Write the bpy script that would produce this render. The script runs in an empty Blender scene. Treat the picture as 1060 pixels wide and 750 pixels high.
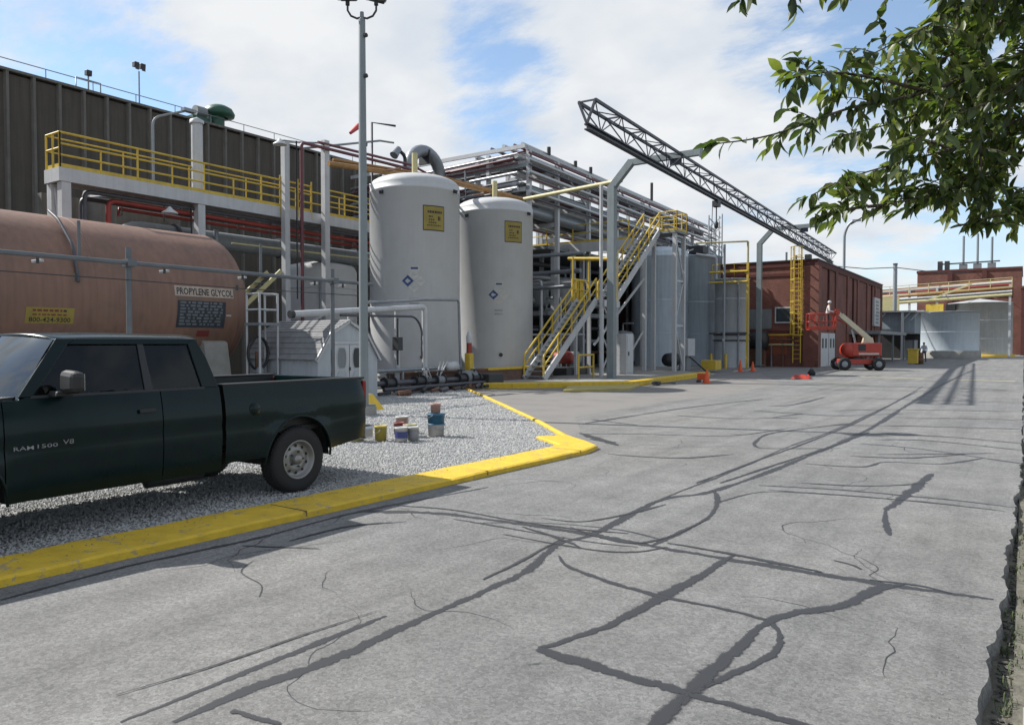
import bpy, bmesh, math, random
import numpy as np
from mathutils import Vector, Matrix
rnd = random.Random(7)
R = math.radians
SC = bpy.context.scene
COL = SC.collection

# ------------------------------------------------------------------ camera
cam_d = bpy.data.cameras.new('camera')
cam = bpy.data.objects.new('camera', cam_d); COL.objects.link(cam)
cam_d.sensor_fit = 'HORIZONTAL'; cam_d.sensor_width = 36.0
cam_d.lens = 36.0 * 780 / 1060
cam_d.clip_end = 5000
cam.location = (0, 0, 1.78)
cam.rotation_euler = (R(90) - math.atan(21 / 780), 0, math.atan(530 / 780))
SC.camera = cam

# ------------------------------------------------------------------ sky and sun
SUN = Vector((-1.08, -0.30, 1.0)).normalized()
world = bpy.data.worlds.new('World'); SC.world = world; world.use_nodes = True
wn, wl = world.node_tree.nodes, world.node_tree.links
wn.clear()
def W(t, **k):
    n = wn.new(t)
    for a, b in k.items(): setattr(n, a, b)
    return n
def wmath(op, a, b=None, clamp=False):
    n = W('ShaderNodeMath', operation=op); n.use_clamp = clamp
    for i, v in enumerate((a, b)):
        if v is None: continue
        if isinstance(v, (int, float)): n.inputs[i].default_value = v
        else: wl.new(v, n.inputs[i])
    return n.outputs[0]
sky = W('ShaderNodeTexSky', sky_type='NISHITA', sun_disc=False)
sky.sun_elevation = math.asin(SUN.z)
sky.sun_rotation = math.atan2(SUN.x, SUN.y)
sky.air_density = 1.0; sky.dust_density = 0.3; sky.ozone_density = 3.0
tc = W('ShaderNodeTexCoord')
sep = W('ShaderNodeSeparateXYZ'); wl.new(tc.outputs['Generated'], sep.inputs[0])
zz = wmath('ADD', wmath('MAXIMUM', sep.outputs['Z'], 0.0), 0.30)
comb = W('ShaderNodeCombineXYZ')
wl.new(wmath('DIVIDE', sep.outputs['X'], zz), comb.inputs[0])
wl.new(wmath('DIVIDE', sep.outputs['Y'], zz), comb.inputs[1])
n1 = W('ShaderNodeTexNoise'); n1.inputs['Scale'].default_value = 2.3; n1.inputs['Detail'].default_value = 9; n1.inputs['Roughness'].default_value = 0.56
n1.inputs['Distortion'].default_value = 0.25
wl.new(comb.outputs[0], n1.inputs['Vector'])
mp = W('ShaderNodeMapping'); mp.inputs['Rotation'].default_value = (0, 0, R(-50)); mp.inputs['Scale'].default_value = (1.0, 2.0, 1)
wl.new(comb.outputs[0], mp.inputs['Vector'])
n2 = W('ShaderNodeTexNoise'); n2.inputs['Scale'].default_value = 5.5; n2.inputs['Detail'].default_value = 9; n2.inputs['Roughness'].default_value = 0.68
wl.new(mp.outputs[0], n2.inputs['Vector'])
acc = wmath('ADD', wmath('MULTIPLY', n1.outputs[0], 1.0), wmath('MULTIPLY', n2.outputs[0], 0.62))
def blob(d, cos0, wgt):
    global acc
    vm = W('ShaderNodeVectorMath', operation='DOT_PRODUCT'); vm.inputs[1].default_value = Vector(d).normalized()
    wl.new(tc.outputs['Generated'], vm.inputs[0])
    mr = W('ShaderNodeMapRange', interpolation_type='SMOOTHSTEP')
    mr.inputs['From Min'].default_value = cos0; mr.inputs['From Max'].default_value = 1.0
    mr.inputs['To Min'].default_value = 0; mr.inputs['To Max'].default_value = wgt
    wl.new(vm.outputs['Value'], mr.inputs['Value'])
    acc = wmath('ADD', acc, mr.outputs[0])
# open blue breaks and the cumulus bank, as they hang in this sky
blob((-0.570, 0.764, 0.301), math.cos(R(9)), -0.20)
blob((-0.535, 0.780, 0.330), math.cos(R(7)), -0.10)
blob((-0.162, 0.919, 0.390), math.cos(R(12)), -0.18)
blob((-0.850, 0.436, 0.290), math.cos(R(10)), -0.18)
blob((-0.795, 0.545, 0.270), math.cos(R(6)), -0.14)
blob((-0.726, 0.599, 0.337), math.cos(R(13)), 0.20)
blob((-0.700, 0.660, 0.260), math.cos(R(12)), 0.22)
blob((-0.480, 0.840, 0.200), math.cos(R(24)), 0.22)
mask = W('ShaderNodeMapRange', interpolation_type='SMOOTHSTEP')
mask.inputs['From Min'].default_value = 0.63; mask.inputs['From Max'].default_value = 0.95
mask.inputs['To Min'].default_value = 0.16; mask.inputs['To Max'].default_value = 1.0
wl.new(acc, mask.inputs['Value'])
# thin haze whitening towards the horizon
hz = W('ShaderNodeMapRange', interpolation_type='SMOOTHSTEP')
hz.inputs['From Min'].default_value = 0.0; hz.inputs['From Max'].default_value = 0.34
hz.inputs['To Min'].default_value = 0.55; hz.inputs['To Max'].default_value = 0.0
wl.new(sep.outputs['Z'], hz.inputs['Value'])
mk = wmath('MAXIMUM', mask.outputs[0], hz.outputs[0])
n3 = W('ShaderNodeTexNoise'); n3.inputs['Scale'].default_value = 4.0; n3.inputs['Detail'].default_value = 5
wl.new(comb.outputs[0], n3.inputs['Vector'])
cr = W('ShaderNodeValToRGB')
cr.color_ramp.elements[0].position = 0.36; cr.color_ramp.elements[0].color = (0.78, 0.84, 0.92, 1)
cr.color_ramp.elements[1].position = 0.62; cr.color_ramp.elements[1].color = (0.98, 1.0, 1.02, 1)
wl.new(n3.outputs[0], cr.inputs[0])
cs = W('ShaderNodeVectorMath', operation='SCALE'); cs.inputs['Scale'].default_value = 6.9
wl.new(cr.outputs[0], cs.inputs[0])
sk = W('ShaderNodeVectorMath', operation='MULTIPLY'); sk.inputs[1].default_value = (1.35, 1.45, 1.45)
wl.new(sky.outputs[0], sk.inputs[0])
mx = W('ShaderNodeMix', data_type='RGBA')
wl.new(mk, mx.inputs[0]); wl.new(sk.outputs[0], mx.inputs[6]); wl.new(cs.outputs[0], mx.inputs[7])
bg = W('ShaderNodeBackground'); bg.inputs['Strength'].default_value = 0.086
wl.new(mx.outputs[2], bg.inputs['Color'])
wo = W('ShaderNodeOutputWorld'); wl.new(bg.outputs[0], wo.inputs[0])

sun_d = bpy.data.lights.new('sun', 'SUN'); sun_d.energy = 5.0; sun_d.angle = R(0.53); sun_d.color = (1.0, 0.965, 0.91)
sun = bpy.data.objects.new('sun', sun_d); COL.objects.link(sun)
sun.rotation_euler = SUN.to_track_quat('Z', 'Y').to_euler(); sun.location = (-30, -10, 40)
SC.view_settings.view_transform = 'Standard'; SC.view_settings.look = 'None'
SC.view_settings.exposure = 0.60; SC.view_settings.gamma = 1.0; SC.view_settings.use_curve_mapping = False

# ------------------------------------------------------------------ materials
MATS = {}; ALB = 0.71
def nd(nt, t, **k):
    n = nt.nodes.new(t)
    for a, b in k.items(): setattr(n, a, b)
    return n
def mat(name, col, rough=0.6, metal=0.0, var=0.18, scale=2.5, bump=0.0, bscale=40, streak=0.0, dirt=0.0,
        dirtcol=(0.10, 0.075, 0.05), dscale=1.4, dlo=0.50, dhi=0.72, spec=0.5, coat=0.0, island=0.0):
    if name in MATS: return MATS[name]
    col = tuple(c * ALB for c in col[:3]); dirtcol = tuple(c * ALB for c in dirtcol)
    m = bpy.data.materials.new(name); m.use_nodes = True; nt = m.node_tree; L = nt.links
    p = nt.nodes['Principled BSDF']
    p.inputs['Metallic'].default_value = metal; p.inputs['Specular IOR Level'].default_value = spec
    p.inputs['Coat Weight'].default_value = coat; p.inputs['Coat Roughness'].default_value = 0.08
    g = nd(nt, 'ShaderNodeNewGeometry')
    n = nd(nt, 'ShaderNodeTexNoise'); n.inputs['Scale'].default_value = scale; n.inputs['Detail'].default_value = 6; n.inputs['Roughness'].default_value = 0.6
    L.new(g.outputs['Position'], n.inputs['Vector'])
    mr = nd(nt, 'ShaderNodeMapRange'); mr.inputs['From Min'].default_value = 0.3; mr.inputs['From Max'].default_value = 0.7
    mr.inputs['To Min'].default_value = 1 - var; mr.inputs['To Max'].default_value = 1 + var
    L.new(n.outputs[0], mr.inputs[0]); f = mr.outputs[0]
    def mul(a, b):
        q = nd(nt, 'ShaderNodeMath', operation='MULTIPLY'); L.new(a, q.inputs[0]); L.new(b, q.inputs[1]); return q.outputs[0]
    if streak:
        mp = nd(nt, 'ShaderNodeMapping'); mp.inputs['Scale'].default_value = (5, 5, 0.22)
        L.new(g.outputs['Position'], mp.inputs[0])
        s = nd(nt, 'ShaderNodeTexNoise'); s.inputs['Scale'].default_value = 1.6; s.inputs['Detail'].default_value = 5; L.new(mp.outputs[0], s.inputs['Vector'])
        r2 = nd(nt, 'ShaderNodeMapRange'); r2.inputs['From Min'].default_value = 0.32; r2.inputs['From Max'].default_value = 0.62
        r2.inputs['To Min'].default_value = 1 - streak; r2.inputs['To Max'].default_value = 1.0
        L.new(s.outputs[0], r2.inputs[0]); f = mul(f, r2.outputs[0])
    if island:
        r3 = nd(nt, 'ShaderNodeMapRange'); r3.inputs['To Min'].default_value = 1 - island; r3.inputs['To Max'].default_value = 1 + island
        L.new(g.outputs['Random Per Island'], r3.inputs[0]); f = mul(f, r3.outputs[0])
    v = nd(nt, 'ShaderNodeVectorMath', operation='SCALE'); v.inputs[0].default_value = col[:3]; L.new(f, v.inputs['Scale'])
    out = v.outputs[0]
    if dirt:
        d = nd(nt, 'ShaderNodeTexNoise'); d.inputs['Scale'].default_value = dscale; d.inputs['Detail'].default_value = 9; d.inputs['Roughness'].default_value = 0.7
        L.new(g.outputs['Position'], d.inputs['Vector'])
        r4 = nd(nt, 'ShaderNodeMapRange'); r4.inputs['From Min'].default_value = dlo; r4.inputs['From Max'].default_value = dhi
        r4.inputs['To Min'].default_value = 0; r4.inputs['To Max'].default_value = dirt
        L.new(d.outputs[0], r4.inputs[0])
        x = nd(nt, 'ShaderNodeMix', data_type='RGBA'); L.new(r4.outputs[0], x.inputs[0]); L.new(out, x.inputs[6]); x.inputs[7].default_value = (*dirtcol, 1); out = x.outputs[2]
    L.new(out, p.inputs['Base Color'])
    rr = nd(nt, 'ShaderNodeMapRange'); rr.inputs['To Min'].default_value = max(0.03, rough - 0.08); rr.inputs['To Max'].default_value = min(1, rough + 0.08)
    L.new(n.outputs[0], rr.inputs[0]); L.new(rr.outputs[0], p.inputs['Roughness'])
    if bump:
        b = nd(nt, 'ShaderNodeTexNoise'); b.inputs['Scale'].default_value = bscale; b.inputs['Detail'].default_value = 4; L.new(g.outputs['Position'], b.inputs['Vector'])
        bm_ = nd(nt, 'ShaderNodeBump'); bm_.inputs['Strength'].default_value = bump; bm_.inputs['Distance'].default_value = 0.02
        L.new(b.outputs[0], bm_.inputs['Height']); L.new(bm_.outputs[0], p.inputs['Normal'])
    MATS[name] = m
    return m

def road_material():
    m = bpy.data.materials.new('worn_asphalt'); m.use_nodes = True; nt = m.node_tree; L = nt.links
    p = nt.nodes['Principled BSDF']; g = nd(nt, 'ShaderNodeNewGeometry')
    def noise(scale, detail, rough, vec=None):
        n = nd(nt, 'ShaderNodeTexNoise'); n.inputs['Scale'].default_value = scale; n.inputs['Detail'].default_value = detail; n.inputs['Roughness'].default_value = rough
        L.new(vec or g.outputs['Position'], n.inputs['Vector']); return n.outputs[0]
    def rng(a, f0, f1, t0, t1):
        r = nd(nt, 'ShaderNodeMapRange'); r.inputs['From Min'].default_value = f0; r.inputs['From Max'].default_value = f1
        r.inputs['To Min'].default_value = t0; r.inputs['To Max'].default_value = t1; L.new(a, r.inputs[0]); return r.outputs[0]
    def mul(a, b):
        q = nd(nt, 'ShaderNodeMath', operation='MULTIPLY'); L.new(a, q.inputs[0]); L.new(b, q.inputs[1]); return q.outputs[0]
    fine = rng(noise(95, 5, 0.75), 0.34, 0.66, 0.74, 1.26)
    vor = nd(nt, 'ShaderNodeTexVoronoi'); vor.inputs['Scale'].default_value = 52; L.new(g.outputs['Position'], vor.inputs['Vector'])
    sp = nd(nt, 'ShaderNodeSeparateColor'); L.new(vor.outputs['Color'], sp.inputs[0])
    agg = rng(sp.outputs[0], 0, 1, 0.78, 1.22)
    big = rng(noise(0.42, 6, 0.65), 0.32, 0.68, 0.88, 1.12)
    med = rng(noise(2.4, 7, 0.7), 0.32, 0.68, 0.84, 1.14)
    mp = nd(nt, 'ShaderNodeMapping'); mp.inputs['Scale'].default_value = (2.2, 0.10, 1); mp.inputs['Rotation'].default_value = (0, 0, R(2)); L.new(g.outputs['Position'], mp.inputs[0])
    trk = rng(noise(1.0, 8, 0.66, mp.outputs[0]), 0.40, 0.68, 1.05, 0.80)
    mp2 = nd(nt, 'ShaderNodeMapping'); mp2.inputs['Scale'].default_value = (14, 0.35, 1); L.new(g.outputs['Position'], mp2.inputs[0])
    scr = rng(noise(1.0, 7, 0.65, mp2.outputs[0]), 0.58, 0.72, 1.0, 0.82)
    sta = rng(noise(1.1, 9, 0.78), 0.60, 0.72, 1.0, 0.64)
    f = mul(mul(mul(fine, agg), mul(big, med)), mul(mul(trk, scr), sta))
    v = nd(nt, 'ShaderNodeVectorMath', operation='SCALE'); v.inputs[0].default_value = (0.165, 0.164, 0.161); L.new(f, v.inputs['Scale'])
    tint = nd(nt, 'ShaderNodeMix', data_type='RGBA'); L.new(rng(noise(0.22, 3, 0.5), 0.4, 0.62, 0, 0.5), tint.inputs[0])
    L.new(v.outputs[0], tint.inputs[6])
    v2 = nd(nt, 'ShaderNodeVectorMath', operation='SCALE'); v2.inputs[0].default_value = (0.178, 0.172, 0.160); L.new(f, v2.inputs['Scale']); L.new(v2.outputs[0], tint.inputs[7])
    L.new(tint.outputs[2], p.inputs['Base Color']); p.inputs['Roughness'].default_value = 0.88; p.inputs['Specular IOR Level'].default_value = 0.3
    b = nd(nt, 'ShaderNodeBump'); b.inputs['Strength'].default_value = 0.5; b.inputs['Distance'].default_value = 0.006
    L.new(mul(fine, agg), b.inputs['Height']); L.new(b.outputs[0], p.inputs['Normal'])
    return m

def brick_material(name, c1, c2, mortar, scale=4.0, axis='x'):
    m = bpy.data.materials.new(name); m.use_nodes = True; nt = m.node_tree; L = nt.links
    p = nt.nodes['Principled BSDF']; g = nd(nt, 'ShaderNodeNewGeometry')
    s = nd(nt, 'ShaderNodeSeparateXYZ'); L.new(g.outputs['Position'], s.inputs[0])
    a = nd(nt, 'ShaderNodeMath', operation='ADD'); L.new(s.outputs[0], a.inputs[0]); L.new(s.outputs[1], a.inputs[1])
    c = nd(nt, 'ShaderNodeCombineXYZ'); L.new(a.outputs[0], c.inputs[0]); L.new(s.outputs[2], c.inputs[1])
    b = nd(nt, 'ShaderNodeTexBrick'); b.inputs['Scale'].default_value = scale
    b.inputs['Color1'].default_value = (*c1, 1); b.inputs['Color2'].default_value = (*c2, 1); b.inputs['Mortar'].default_value = (*mortar, 1)
    b.inputs['Mortar Size'].default_value = 0.018; b.inputs['Row Height'].default_value = 0.25; b.inputs['Brick Width'].default_value = 0.8
    L.new(c.outputs[0], b.inputs['Vector'])
    n = nd(nt, 'ShaderNodeTexNoise'); n.inputs['Scale'].default_value = 0.7; n.inputs['Detail'].default_value = 8; n.inputs['Roughness'].default_value = 0.65; L.new(g.outputs['Position'], n.inputs['Vector'])
    r = nd(nt, 'ShaderNodeMapRange'); r.inputs['From Min'].default_value = 0.3; r.inputs['From Max'].default_value = 0.7; r.inputs['To Min'].default_value = 0.68; r.inputs['To Max'].default_value = 1.25
    L.new(n.outputs[0], r.inputs[0])
    v = nd(nt, 'ShaderNodeVectorMath', operation='SCALE'); L.new(b.outputs['Color'], v.inputs[0]); L.new(r.outputs[0], v.inputs['Scale'])
    L.new(v.outputs[0], p.inputs['Base Color']); p.inputs['Roughness'].default_value = 0.9
    bp = nd(nt, 'ShaderNodeBump'); bp.inputs['Strength'].default_value = 0.4; bp.inputs['Distance'].default_value = 0.01; bp.invert = True
    L.new(b.outputs['Fac'], bp.inputs['Height']); L.new(bp.outputs[0], p.inputs['Normal'])
    return m

def glass_material(name, tint, clear, ior=1.5):
    m = bpy.data.materials.new(name); m.use_nodes = True; nt = m.node_tree; L = nt.links
    nt.nodes.clear(); o = nd(nt, 'ShaderNodeOutputMaterial')
    t = nd(nt, 'ShaderNodeBsdfTransparent'); t.inputs[0].default_value = (tint[0] * clear, tint[1] * clear, tint[2] * clear, 1)
    gl = nd(nt, 'ShaderNodeBsdfGlossy'); gl.inputs['Roughness'].default_value = 0.03; gl.inputs[0].default_value = (0.62, 0.67, 0.69, 1) if ior < 2 else (0.9, 0.95, 0.97, 1)
    fr = nd(nt, 'ShaderNodeFresnel'); fr.inputs[0].default_value = ior
    mx = nd(nt, 'ShaderNodeMixShader'); L.new(fr.outputs[0], mx.inputs[0]); L.new(t.outputs[0], mx.inputs[1]); L.new(gl.outputs[0], mx.inputs[2])
    L.new(mx.outputs[0], o.inputs[0]); return m

def leaf_material():
    m = bpy.data.materials.new('leaf_green'); m.use_nodes = True; nt = m.node_tree; L = nt.links
    nt.nodes.clear(); o = nd(nt, 'ShaderNodeOutputMaterial'); g = nd(nt, 'ShaderNodeNewGeometry')
    oi = nd(nt, 'ShaderNodeObjectInfo')
    ad = nd(nt, 'ShaderNodeMath', operation='ADD'); L.new(g.outputs['Random Per Island'], ad.inputs[0]); L.new(oi.outputs['Random'], ad.inputs[1])
    fr = nd(nt, 'ShaderNodeMath', operation='FRACT'); L.new(ad.outputs[0], fr.inputs[0])
    r = nd(nt, 'ShaderNodeValToRGB'); e = r.color_ramp.elements
    e[0].color = (0.030, 0.050, 0.018, 1); e[1].color = (0.135, 0.155, 0.040, 1)
    q = e.new(0.55); q.color = (0.066, 0.090, 0.026, 1)
    L.new(fr.outputs[0], r.inputs[0])
    n = nd(nt, 'ShaderNodeTexNoise'); n.inputs['Scale'].default_value = 30; L.new(g.outputs['Position'], n.inputs['Vector'])
    mr = nd(nt, 'ShaderNodeMapRange'); mr.inputs['To Min'].default_value = 0.7; mr.inputs['To Max'].default_value = 1.3; L.new(n.outputs[0], mr.inputs[0])
    v = nd(nt, 'ShaderNodeVectorMath', operation='SCALE'); L.new(r.outputs[0], v.inputs[0]); L.new(mr.outputs[0], v.inputs['Scale'])
    p = nd(nt, 'ShaderNodeBsdfPrincipled'); p.inputs['Roughness'].default_value = 0.42; L.new(v.outputs[0], p.inputs['Base Color'])
    t = nd(nt, 'ShaderNodeBsdfTranslucent'); t2 = nd(nt, 'ShaderNodeVectorMath', operation='MULTIPLY'); t2.inputs[1].default_value = (1.5, 1.7, 0.8)
    L.new(v.outputs[0], t2.inputs[0]); L.new(t2.outputs[0], t.inputs[0])
    mx = nd(nt, 'ShaderNodeMixShader'); mx.inputs[0].default_value = 0.44; L.new(p.outputs[0], mx.inputs[1]); L.new(t.outputs[0], mx.inputs[2])
    L.new(mx.outputs[0], o.inputs[0]); return m

M_road = road_material()
M_tar = mat('tar_seal', (0.036, 0.038, 0.042), 0.7, var=0.3, scale=6, bump=0.3, bscale=60, dirt=0.6, dirtcol=(0.16, 0.162, 0.166), dscale=3.5, dlo=0.54)
def seal_material():
    m = bpy.data.materials.new('crack_sealant'); m.use_nodes = True; nt = m.node_tree; L = nt.links
    p = nt.nodes['Principled BSDF']; p.inputs['Base Color'].default_value = (0.028, 0.029, 0.032, 1); p.inputs['Roughness'].default_value = 0.62
    g = nd(nt, 'ShaderNodeNewGeometry'); at = nd(nt, 'ShaderNodeAttribute', attribute_name='core')
    n = nd(nt, 'ShaderNodeTexNoise'); n.inputs['Scale'].default_value = 38; n.inputs['Detail'].default_value = 6; n.inputs['Roughness'].default_value = 0.75; L.new(g.outputs['Position'], n.inputs['Vector'])
    n2_ = nd(nt, 'ShaderNodeTexNoise'); n2_.inputs['Scale'].default_value = 2.6; n2_.inputs['Detail'].default_value = 5; L.new(g.outputs['Position'], n2_.inputs['Vector'])
    def mth(op, a, b):
        q = nd(nt, 'ShaderNodeMath', operation=op)
        for i, v in enumerate((a, b)):
            if isinstance(v, (int, float)): q.inputs[i].default_value = v
            else: L.new(v, q.inputs[i])
        return q.outputs[0]
    f = mth('ADD', mth('MULTIPLY', at.outputs['Fac'], 1.5), mth('ADD', mth('MULTIPLY', mth('SUBTRACT', n.outputs[0], 0.5), 1.7), mth('MULTIPLY', mth('SUBTRACT', n2_.outputs[0], 0.5), 1.5)))
    r = nd(nt, 'ShaderNodeMapRange', interpolation_type='SMOOTHSTEP'); r.inputs['From Min'].default_value = 0.22; r.inputs['From Max'].default_value = 0.75; r.inputs['To Max'].default_value = 0.93; L.new(f, r.inputs[0])
    L.new(r.outputs[0], p.inputs['Alpha']); return m
M_seal = seal_material()
M_ykerb = mat('kerb_yellow', (0.78, 0.52, 0.035), 0.75, var=0.14, scale=5, bump=0.5, bscale=30, dirt=0.80, dirtcol=(0.36, 0.32, 0.22), dscale=7, dlo=0.575, dhi=0.625)
M_conc = mat('concrete', (0.34, 0.33, 0.30), 0.9, var=0.16, scale=2, bump=0.3, bscale=25, dirt=0.4, dirtcol=(0.16, 0.14, 0.12))
M_soil = mat('gutter_soil', (0.16, 0.15, 0.12), 0.95, var=0.35, scale=9, bump=0.8, bscale=22)
M_gravel = mat('gravel_bed', (0.42, 0.42, 0.41), 0.95, var=0.25, scale=18, bump=0.9, bscale=45)
M_stone = mat('gravel_stone', (0.50, 0.50, 0.49), 0.9, var=0.1, scale=30, island=0.22)
M_white = mat('white_paint', (0.62, 0.63, 0.64), 0.5, var=0.06, scale=3, streak=0.10, dirt=0.22, dirtcol=(0.36, 0.29, 0.22))
M_steel = mat('grey_steel_paint', (0.25, 0.29, 0.30), 0.5, var=0.08, streak=0.12)
M_galv = mat('galvanised_pipe', (0.30, 0.325, 0.35), 0.45, metal=0.35, var=0.12, scale=6)
M_insul = mat('insulated_pipe', (0.60, 0.61, 0.62), 0.38, metal=0.55, var=0.08, scale=2)
M_dpipe = mat('dark_pipe', (0.085, 0.085, 0.10), 0.5, var=0.2)
M_mpipe = mat('maroon_pipe', (0.16, 0.045, 0.055), 0.5, var=0.2)
M_rpipe = mat('red_pipe', (0.34, 0.040, 0.026), 0.5, var=0.15, dirt=0.3)
M_opipe = mat('orange_pipe', (0.36, 0.19, 0.055), 0.6, var=0.2, scale=4, dirt=0.5, dirtcol=(0.2, 0.1, 0.05))
M_yellow = mat('safety_yellow', (0.74, 0.51, 0.05), 0.5, var=0.12, scale=3, streak=0.12, dirt=0.2)
M_ypale = mat('pale_yellow', (0.62, 0.55, 0.28), 0.55, var=0.1)
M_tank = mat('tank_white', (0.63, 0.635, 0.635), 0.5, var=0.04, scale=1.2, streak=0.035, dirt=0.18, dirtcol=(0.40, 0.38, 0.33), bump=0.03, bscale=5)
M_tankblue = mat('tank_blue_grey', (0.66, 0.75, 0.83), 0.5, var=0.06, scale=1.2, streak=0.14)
M_brown = mat('weathered_tank_brown', (0.275, 0.150, 0.105), 0.6, var=0.16, scale=0.6, streak=0.20, dirt=0.55, dirtcol=(0.150, 0.105, 0.070), dscale=0.9)
M_wall = mat('warehouse_panel', (0.108, 0.094, 0.077), 0.85, var=0.14, scale=0.8, streak=0.22, bump=0.15, bscale=12)
M_rib = mat('warehouse_rib', (0.19, 0.177, 0.157), 0.8, var=0.15, streak=0.25)
M_dark = mat('dark_metal', (0.035, 0.037, 0.04), 0.55, var=0.2)
M_black = mat('black_rubber', (0.022, 0.022, 0.023), 0.8, var=0.25, scale=8)
M_grey = mat('mid_grey_sheet', (0.26, 0.28, 0.29), 0.6, var=0.12, streak=0.15)
M_truss = mat('truss_steel', (0.045, 0.048, 0.065), 0.5, var=0.15)
M_green = mat('vent_green', (0.022, 0.10, 0.06), 0.5, var=0.2)
M_brick = brick_material('red_brick', (0.185, 0.062, 0.042), (0.130, 0.044, 0.033), (0.16, 0.11, 0.09))
M_bricktrim = mat('brick_trim', (0.115, 0.036, 0.030), 0.9, var=0.2, scale=1.5)
M_dike = brick_material('dike_brick', (0.14, 0.075, 0.055), (0.10, 0.055, 0.045), (0.16, 0.13, 0.11))
M_rust = mat('rusty_steel', (0.17, 0.085, 0.05), 0.8, var=0.35, scale=5)
M_red = mat('lift_red', (0.50, 0.050, 0.028), 0.4, var=0.1, dirt=0.15)
M_orange = mat('cone_orange', (0.80, 0.11, 0.02), 0.6, var=0.1)
M_cream = mat('boom_cream', (0.72, 0.66, 0.48), 0.45, var=0.08)
M_glass = glass_material('tinted_glass', (0.75, 0.88, 0.85), 0.16)
M_shield = glass_material('windshield_glass', (0.85, 0.95, 0.92), 0.55, 2.3)
M_leaf = leaf_material()
M_bark = mat('bark', (0.10, 0.075, 0.055), 0.9, var=0.3, scale=12, bump=0.8, bscale=30)
M_decal_y = mat('decal_yellow', (0.36, 0.27, 0.050), 0.6, var=0.12)
M_decal_k = mat('decal_black', (0.025, 0.025, 0.025), 0.6, var=0.2)
M_decal_w = mat('decal_white', (0.62, 0.60, 0.55), 0.6, var=0.12, dirt=0.3)
M_decal_b = mat('decal_blue', (0.03, 0.07, 0.22), 0.6, var=0.1)
M_decal_r = mat('decal_red', (0.20, 0.03, 0.025), 0.6, var=0.1)

M_spray = mat('weathered_pipe', (0.15, 0.165, 0.18), 0.5, metal=0.2, var=0.15)
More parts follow.
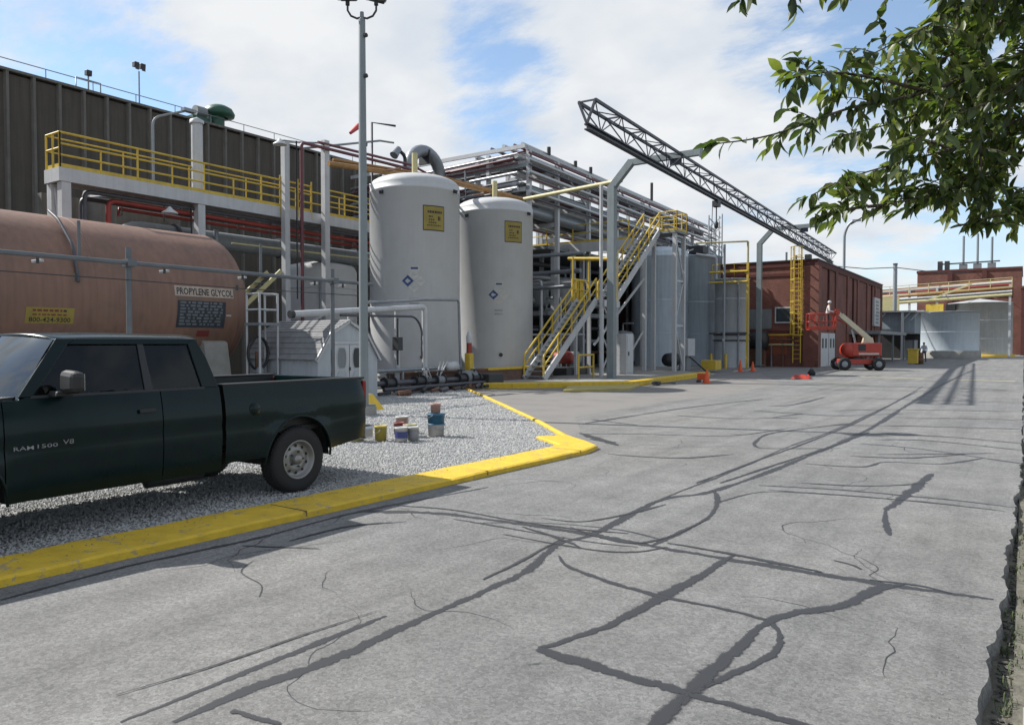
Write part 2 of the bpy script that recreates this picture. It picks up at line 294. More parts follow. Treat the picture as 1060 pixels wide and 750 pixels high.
# ------------------------------------------------------------------ mesh builder
OFF = {}
class B:
    def __init__(s): s.v = []; s.f = []; s.sm = []
    def add(s, vs, fs, smooth=False):
        o = len(s.v); s.v += [tuple(v) for v in vs]
        for f in fs: s.f.append([i + o for i in f]); s.sm.append(smooth)
        return s
    def bx(s, x0, x1, y0, y1, z0, z1):
        vs = [(x, y, z) for z in (z0, z1) for y in (y0, y1) for x in (x0, x1)]
        return s.add(vs, [(0, 2, 3, 1), (4, 5, 7, 6), (0, 1, 5, 4), (2, 6, 7, 3), (0, 4, 6, 2), (1, 3, 7, 5)])
    def beam(s, a, b, w, h, up=(0, 0, 1)):
        a, b = Vector(a), Vector(b); d = (b - a).normalized(); u = Vector(up)
        if abs(d.dot(u)) > 0.98: u = Vector((0, 1, 0))
        r = d.cross(u).normalized(); u = r.cross(d).normalized()
        vs = [p + r * sx * w / 2 + u * sz * h / 2 for p in (a, b) for sx, sz in ((-1, -1), (1, -1), (1, 1), (-1, 1))]
        return s.add(vs, [(3, 2, 1, 0), (4, 5, 6, 7), (0, 1, 5, 4), (1, 2, 6, 5), (2, 3, 7, 6), (3, 0, 4, 7)])
    def cyl(s, a, b, r, n=10, r1=None, caps=True):
        a, b = Vector(a), Vector(b); r1 = r if r1 is None else r1
        d = (b - a).normalized(); u = Vector((0, 0, 1)) if abs(d.z) < 0.9 else Vector((1, 0, 0))
        e = d.cross(u).normalized(); g = d.cross(e)
        vs = []
        for p, q in ((a, r), (b, r1)):
            for i in range(n):
                t = 2 * math.pi * i / n; vs.append(p + e * math.cos(t) * q + g * math.sin(t) * q)
        s.add(vs, [(i, i + n, (i + 1) % n + n, (i + 1) % n) for i in range(n)], True)
        if caps:
            s.add(vs[:n], [list(range(n))]); s.add(vs[n:], [list(range(n))[::-1]])
        return s
    def tube(s, pts, r, n=8, bend=0.0, caps=True):
        pts = [Vector(p) for p in pts]
        if bend:
            q = [pts[0]]
            for a, b, c in zip(pts, pts[1:], pts[2:]):
                l = min(bend, (b - a).length * 0.49, (c - b).length * 0.49)
                p0 = b + (a - b).normalized() * l; p2 = b + (c - b).normalized() * l
                for k in range(6):
                    t = k / 5; q.append(p0 * (1 - t) ** 2 + b * 2 * t * (1 - t) + p2 * t * t)
            q.append(pts[-1]); pts = q
        rs = r if isinstance(r, (list, tuple)) else [r] * len(pts)
        d0 = (pts[1] - pts[0]).normalized(); e = d0.orthogonal().normalized(); vs = []
        for i, p in enumerate(pts):
            d = (pts[min(i + 1, len(pts) - 1)] - pts[max(i - 1, 0)]).normalized()
            e = (e - d * e.dot(d)).normalized(); g = d.cross(e)
            for k in range(n):
                t = 2 * math.pi * k / n; vs.append(p + (e * math.cos(t) + g * math.sin(t)) * rs[i])
        fs = [(i * n + k, i * n + (k + 1) % n, (i + 1) * n + (k + 1) % n, (i + 1) * n + k) for i in range(len(pts) - 1) for k in range(n)]
        s.add(vs, fs, True)
        if caps: s.add(vs[:n], [list(range(n))[::-1]]); s.add(vs[-n:], [list(range(n))])
        return s
    def lathe(s, prof, c=(0, 0, 0), n=32, axis='z', smooth=True):
        vs = []; c = Vector(c)
        for r, h in prof:
            for k in range(n):
                t = 2 * math.pi * k / n; a, b = r * math.cos(t), r * math.sin(t)
                vs.append(c + Vector({'z': (a, b, h), 'x': (h, a, b), 'y': (b, h, a)}[axis]))
        fs = [(i * n + k, i * n + (k + 1) % n, (i + 1) * n + (k + 1) % n, (i + 1) * n + k) for i in range(len(prof) - 1) for k in range(n)]
        return s.add(vs, fs, smooth)
    def prism(s, poly, a0, a1, axis='y'):
        n = len(poly); f = {'y': lambda p, a: (p[0], a, p[1]), 'x': lambda p, a: (a, p[0], p[1]), 'z': lambda p, a: (p[0], p[1], a)}[axis]
        vs = [f(p, a0) for p in poly] + [f(p, a1) for p in poly]
        return s.add(vs, [list(range(n))[::-1], list(range(n, 2 * n))] + [(i, (i + 1) % n, (i + 1) % n + n, i + n) for i in range(n)])
    def mesh(s, name, m, off=(0, 0, 0)):
        me = bpy.data.meshes.new(name)
        ox, oy, oz = off
        me.from_pydata([(a - ox, b - oy, c - oz) for a, b, c in s.v], [], s.f)
        me.polygons.foreach_set('use_smooth', s.sm)
        if m: me.materials.append(m)
        bm = bmesh.new(); bm.from_mesh(me); bmesh.ops.recalc_face_normals(bm, faces=bm.faces); bm.to_mesh(me); bm.free()
        me.update(); return me
    def build(s, name, m, parent=None, bevel=0.0, label=None):
        off = OFF.get(parent.name, (0, 0, 0)) if parent else (0, 0, 0)
        o = bpy.data.objects.new(name, s.mesh(name, m, off)); COL.objects.link(o)
        if parent: o.parent = parent; OFF[o.name] = off
        if bevel:
            b = o.modifiers.new('bevel', 'BEVEL'); b.width = bevel; b.segments = 2; b.limit_method = 'ANGLE'; b.angle_limit = R(40)
        if label: o['label'] = label
        return o
def tag(o, label, cat, group=None):
    o['label'] = label; o['category'] = cat
    if group: o['group'] = group
    return o
def thing(name, label, cat, loc=(0, 0, 0), rz=0.0, group=None, local=False):
    o = bpy.data.objects.new(name, None); COL.objects.link(o); o.empty_display_size = 0.3
    o.location = loc; o.rotation_euler = (0, 0, rz)
    OFF[o.name] = (0, 0, 0) if local else tuple(loc)
    return tag(o, label, cat, group)
def struct(o): o['kind'] = 'structure'; return o
def part(parent, name, m, fn, *a, bevel=0.0, label=None, **k):
    b = B(); getattr(b, fn)(*a, **k); return b.build(name, m, parent, bevel, label)
def inst(src, name, parent, loc, rot=None, scale=None):
    o = bpy.data.objects.new(name, src); COL.objects.link(o); o.parent = parent; o.location = loc
    if rot is not None: o.rotation_euler = rot
    if scale is not None: o.scale = scale
    return o
def copy_tree(o, parent=None):
    c = o.copy(); COL.objects.link(c); c.parent = parent; OFF[c.name] = OFF.get(o.name, (0, 0, 0))
    for ch in [x for x in bpy.data.objects if x.parent == o]: copy_tree(ch, c)
    return c
def text_geo(txt, size, bold=0.0):
    cu = bpy.data.curves.new('txt', 'FONT'); cu.body = txt; cu.size = size; cu.offset = bold; cu.resolution_u = 2
    o = bpy.data.objects.new('txt', cu); COL.objects.link(o)
    me = bpy.data.meshes.new_from_object(o.evaluated_get(bpy.context.evaluated_depsgraph_get()))
    vs = [tuple(v.co) for v in me.vertices]; fs = [list(p.vertices) for p in me.polygons]
    bpy.data.objects.remove(o); bpy.data.meshes.remove(me); bpy.data.curves.remove(cu)
    return vs, fs
def fit_text(txt, w, h, bold=0.0):
    vs, fs = text_geo(txt, 1.0, bold)
    x0 = min(v[0] for v in vs); x1 = max(v[0] for v in vs); y0 = min(v[1] for v in vs); y1 = max(v[1] for v in vs)
    return [((v[0] - x0) / (x1 - x0) * w, (v[1] - y0) / (y1 - y0) * h) for v in vs], fs
def railing(parent, pts, h=1.07, step=1.6, mids=(0.55,), r=0.028, m=None, toe=True):
    m = m or M_yellow; pts = [Vector(p) for p in pts]
    for a, b in zip(pts, pts[1:]):
        rail = part(parent, 'handrail', m, 'cyl', a + Vector((0, 0, h)), b + Vector((0, 0, h)), r, 6)
        for q in mids: part(rail, 'mid_rail', m, 'cyl', a + Vector((0, 0, h * q)), b + Vector((0, 0, h * q)), r * 0.9, 6)
        if toe: part(rail, 'toe_board', m, 'beam', a + Vector((0, 0, 0.07)), b + Vector((0, 0, 0.07)), 0.012, 0.11)
        n = max(1, round((b - a).length / step))
        for i in range(n + 1):
            p = a.lerp(b, i / n); part(rail, 'post', m, 'cyl', p, p + Vector((0, 0, h)), r, 6)
CRACKS=[[0.085, [[-5.78, 5.61], [-5.05, 6.0], [-4.48, 6.08], [-3.35, 6.15], [-2.67, 6.09], [-1.9, 6.08], [-0.98, 6.08], [-0.15, 6.15]]], [0.035, [[-4.72, 5.91], [-3.9, 5.91], [-3.22, 5.91], [-2.75, 5.99]]], [0.03, [[-4.39, 5.95], [-3.91, 6.27], [-3.16, 6.45], [-2.62, 6.32]]], [0.05, [[-5.82, 2.28], [-5.87, 3.22], [-5.74, 4.32], [-5.75, 5.58], [-5.42, 7.45]]], [0.045, [[-3.48, 1.85], [-3.46, 2.22], [-3.44, 2.81], [-3.41, 3.56]]], [0.07, [[-3.27, 1.99], [-3.26, 2.35], [-3.18, 2.93], [-3.19, 3.55], [-3.17, 4.3], [-3.18, 4.93], [-3.38, 5.72], [-3.28, 6.2], [-3.36, 7.96], [-3.05, 8.77], [-2.82, 11.36], [-2.6, 16.43], [-2.7, 23.56], [-2.82, 36.2], [-2.67, 56.05]]], [0.03, [[-3.37, 6.88], [-3.37, 8.42], [-3.3, 10.33], [-3.29, 13.26], [-3.13, 17.81], [-3.16, 30.74]]], [0.045, [[-2.67, 6.09], [-2.63, 7.39], [-2.84, 8.32], [-3.07, 8.83]]], [0.03, [[-2.79, 8.17], [-2.54, 9.05], [-1.8, 9.35]]], [0.05, [[-2.71, 9.45], [-1.8, 9.7], [-1.1, 9.76], [-0.51, 9.78], [-0.07, 9.72]]], [0.09, [[-1.01, 11.6], [-1.11, 9.82], [-1.19, 8.79]]], [0.05, [[-1.19, 8.79], [-1.11, 8.22], [-1.0, 7.66]]], [0.045, [[-2.63, 11.49], [-1.9, 11.67], [-1.67, 12.35], [-0.97, 12.62], [-0.49, 13.61]]], [0.045, [[-2.35, 14.35], [-1.46, 14.22], [-0.49, 13.61], [0.02, 13.29]]], [0.05, [[-3.9, 13.29], [-4.07, 14.86], [-3.65, 16.34], [-3.13, 17.81]]], [0.05, [[-3.9, 13.29], [-3.7, 12.84], [-3.44, 12.87], [-2.52, 13.5]]], [0.04, [[-7.11, 12.79], [-6.21, 13.41], [-4.64, 14.11], [-4.0, 16.1]]], [0.06, [[-2.25, 19.68], [-1.1, 20.46], [0.02, 20.7]]], [0.06, [[-2.35, 16.03], [-1.18, 16.28], [0.02, 15.96]]], [0.06, [[-7.94, 14.55], [-7.54, 19.52], [-6.72, 23.85]]], [0.06, [[-8.22, 15.35], [-6.83, 14.84]]], [0.06, [[-5.87, 21.41], [-5.42, 22.11], [-5.3, 25.81]]], [0.05, [[-4.89, 18.16], [-4.55, 19.55]]], [0.075, [[-1.98, 6.23], [-2.0, 5.98], [-2.02, 5.37], [-2.07, 4.9], [-2.13, 4.23], [-2.31, 3.67]]], [0.045, [[-3.18, 5.38], [-3.02, 5.2], [-2.76, 5.07], [-2.15, 4.92], [-1.7, 4.91], [-1.36, 4.87], [-1.22, 4.7], [-1.16, 4.37], [-1.28, 3.93], [-1.39, 3.62]]], [0.08, [[-0.71, 6.18], [-0.85, 5.92], [-1.0, 5.42], [-1.24, 5.05], [-1.33, 4.77], [-1.36, 4.16], [-1.39, 3.62], [-1.39, 3.24], [-1.38, 3.02]]], [0.085, [[-2.31, 3.67], [-1.89, 3.63], [-1.39, 3.62], [-0.88, 3.62], [-0.54, 3.61]]], [0.04, [[-1.26, 6.52], [-1.13, 6.48], [-1.03, 6.39]]], [0.06, [[-3.14, 2.21], [-2.84, 2.26]]], [0.03, [[-1.37, 3.42], [-1.38, 3.65], [-1.33, 3.81]]], [0.1, [[-7.18, 12.93], [-6.36, 12.25], [-5.76, 11.73]]], [0.14, [[-6.57, 12.27], [-5.98, 12.03]]], [0.035, [[-0.93, 6.14], [-0.62, 6.19], [-0.4, 6.13]]], [0.012, [[-5.17, 3.86], [-4.99, 3.61], [-4.61, 3.5], [-4.39, 3.32]]], [0.012, [[-2.24, 3.45], [-2.19, 3.51]]], [0.03, [[-1.94, 13.1], [-1.37, 13.49], [-0.36, 14.3]]], [0.04, [[-4.13, 20.8], [-2.71, 22.1], [-0.08, 23.22]]], [0.04, [[-4.29, 25.99], [-2.43, 26.29], [-0.02, 26.59]]], [0.04, [[-6.95, 17.32], [-5.57, 17.42], [-4.32, 18.54]]], [0.04, [[-2.3, 9.89], [-1.56, 10.16], [-0.98, 10.78]]], [0.035, [[-5.64, 6.05], [-4.97, 6.22], [-4.09, 6.19], [-3.47, 6.25], [-3.02, 6.37]]], [0.03, [[-3.97, 5.69], [-3.55, 5.68], [-2.97, 5.7], [-2.69, 5.86], [-2.54, 6.14]]], [0.03, [[-4.02, 6.44], [-3.62, 6.52], [-3.41, 6.96], [-3.22, 7.75]]], [0.03, [[-3.6, 6.29], [-3.18, 6.1], [-2.84, 6.09], [-2.67, 6.44], [-2.6, 7.4]]], [0.04, [[-3.98, 6.03], [-3.51, 5.87], [-3.17, 5.71]]], [0.03, [[-3.33, 4.51], [-3.36, 5.09], [-3.41, 5.55], [-3.44, 5.92]]], [0.03, [[-3.4, 9.13], [-3.3, 11.25], [-3.13, 14.95], [-3.06, 20.56], [-3.34, 34.19]]], [0.04, [[-3.15, 9.31], [-2.97, 11.05], [-2.7, 13.66], [-2.51, 16.3]]], [0.04, [[-5.44, 10.73], [-4.39, 10.95], [-3.78, 11.85]]], [0.04, [[-2.24, 15.05], [-1.42, 15.45], [-0.0, 14.94]]], [0.04, [[-2.22, 12.67], [-1.45, 12.96], [-0.74, 13.92]]], [0.05, [[-6.44, 29.85], [-4.1, 30.75], [-0.09, 32.82]]], [0.04, [[-5.79, 19.67], [-3.85, 19.43], [-2.46, 20.97]]], [0.04, [[-3.4, 17.16], [-2.01, 17.89], [-0.04, 18.58]]], [0.03, [[-2.53, 9.2], [-1.64, 9.39], [-0.86, 9.48], [-0.14, 9.44]]], [0.05, [[-2.59, 6.26], [-1.98, 6.23], [-1.27, 6.13]]], [0.015, [[-3.76, 1.98], [-3.66, 2.46], [-3.59, 3.08], [-3.52, 3.59]]], [0.03, [[-5.41, 4.42], [-5.37, 5.09], [-5.04, 5.55]]], [0.025, [[-5.63, 4.08], [-5.23, 4.28], [-5.0, 4.4]]]]
ISLAND=[[-17.16, 23.28], [-16.24, 23.9], [-14.39, 25.9], [-12.95, 27.66], [-13.24, 32.94], [-13.66, 38.66]]
SLAB=[[-13.49, 23.08], [-12.0, 25.39], [-12.72, 27.81], [-15.03, 26.25]]
LIMBS=[[[2.24, 7.55, 4.95], [0.64, 5.94, 3.88], [-0.03, 5.11, 3.39], [-0.45, 4.58, 3.11], [-0.74, 4.13, 2.96], [-1.01, 3.7, 2.77], [-1.19, 3.45, 2.7]], [[-0.45, 4.58, 3.11], [-0.68, 4.3, 3.15], [-0.84, 3.94, 3.1], [-0.93, 3.76, 3.04]], [[0.64, 5.94, 3.88], [0.12, 5.57, 3.24], [-0.28, 4.92, 2.89], [-0.57, 4.48, 2.73], [-0.76, 4.23, 2.63], [-0.9, 4.01, 2.52]], [[0.12, 5.57, 3.24], [-0.09, 5.3, 2.82], [-0.37, 4.86, 2.62], [-0.61, 4.45, 2.51], [-0.75, 4.23, 2.39]], [[-0.61, 4.45, 2.51], [-0.76, 4.23, 2.47], [-0.85, 4.04, 2.42]], [[0.12, 5.57, 3.24], [0.08, 5.53, 2.73], [-0.1, 5.15, 2.52], [-0.34, 4.75, 2.4]], [[0.64, 5.94, 3.88], [0.06, 5.31, 3.9], [-0.29, 4.82, 3.61], [-0.52, 4.41, 3.36], [-0.71, 4.16, 3.2]], [[0.64, 5.94, 3.88], [0.23, 6.02, 3.59], [-0.22, 5.58, 3.37], [-0.63, 4.94, 3.07], [-0.86, 4.53, 2.93]], [[0.06, 5.31, 3.9], [-0.3, 4.95, 4.01], [-0.69, 4.31, 3.75], [-1.05, 3.82, 3.59], [-1.13, 3.64, 3.43]], [[0.23, 6.02, 3.59], [-0.02, 5.96, 3.25], [-0.31, 5.5, 2.77], [-0.49, 5.14, 2.64]], [[0.06, 5.31, 3.9], [-0.18, 5.51, 3.69], [-0.41, 5.22, 3.48], [-0.62, 4.83, 3.23]], [[0.64, 5.94, 3.88], [0.27, 5.08, 3.49], [-0.06, 4.72, 3.1], [-0.3, 4.43, 2.92], [-0.49, 4.18, 2.75]], [[0.23, 6.02, 3.59], [0.02, 6.13, 3.92], [-0.29, 5.8, 3.88], [-0.5, 5.41, 3.73]]]

# ------------------------------------------------------------------ ground, road, kerbs, gravel
o = struct(part(None, 'ground', M_soil, 'add', [(-1500, -1500, -0.09), (1500, -1500, -0.09), (1500, 1500, -0.09), (-1500, 1500, -0.09)], [(0, 1, 2, 3)]))
b = B(); edge = []; y = -14.0
while y < 150:
    edge.append((-0.20 + 0.015 * max(0, min(y, 13)) + rnd.uniform(-0.016, 0.016) + 0.018 * math.sin(y * 2.3) + 0.012 * math.sin(y * 7.1), y)); y += rnd.uniform(0.05, 0.12) if y < 14 else (0.3 if y < 30 else 3.0)
n = len(edge)
vs = [(x, y, 0) for x, y in edge] + [(x + rnd.uniform(0.01, 0.03), y, -0.10) for x, y in edge] + [(-70, 150, 0), (-70, -14, 0)]
b.add(vs, [list(range(n)) + [2 * n, 2 * n + 1]] + [(i, i + n, i + n + 1, i + 1) for i in range(n - 1)])
road = struct(b.build('road', M_road))
# broken asphalt lumps along the crumbled edge
b = B()
for i in range(1500):
    y = rnd.uniform(2.5, 24); x = -0.17 + 0.015 * min(y, 13) + abs(rnd.gauss(0, 0.05)); s = rnd.uniform(0.004, 0.018)
    vs = [(x + rnd.uniform(-s, s) + dx * s, y + dy * s * rnd.uniform(0.6, 1.3), -0.085 + dz * s * 0.8) for dx, dy, dz in ((1, 0, .3), (0, 1, .3), (-1, 0, .3), (0, -1, .3), (0, 0, 1), (0, 0, -.4))]
    b.add(vs, [(0, 1, 4), (1, 2, 4), (2, 3, 4), (3, 0, 4), (1, 0, 5), (2, 1, 5), (3, 2, 5), (0, 3, 5)])
o = b.build('asphalt_rubble', mat('rubble', (0.12, 0.115, 0.10), 0.95, var=0.3, island=0.5)); o['kind'] = 'stuff'; o['label'] = 'crumbled dark asphalt bits along the broken road edge'; o['category'] = 'rubble'
# sealed cracks
rr = random.Random(3)
for ci, (w, pts) in enumerate(CRACKS):
    p = [Vector((x, y, 0)) for x, y in pts]; q = []
    for i in range(len(p) - 1):
        a, c = p[i], p[i + 1]; a0 = p[i - 1] if i else a; c1 = p[i + 2] if i + 2 < len(p) else c
        k = max(3, min(70, int((c - a).length / 0.035)))
        for j in range(k):
            t = j / k
            q.append(0.5 * ((2 * a) + (-a0 + c) * t + (2 * a0 - 5 * a + 4 * c - c1) * t * t + (-a0 + 3 * a - 3 * c + c1) * t ** 3))
    q.append(p[-1]); vs = []; wob = 0.0
    zz_ = 0.002 + ci * 0.00008
    for i, c in enumerate(q):
        d = (q[min(i + 1, len(q) - 1)] - q[max(i - 1, 0)]); d = Vector((-d.y, d.x, 0)).normalized()
        ww = w * (0.50 + 0.022 * min(14, max(0, c.length - 6))) * (0.95 + 0.22 * math.sin(i * 0.11 + ci) + rr.uniform(-0.12, 0.12)) * min(1, 0.45 + 0.06 * min(i, len(q) - 1 - i))
        wob = 0.7 * wob + rr.gauss(0, w * 0.05); c = c + d * wob
        e = ww * rr.uniform(0.8, 1.2); f = ww * rr.uniform(0.8, 1.2)
        e *= 1.5; f *= 1.5; vs += [(c.x + d.x * e, c.y + d.y * e, zz_), (c.x, c.y, zz_), (c.x - d.x * f, c.y - d.y * f, zz_)]
    o = part(road, 'sealed_crack', M_seal, 'add', vs, [(3 * i + a, 3 * i + a + 1, 3 * i + a + 4, 3 * i + a + 3) for i in range(len(q) - 1) for a in (0, 1)])
    at_ = o.data.attributes.new('core', 'FLOAT', 'POINT'); at_.data.foreach_set('value', [0.0, 1.0, 0.0] * len(q))
rc = random.Random(31)
for k in range(70):                                        # fine unsealed hairline cracks
    x, y = rc.uniform(-6, -0.3), rc.choice((rc.uniform(3, 12), rc.uniform(3, 30))); a = rc.choice((0.2, 1.5, 1.65, 2.9)) + rc.gauss(0, 0.35); vs = []; n = rc.randint(10, 34); w = rc.uniform(0.003, 0.008)
    for i in range(n):
        a += rc.gauss(0, 0.30); st_ = rc.uniform(0.03, 0.09); x += math.cos(a) * st_; y += math.sin(a) * st_
        if not (-5.8 < x < -0.25): break
        ww = w * (1 - abs(2 * i / n - 1) * 0.8); vs += [(x - math.sin(a) * ww, y + math.cos(a) * ww, 0.0012), (x + math.sin(a) * ww, y - math.cos(a) * ww, 0.0012)]
    if len(vs) > 6: part(road, 'hairline_crack', M_tar, 'add', vs, [(2 * i, 2 * i + 1, 2 * i + 3, 2 * i + 2) for i in range(len(vs) // 2 - 1)])
b = B()                                                    # stray grit along the kerb and gutter
for k in range(1300):
    y = rc.uniform(1.5, 12) if k < 1000 else rc.uniform(3, 16); x = -6.19 + 0.042 * y + abs(rc.gauss(0, 0.10)) + 0.01 if k < 1000 else -0.26 - abs(rc.gauss(0, 0.10)); s = rc.uniform(0.0015, 0.006); z0 = 0.001
    if k % 4 == 0 and k < 1000: x = -6.19 + 0.042 * y - (rc.uniform(0.35, 0.62) if rc.random() < .8 else rc.uniform(0.05, 0.6)); z0 = 0.076; s *= 1.6
    b.add([(x + dx * s, y + dy * s, z0 + dz * s) for dx, dy, dz in ((1, 0, .3), (0, 1, .3), (-1, 0, .3), (0, -1, .3), (0, 0, 1))], [(0, 1, 4), (1, 2, 4), (2, 3, 4), (3, 0, 4)])
o = b.build('grit', mat('grit_grey', (0.22, 0.21, 0.20), 0.95, island=0.4)); o['kind'] = 'stuff'; o['label'] = 'loose grit scattered along the kerb and road edge'; o['category'] = 'grit'
b = B(); mg = mat('edge_weeds', (0.07, 0.10, 0.035), 0.8, var=0.3, island=0.5)
for k in range(150):                                       # weeds in the broken edge
    y0 = rc.uniform(3.2, 16); x0 = -0.13 + 0.015 * min(y0, 13) + rc.uniform(-0.02, 0.07)
    for j in range(rc.randint(3, 9)):
        a = rc.uniform(0, 6.28); h = rc.uniform(0.015, 0.055); l = rc.uniform(0.01, 0.045); x, y = x0 + rc.gauss(0, .02), y0 + rc.gauss(0, .03); px, py = -math.sin(a) * 0.003, math.cos(a) * 0.003
        b.add([(x - px, y - py, -0.085), (x + px, y + py, -0.085), (x + math.cos(a) * l * .5 + px, y + math.sin(a) * l * .5 + py, -0.085 + h), (x + math.cos(a) * l * .5 - px, y + math.sin(a) * l * .5 - py, -0.085 + h), (x + math.cos(a) * l, y + math.sin(a) * l, -0.085 + h * 1.2)], [(0, 1, 2, 3), (3, 2, 4)])
o = b.build('grass', mg); o['kind'] = 'stuff'; o['label'] = 'small green weeds growing in the broken road edge'; o['category'] = 'grass'
M_line = mat('road_line', (0.55, 0.50, 0.30), 0.8, var=0.25, scale=5, dirt=0.6, dirtcol=(0.26, 0.25, 0.22), dscale=3)
for a, c in (((-6.9, 41.9), (-3.97, 41.45)), ((-2.7, 41.2), (-0.3, 40.95)), ((-7.6, 33.0), (-5.4, 32.6))):
    part(road, 'painted_line', M_line, 'beam', (a[0], a[1], 0.009), (c[0], c[1], 0.009), 0.42 if a[0] > -7 else 0.1, 0.003)
ap = [(-7.02, 12.3), (-14.72, 20.10), (-17.1, 22.5), (-16.0, 24.6), (-14.0, 26.2), (-12.75, 28.2), (-13.2, 40.0), (-12.6, 44.0), (-8.6, 33.0), (-8.3, 25.2), (-8.9, 20.5), (-8.8, 15.6), (-7.3, 13.2)]
struct(part(None, 'concrete_apron', mat('apron_concrete', (0.235, 0.222, 0.205), 0.9, var=0.18, scale=0.9, bump=0.2, bscale=40, dirt=0.45, dirtcol=(0.15, 0.145, 0.14), dscale=0.9), 'add', [(x, y, 0.0010) for x, y in ap], [list(range(len(ap)))]))
# right-hand walk of concrete slabs
walk = struct(part(None, 'sidewalk', M_soil, 'bx', -0.02, 1.75, -12, 60, -0.15, -0.06))
y = -6.0
M_slab = mat('walk_slab', (0.36, 0.35, 0.32), 0.9, var=0.15, scale=1.3, bump=0.3, bscale=30, dirt=0.5, dirtcol=(0.15, 0.14, 0.12))
while y < 55:
    l = 1.5; part(walk, 'paving_slab', M_slab, 'bx', 0.03 + rnd.uniform(-.015, .015), 1.72, y, y + l - 0.03, -0.075, -0.012 + rnd.uniform(-.012, .01), bevel=0.012); y += l
# gravel yard
GZ = 0.02
gpoly = [(-6.3, -12), (-6.3, 11.0), (-6.55, 11.7), (-7.3, 12.55), (-8.9, 14.2), (-14.75, 20.0), (-17.0, 22.2), (-18.0, 22.6), (-38, 22.6), (-38, -12)]
b = B(); b.prism(gpoly, -0.06, GZ, 'z'); gravel = struct(b.build('gravel_yard', M_gravel))
def inside(x, y):
    if x > -6.80 + 0.04 * max(0, y): return False
    if y > 11.0:
        bound = [(-6.36, 11.0), (-7.45, 12.5), (-8.95, 14.05), (-14.8, 19.85), (-17.0, 22.0), (-18.2, 22.6)]
        for (x0, y0), (x1, y1) in zip(bound, bound[1:]):
            if x1 <= x <= x0: return y < y0 + (y1 - y0) * (x - x0) / (x1 - x0)
        return False
    return True
rs = np.random.RandomState(5)
N = 0; cx = []; cy = []
while N < 95000:
    x = rs.uniform(-18.0, -6.6, 4000); y = rs.uniform(0.5, 22, 4000); d2 = x * x + y * y
    keep = rs.rand(4000) < np.clip(75.0 / d2, 0.05, 1)
    for a, c in zip(x[keep], y[keep]):
        if inside(a, c): cx.append(a); cy.append(c); N += 1
cx = np.array(cx); cy = np.array(cy); N = len(cx)
base = np.array([(1, 0, 0), (0, 1, 0), (-1, 0, 0), (0, -1, 0), (0, 0, 1), (0, 0, -1)], float)
size = rs.uniform(0.008, 0.019, N) * (1 + 0.35 * (np.hypot(cx, cy) > 16)); ang = rs.uniform(0, 6.28, N)
V = base[None] * size[:, None, None] * rs.uniform(0.6, 1.35, (N, 6, 1)); V[:, :, 2] *= 0.75
c_, s_ = np.cos(ang)[:, None], np.sin(ang)[:, None]
X = V[:, :, 0] * c_ - V[:, :, 1] * s_ + cx[:, None]; Y = V[:, :, 0] * s_ + V[:, :, 1] * c_ + cy[:, None]
Z = V[:, :, 2] + GZ + 0.004 + rs.uniform(0, 0.008, N)[:, None]
V = np.stack([X, Y, Z], -1).reshape(-1, 3)
Fc = np.array([(0, 1, 4), (1, 2, 4), (2, 3, 4), (3, 0, 4), (1, 0, 5), (2, 1, 5), (3, 2, 5), (0, 3, 5)])
Fc = (Fc[None] + (np.arange(N) * 6)[:, None, None]).reshape(-1, 3)
me = bpy.data.meshes.new('gravel'); me.from_pydata(V.tolist(), [], Fc.tolist()); me.materials.append(M_stone)
o = bpy.data.objects.new('gravel', me); COL.objects.link(o); o['kind'] = 'stuff'; o['label'] = 'pale crushed gravel covering the yard around the pickup'; o['category'] = 'gravel'
# yellow kerbs
def kerb_strip(name, pts, w, h, parent=None):
    p = [Vector((x, y, 0)) for x, y in pts]; q = []
    for a, c in zip(p, p[1:]):
        k = max(1, int((c - a).length / 0.35))
        for j in range(k): q.append(a.lerp(c, j / k))
    q.append(p[-1]); vs = []
    for i, c in enumerate(q):
        d = (q[min(i + 1, len(q) - 1)] - q[max(i - 1, 0)]).normalized(); nrm = Vector((-d.y, d.x, 0))
        j = rnd.uniform(-0.012, 0.012)
        for t, z in ((0, -0.05), (0.012, h * 0.78), (0.05, h), (w - 0.04, h + 0.004), (w + j, h * 0.8), (w + j, -0.05)):
            vs.append((c.x + nrm.x * t, c.y + nrm.y * t, z + (j if z > 0 else 0) * 0.4))
    b = B(); k = 6
    b.add(vs, [(i * k + a, i * k + a + 1, (i + 1) * k + a + 1, (i + 1) * k + a) for i in range(len(q) - 1) for a in range(k - 1)])
    b.add(vs[:k], [list(range(k))]); b.add(vs[-k:], [list(range(k))])
    return struct(b.build(name, M_ykerb, parent))
kerb_strip('kerb', [(-6.35, -8), (-6.11, 2.4), (-5.98, 5), (-5.86, 8), (-5.74, 10.6), (-5.84, 11.15), (-6.3, 11.6), (-6.9, 12.05)], 0.66, 0.072)
jm = mat('kerb_joint', (0.30, 0.22, 0.08), 0.9)
for y in (2.1, 5.1, 8.05, 10.4):
    part(bpy.data.objects['kerb'], 'kerb_joint', jm, 'bx', -6.75 + 0.042 * y, -6.19 + 0.042 * y, y, y + 0.007, 0.02, 0.0775)
kerb_strip('kerb', [(-6.9, 12.05), (-8.8, 14.1), (-14.65, 19.95), (-17.1, 22.3)], 0.13, 0.07)

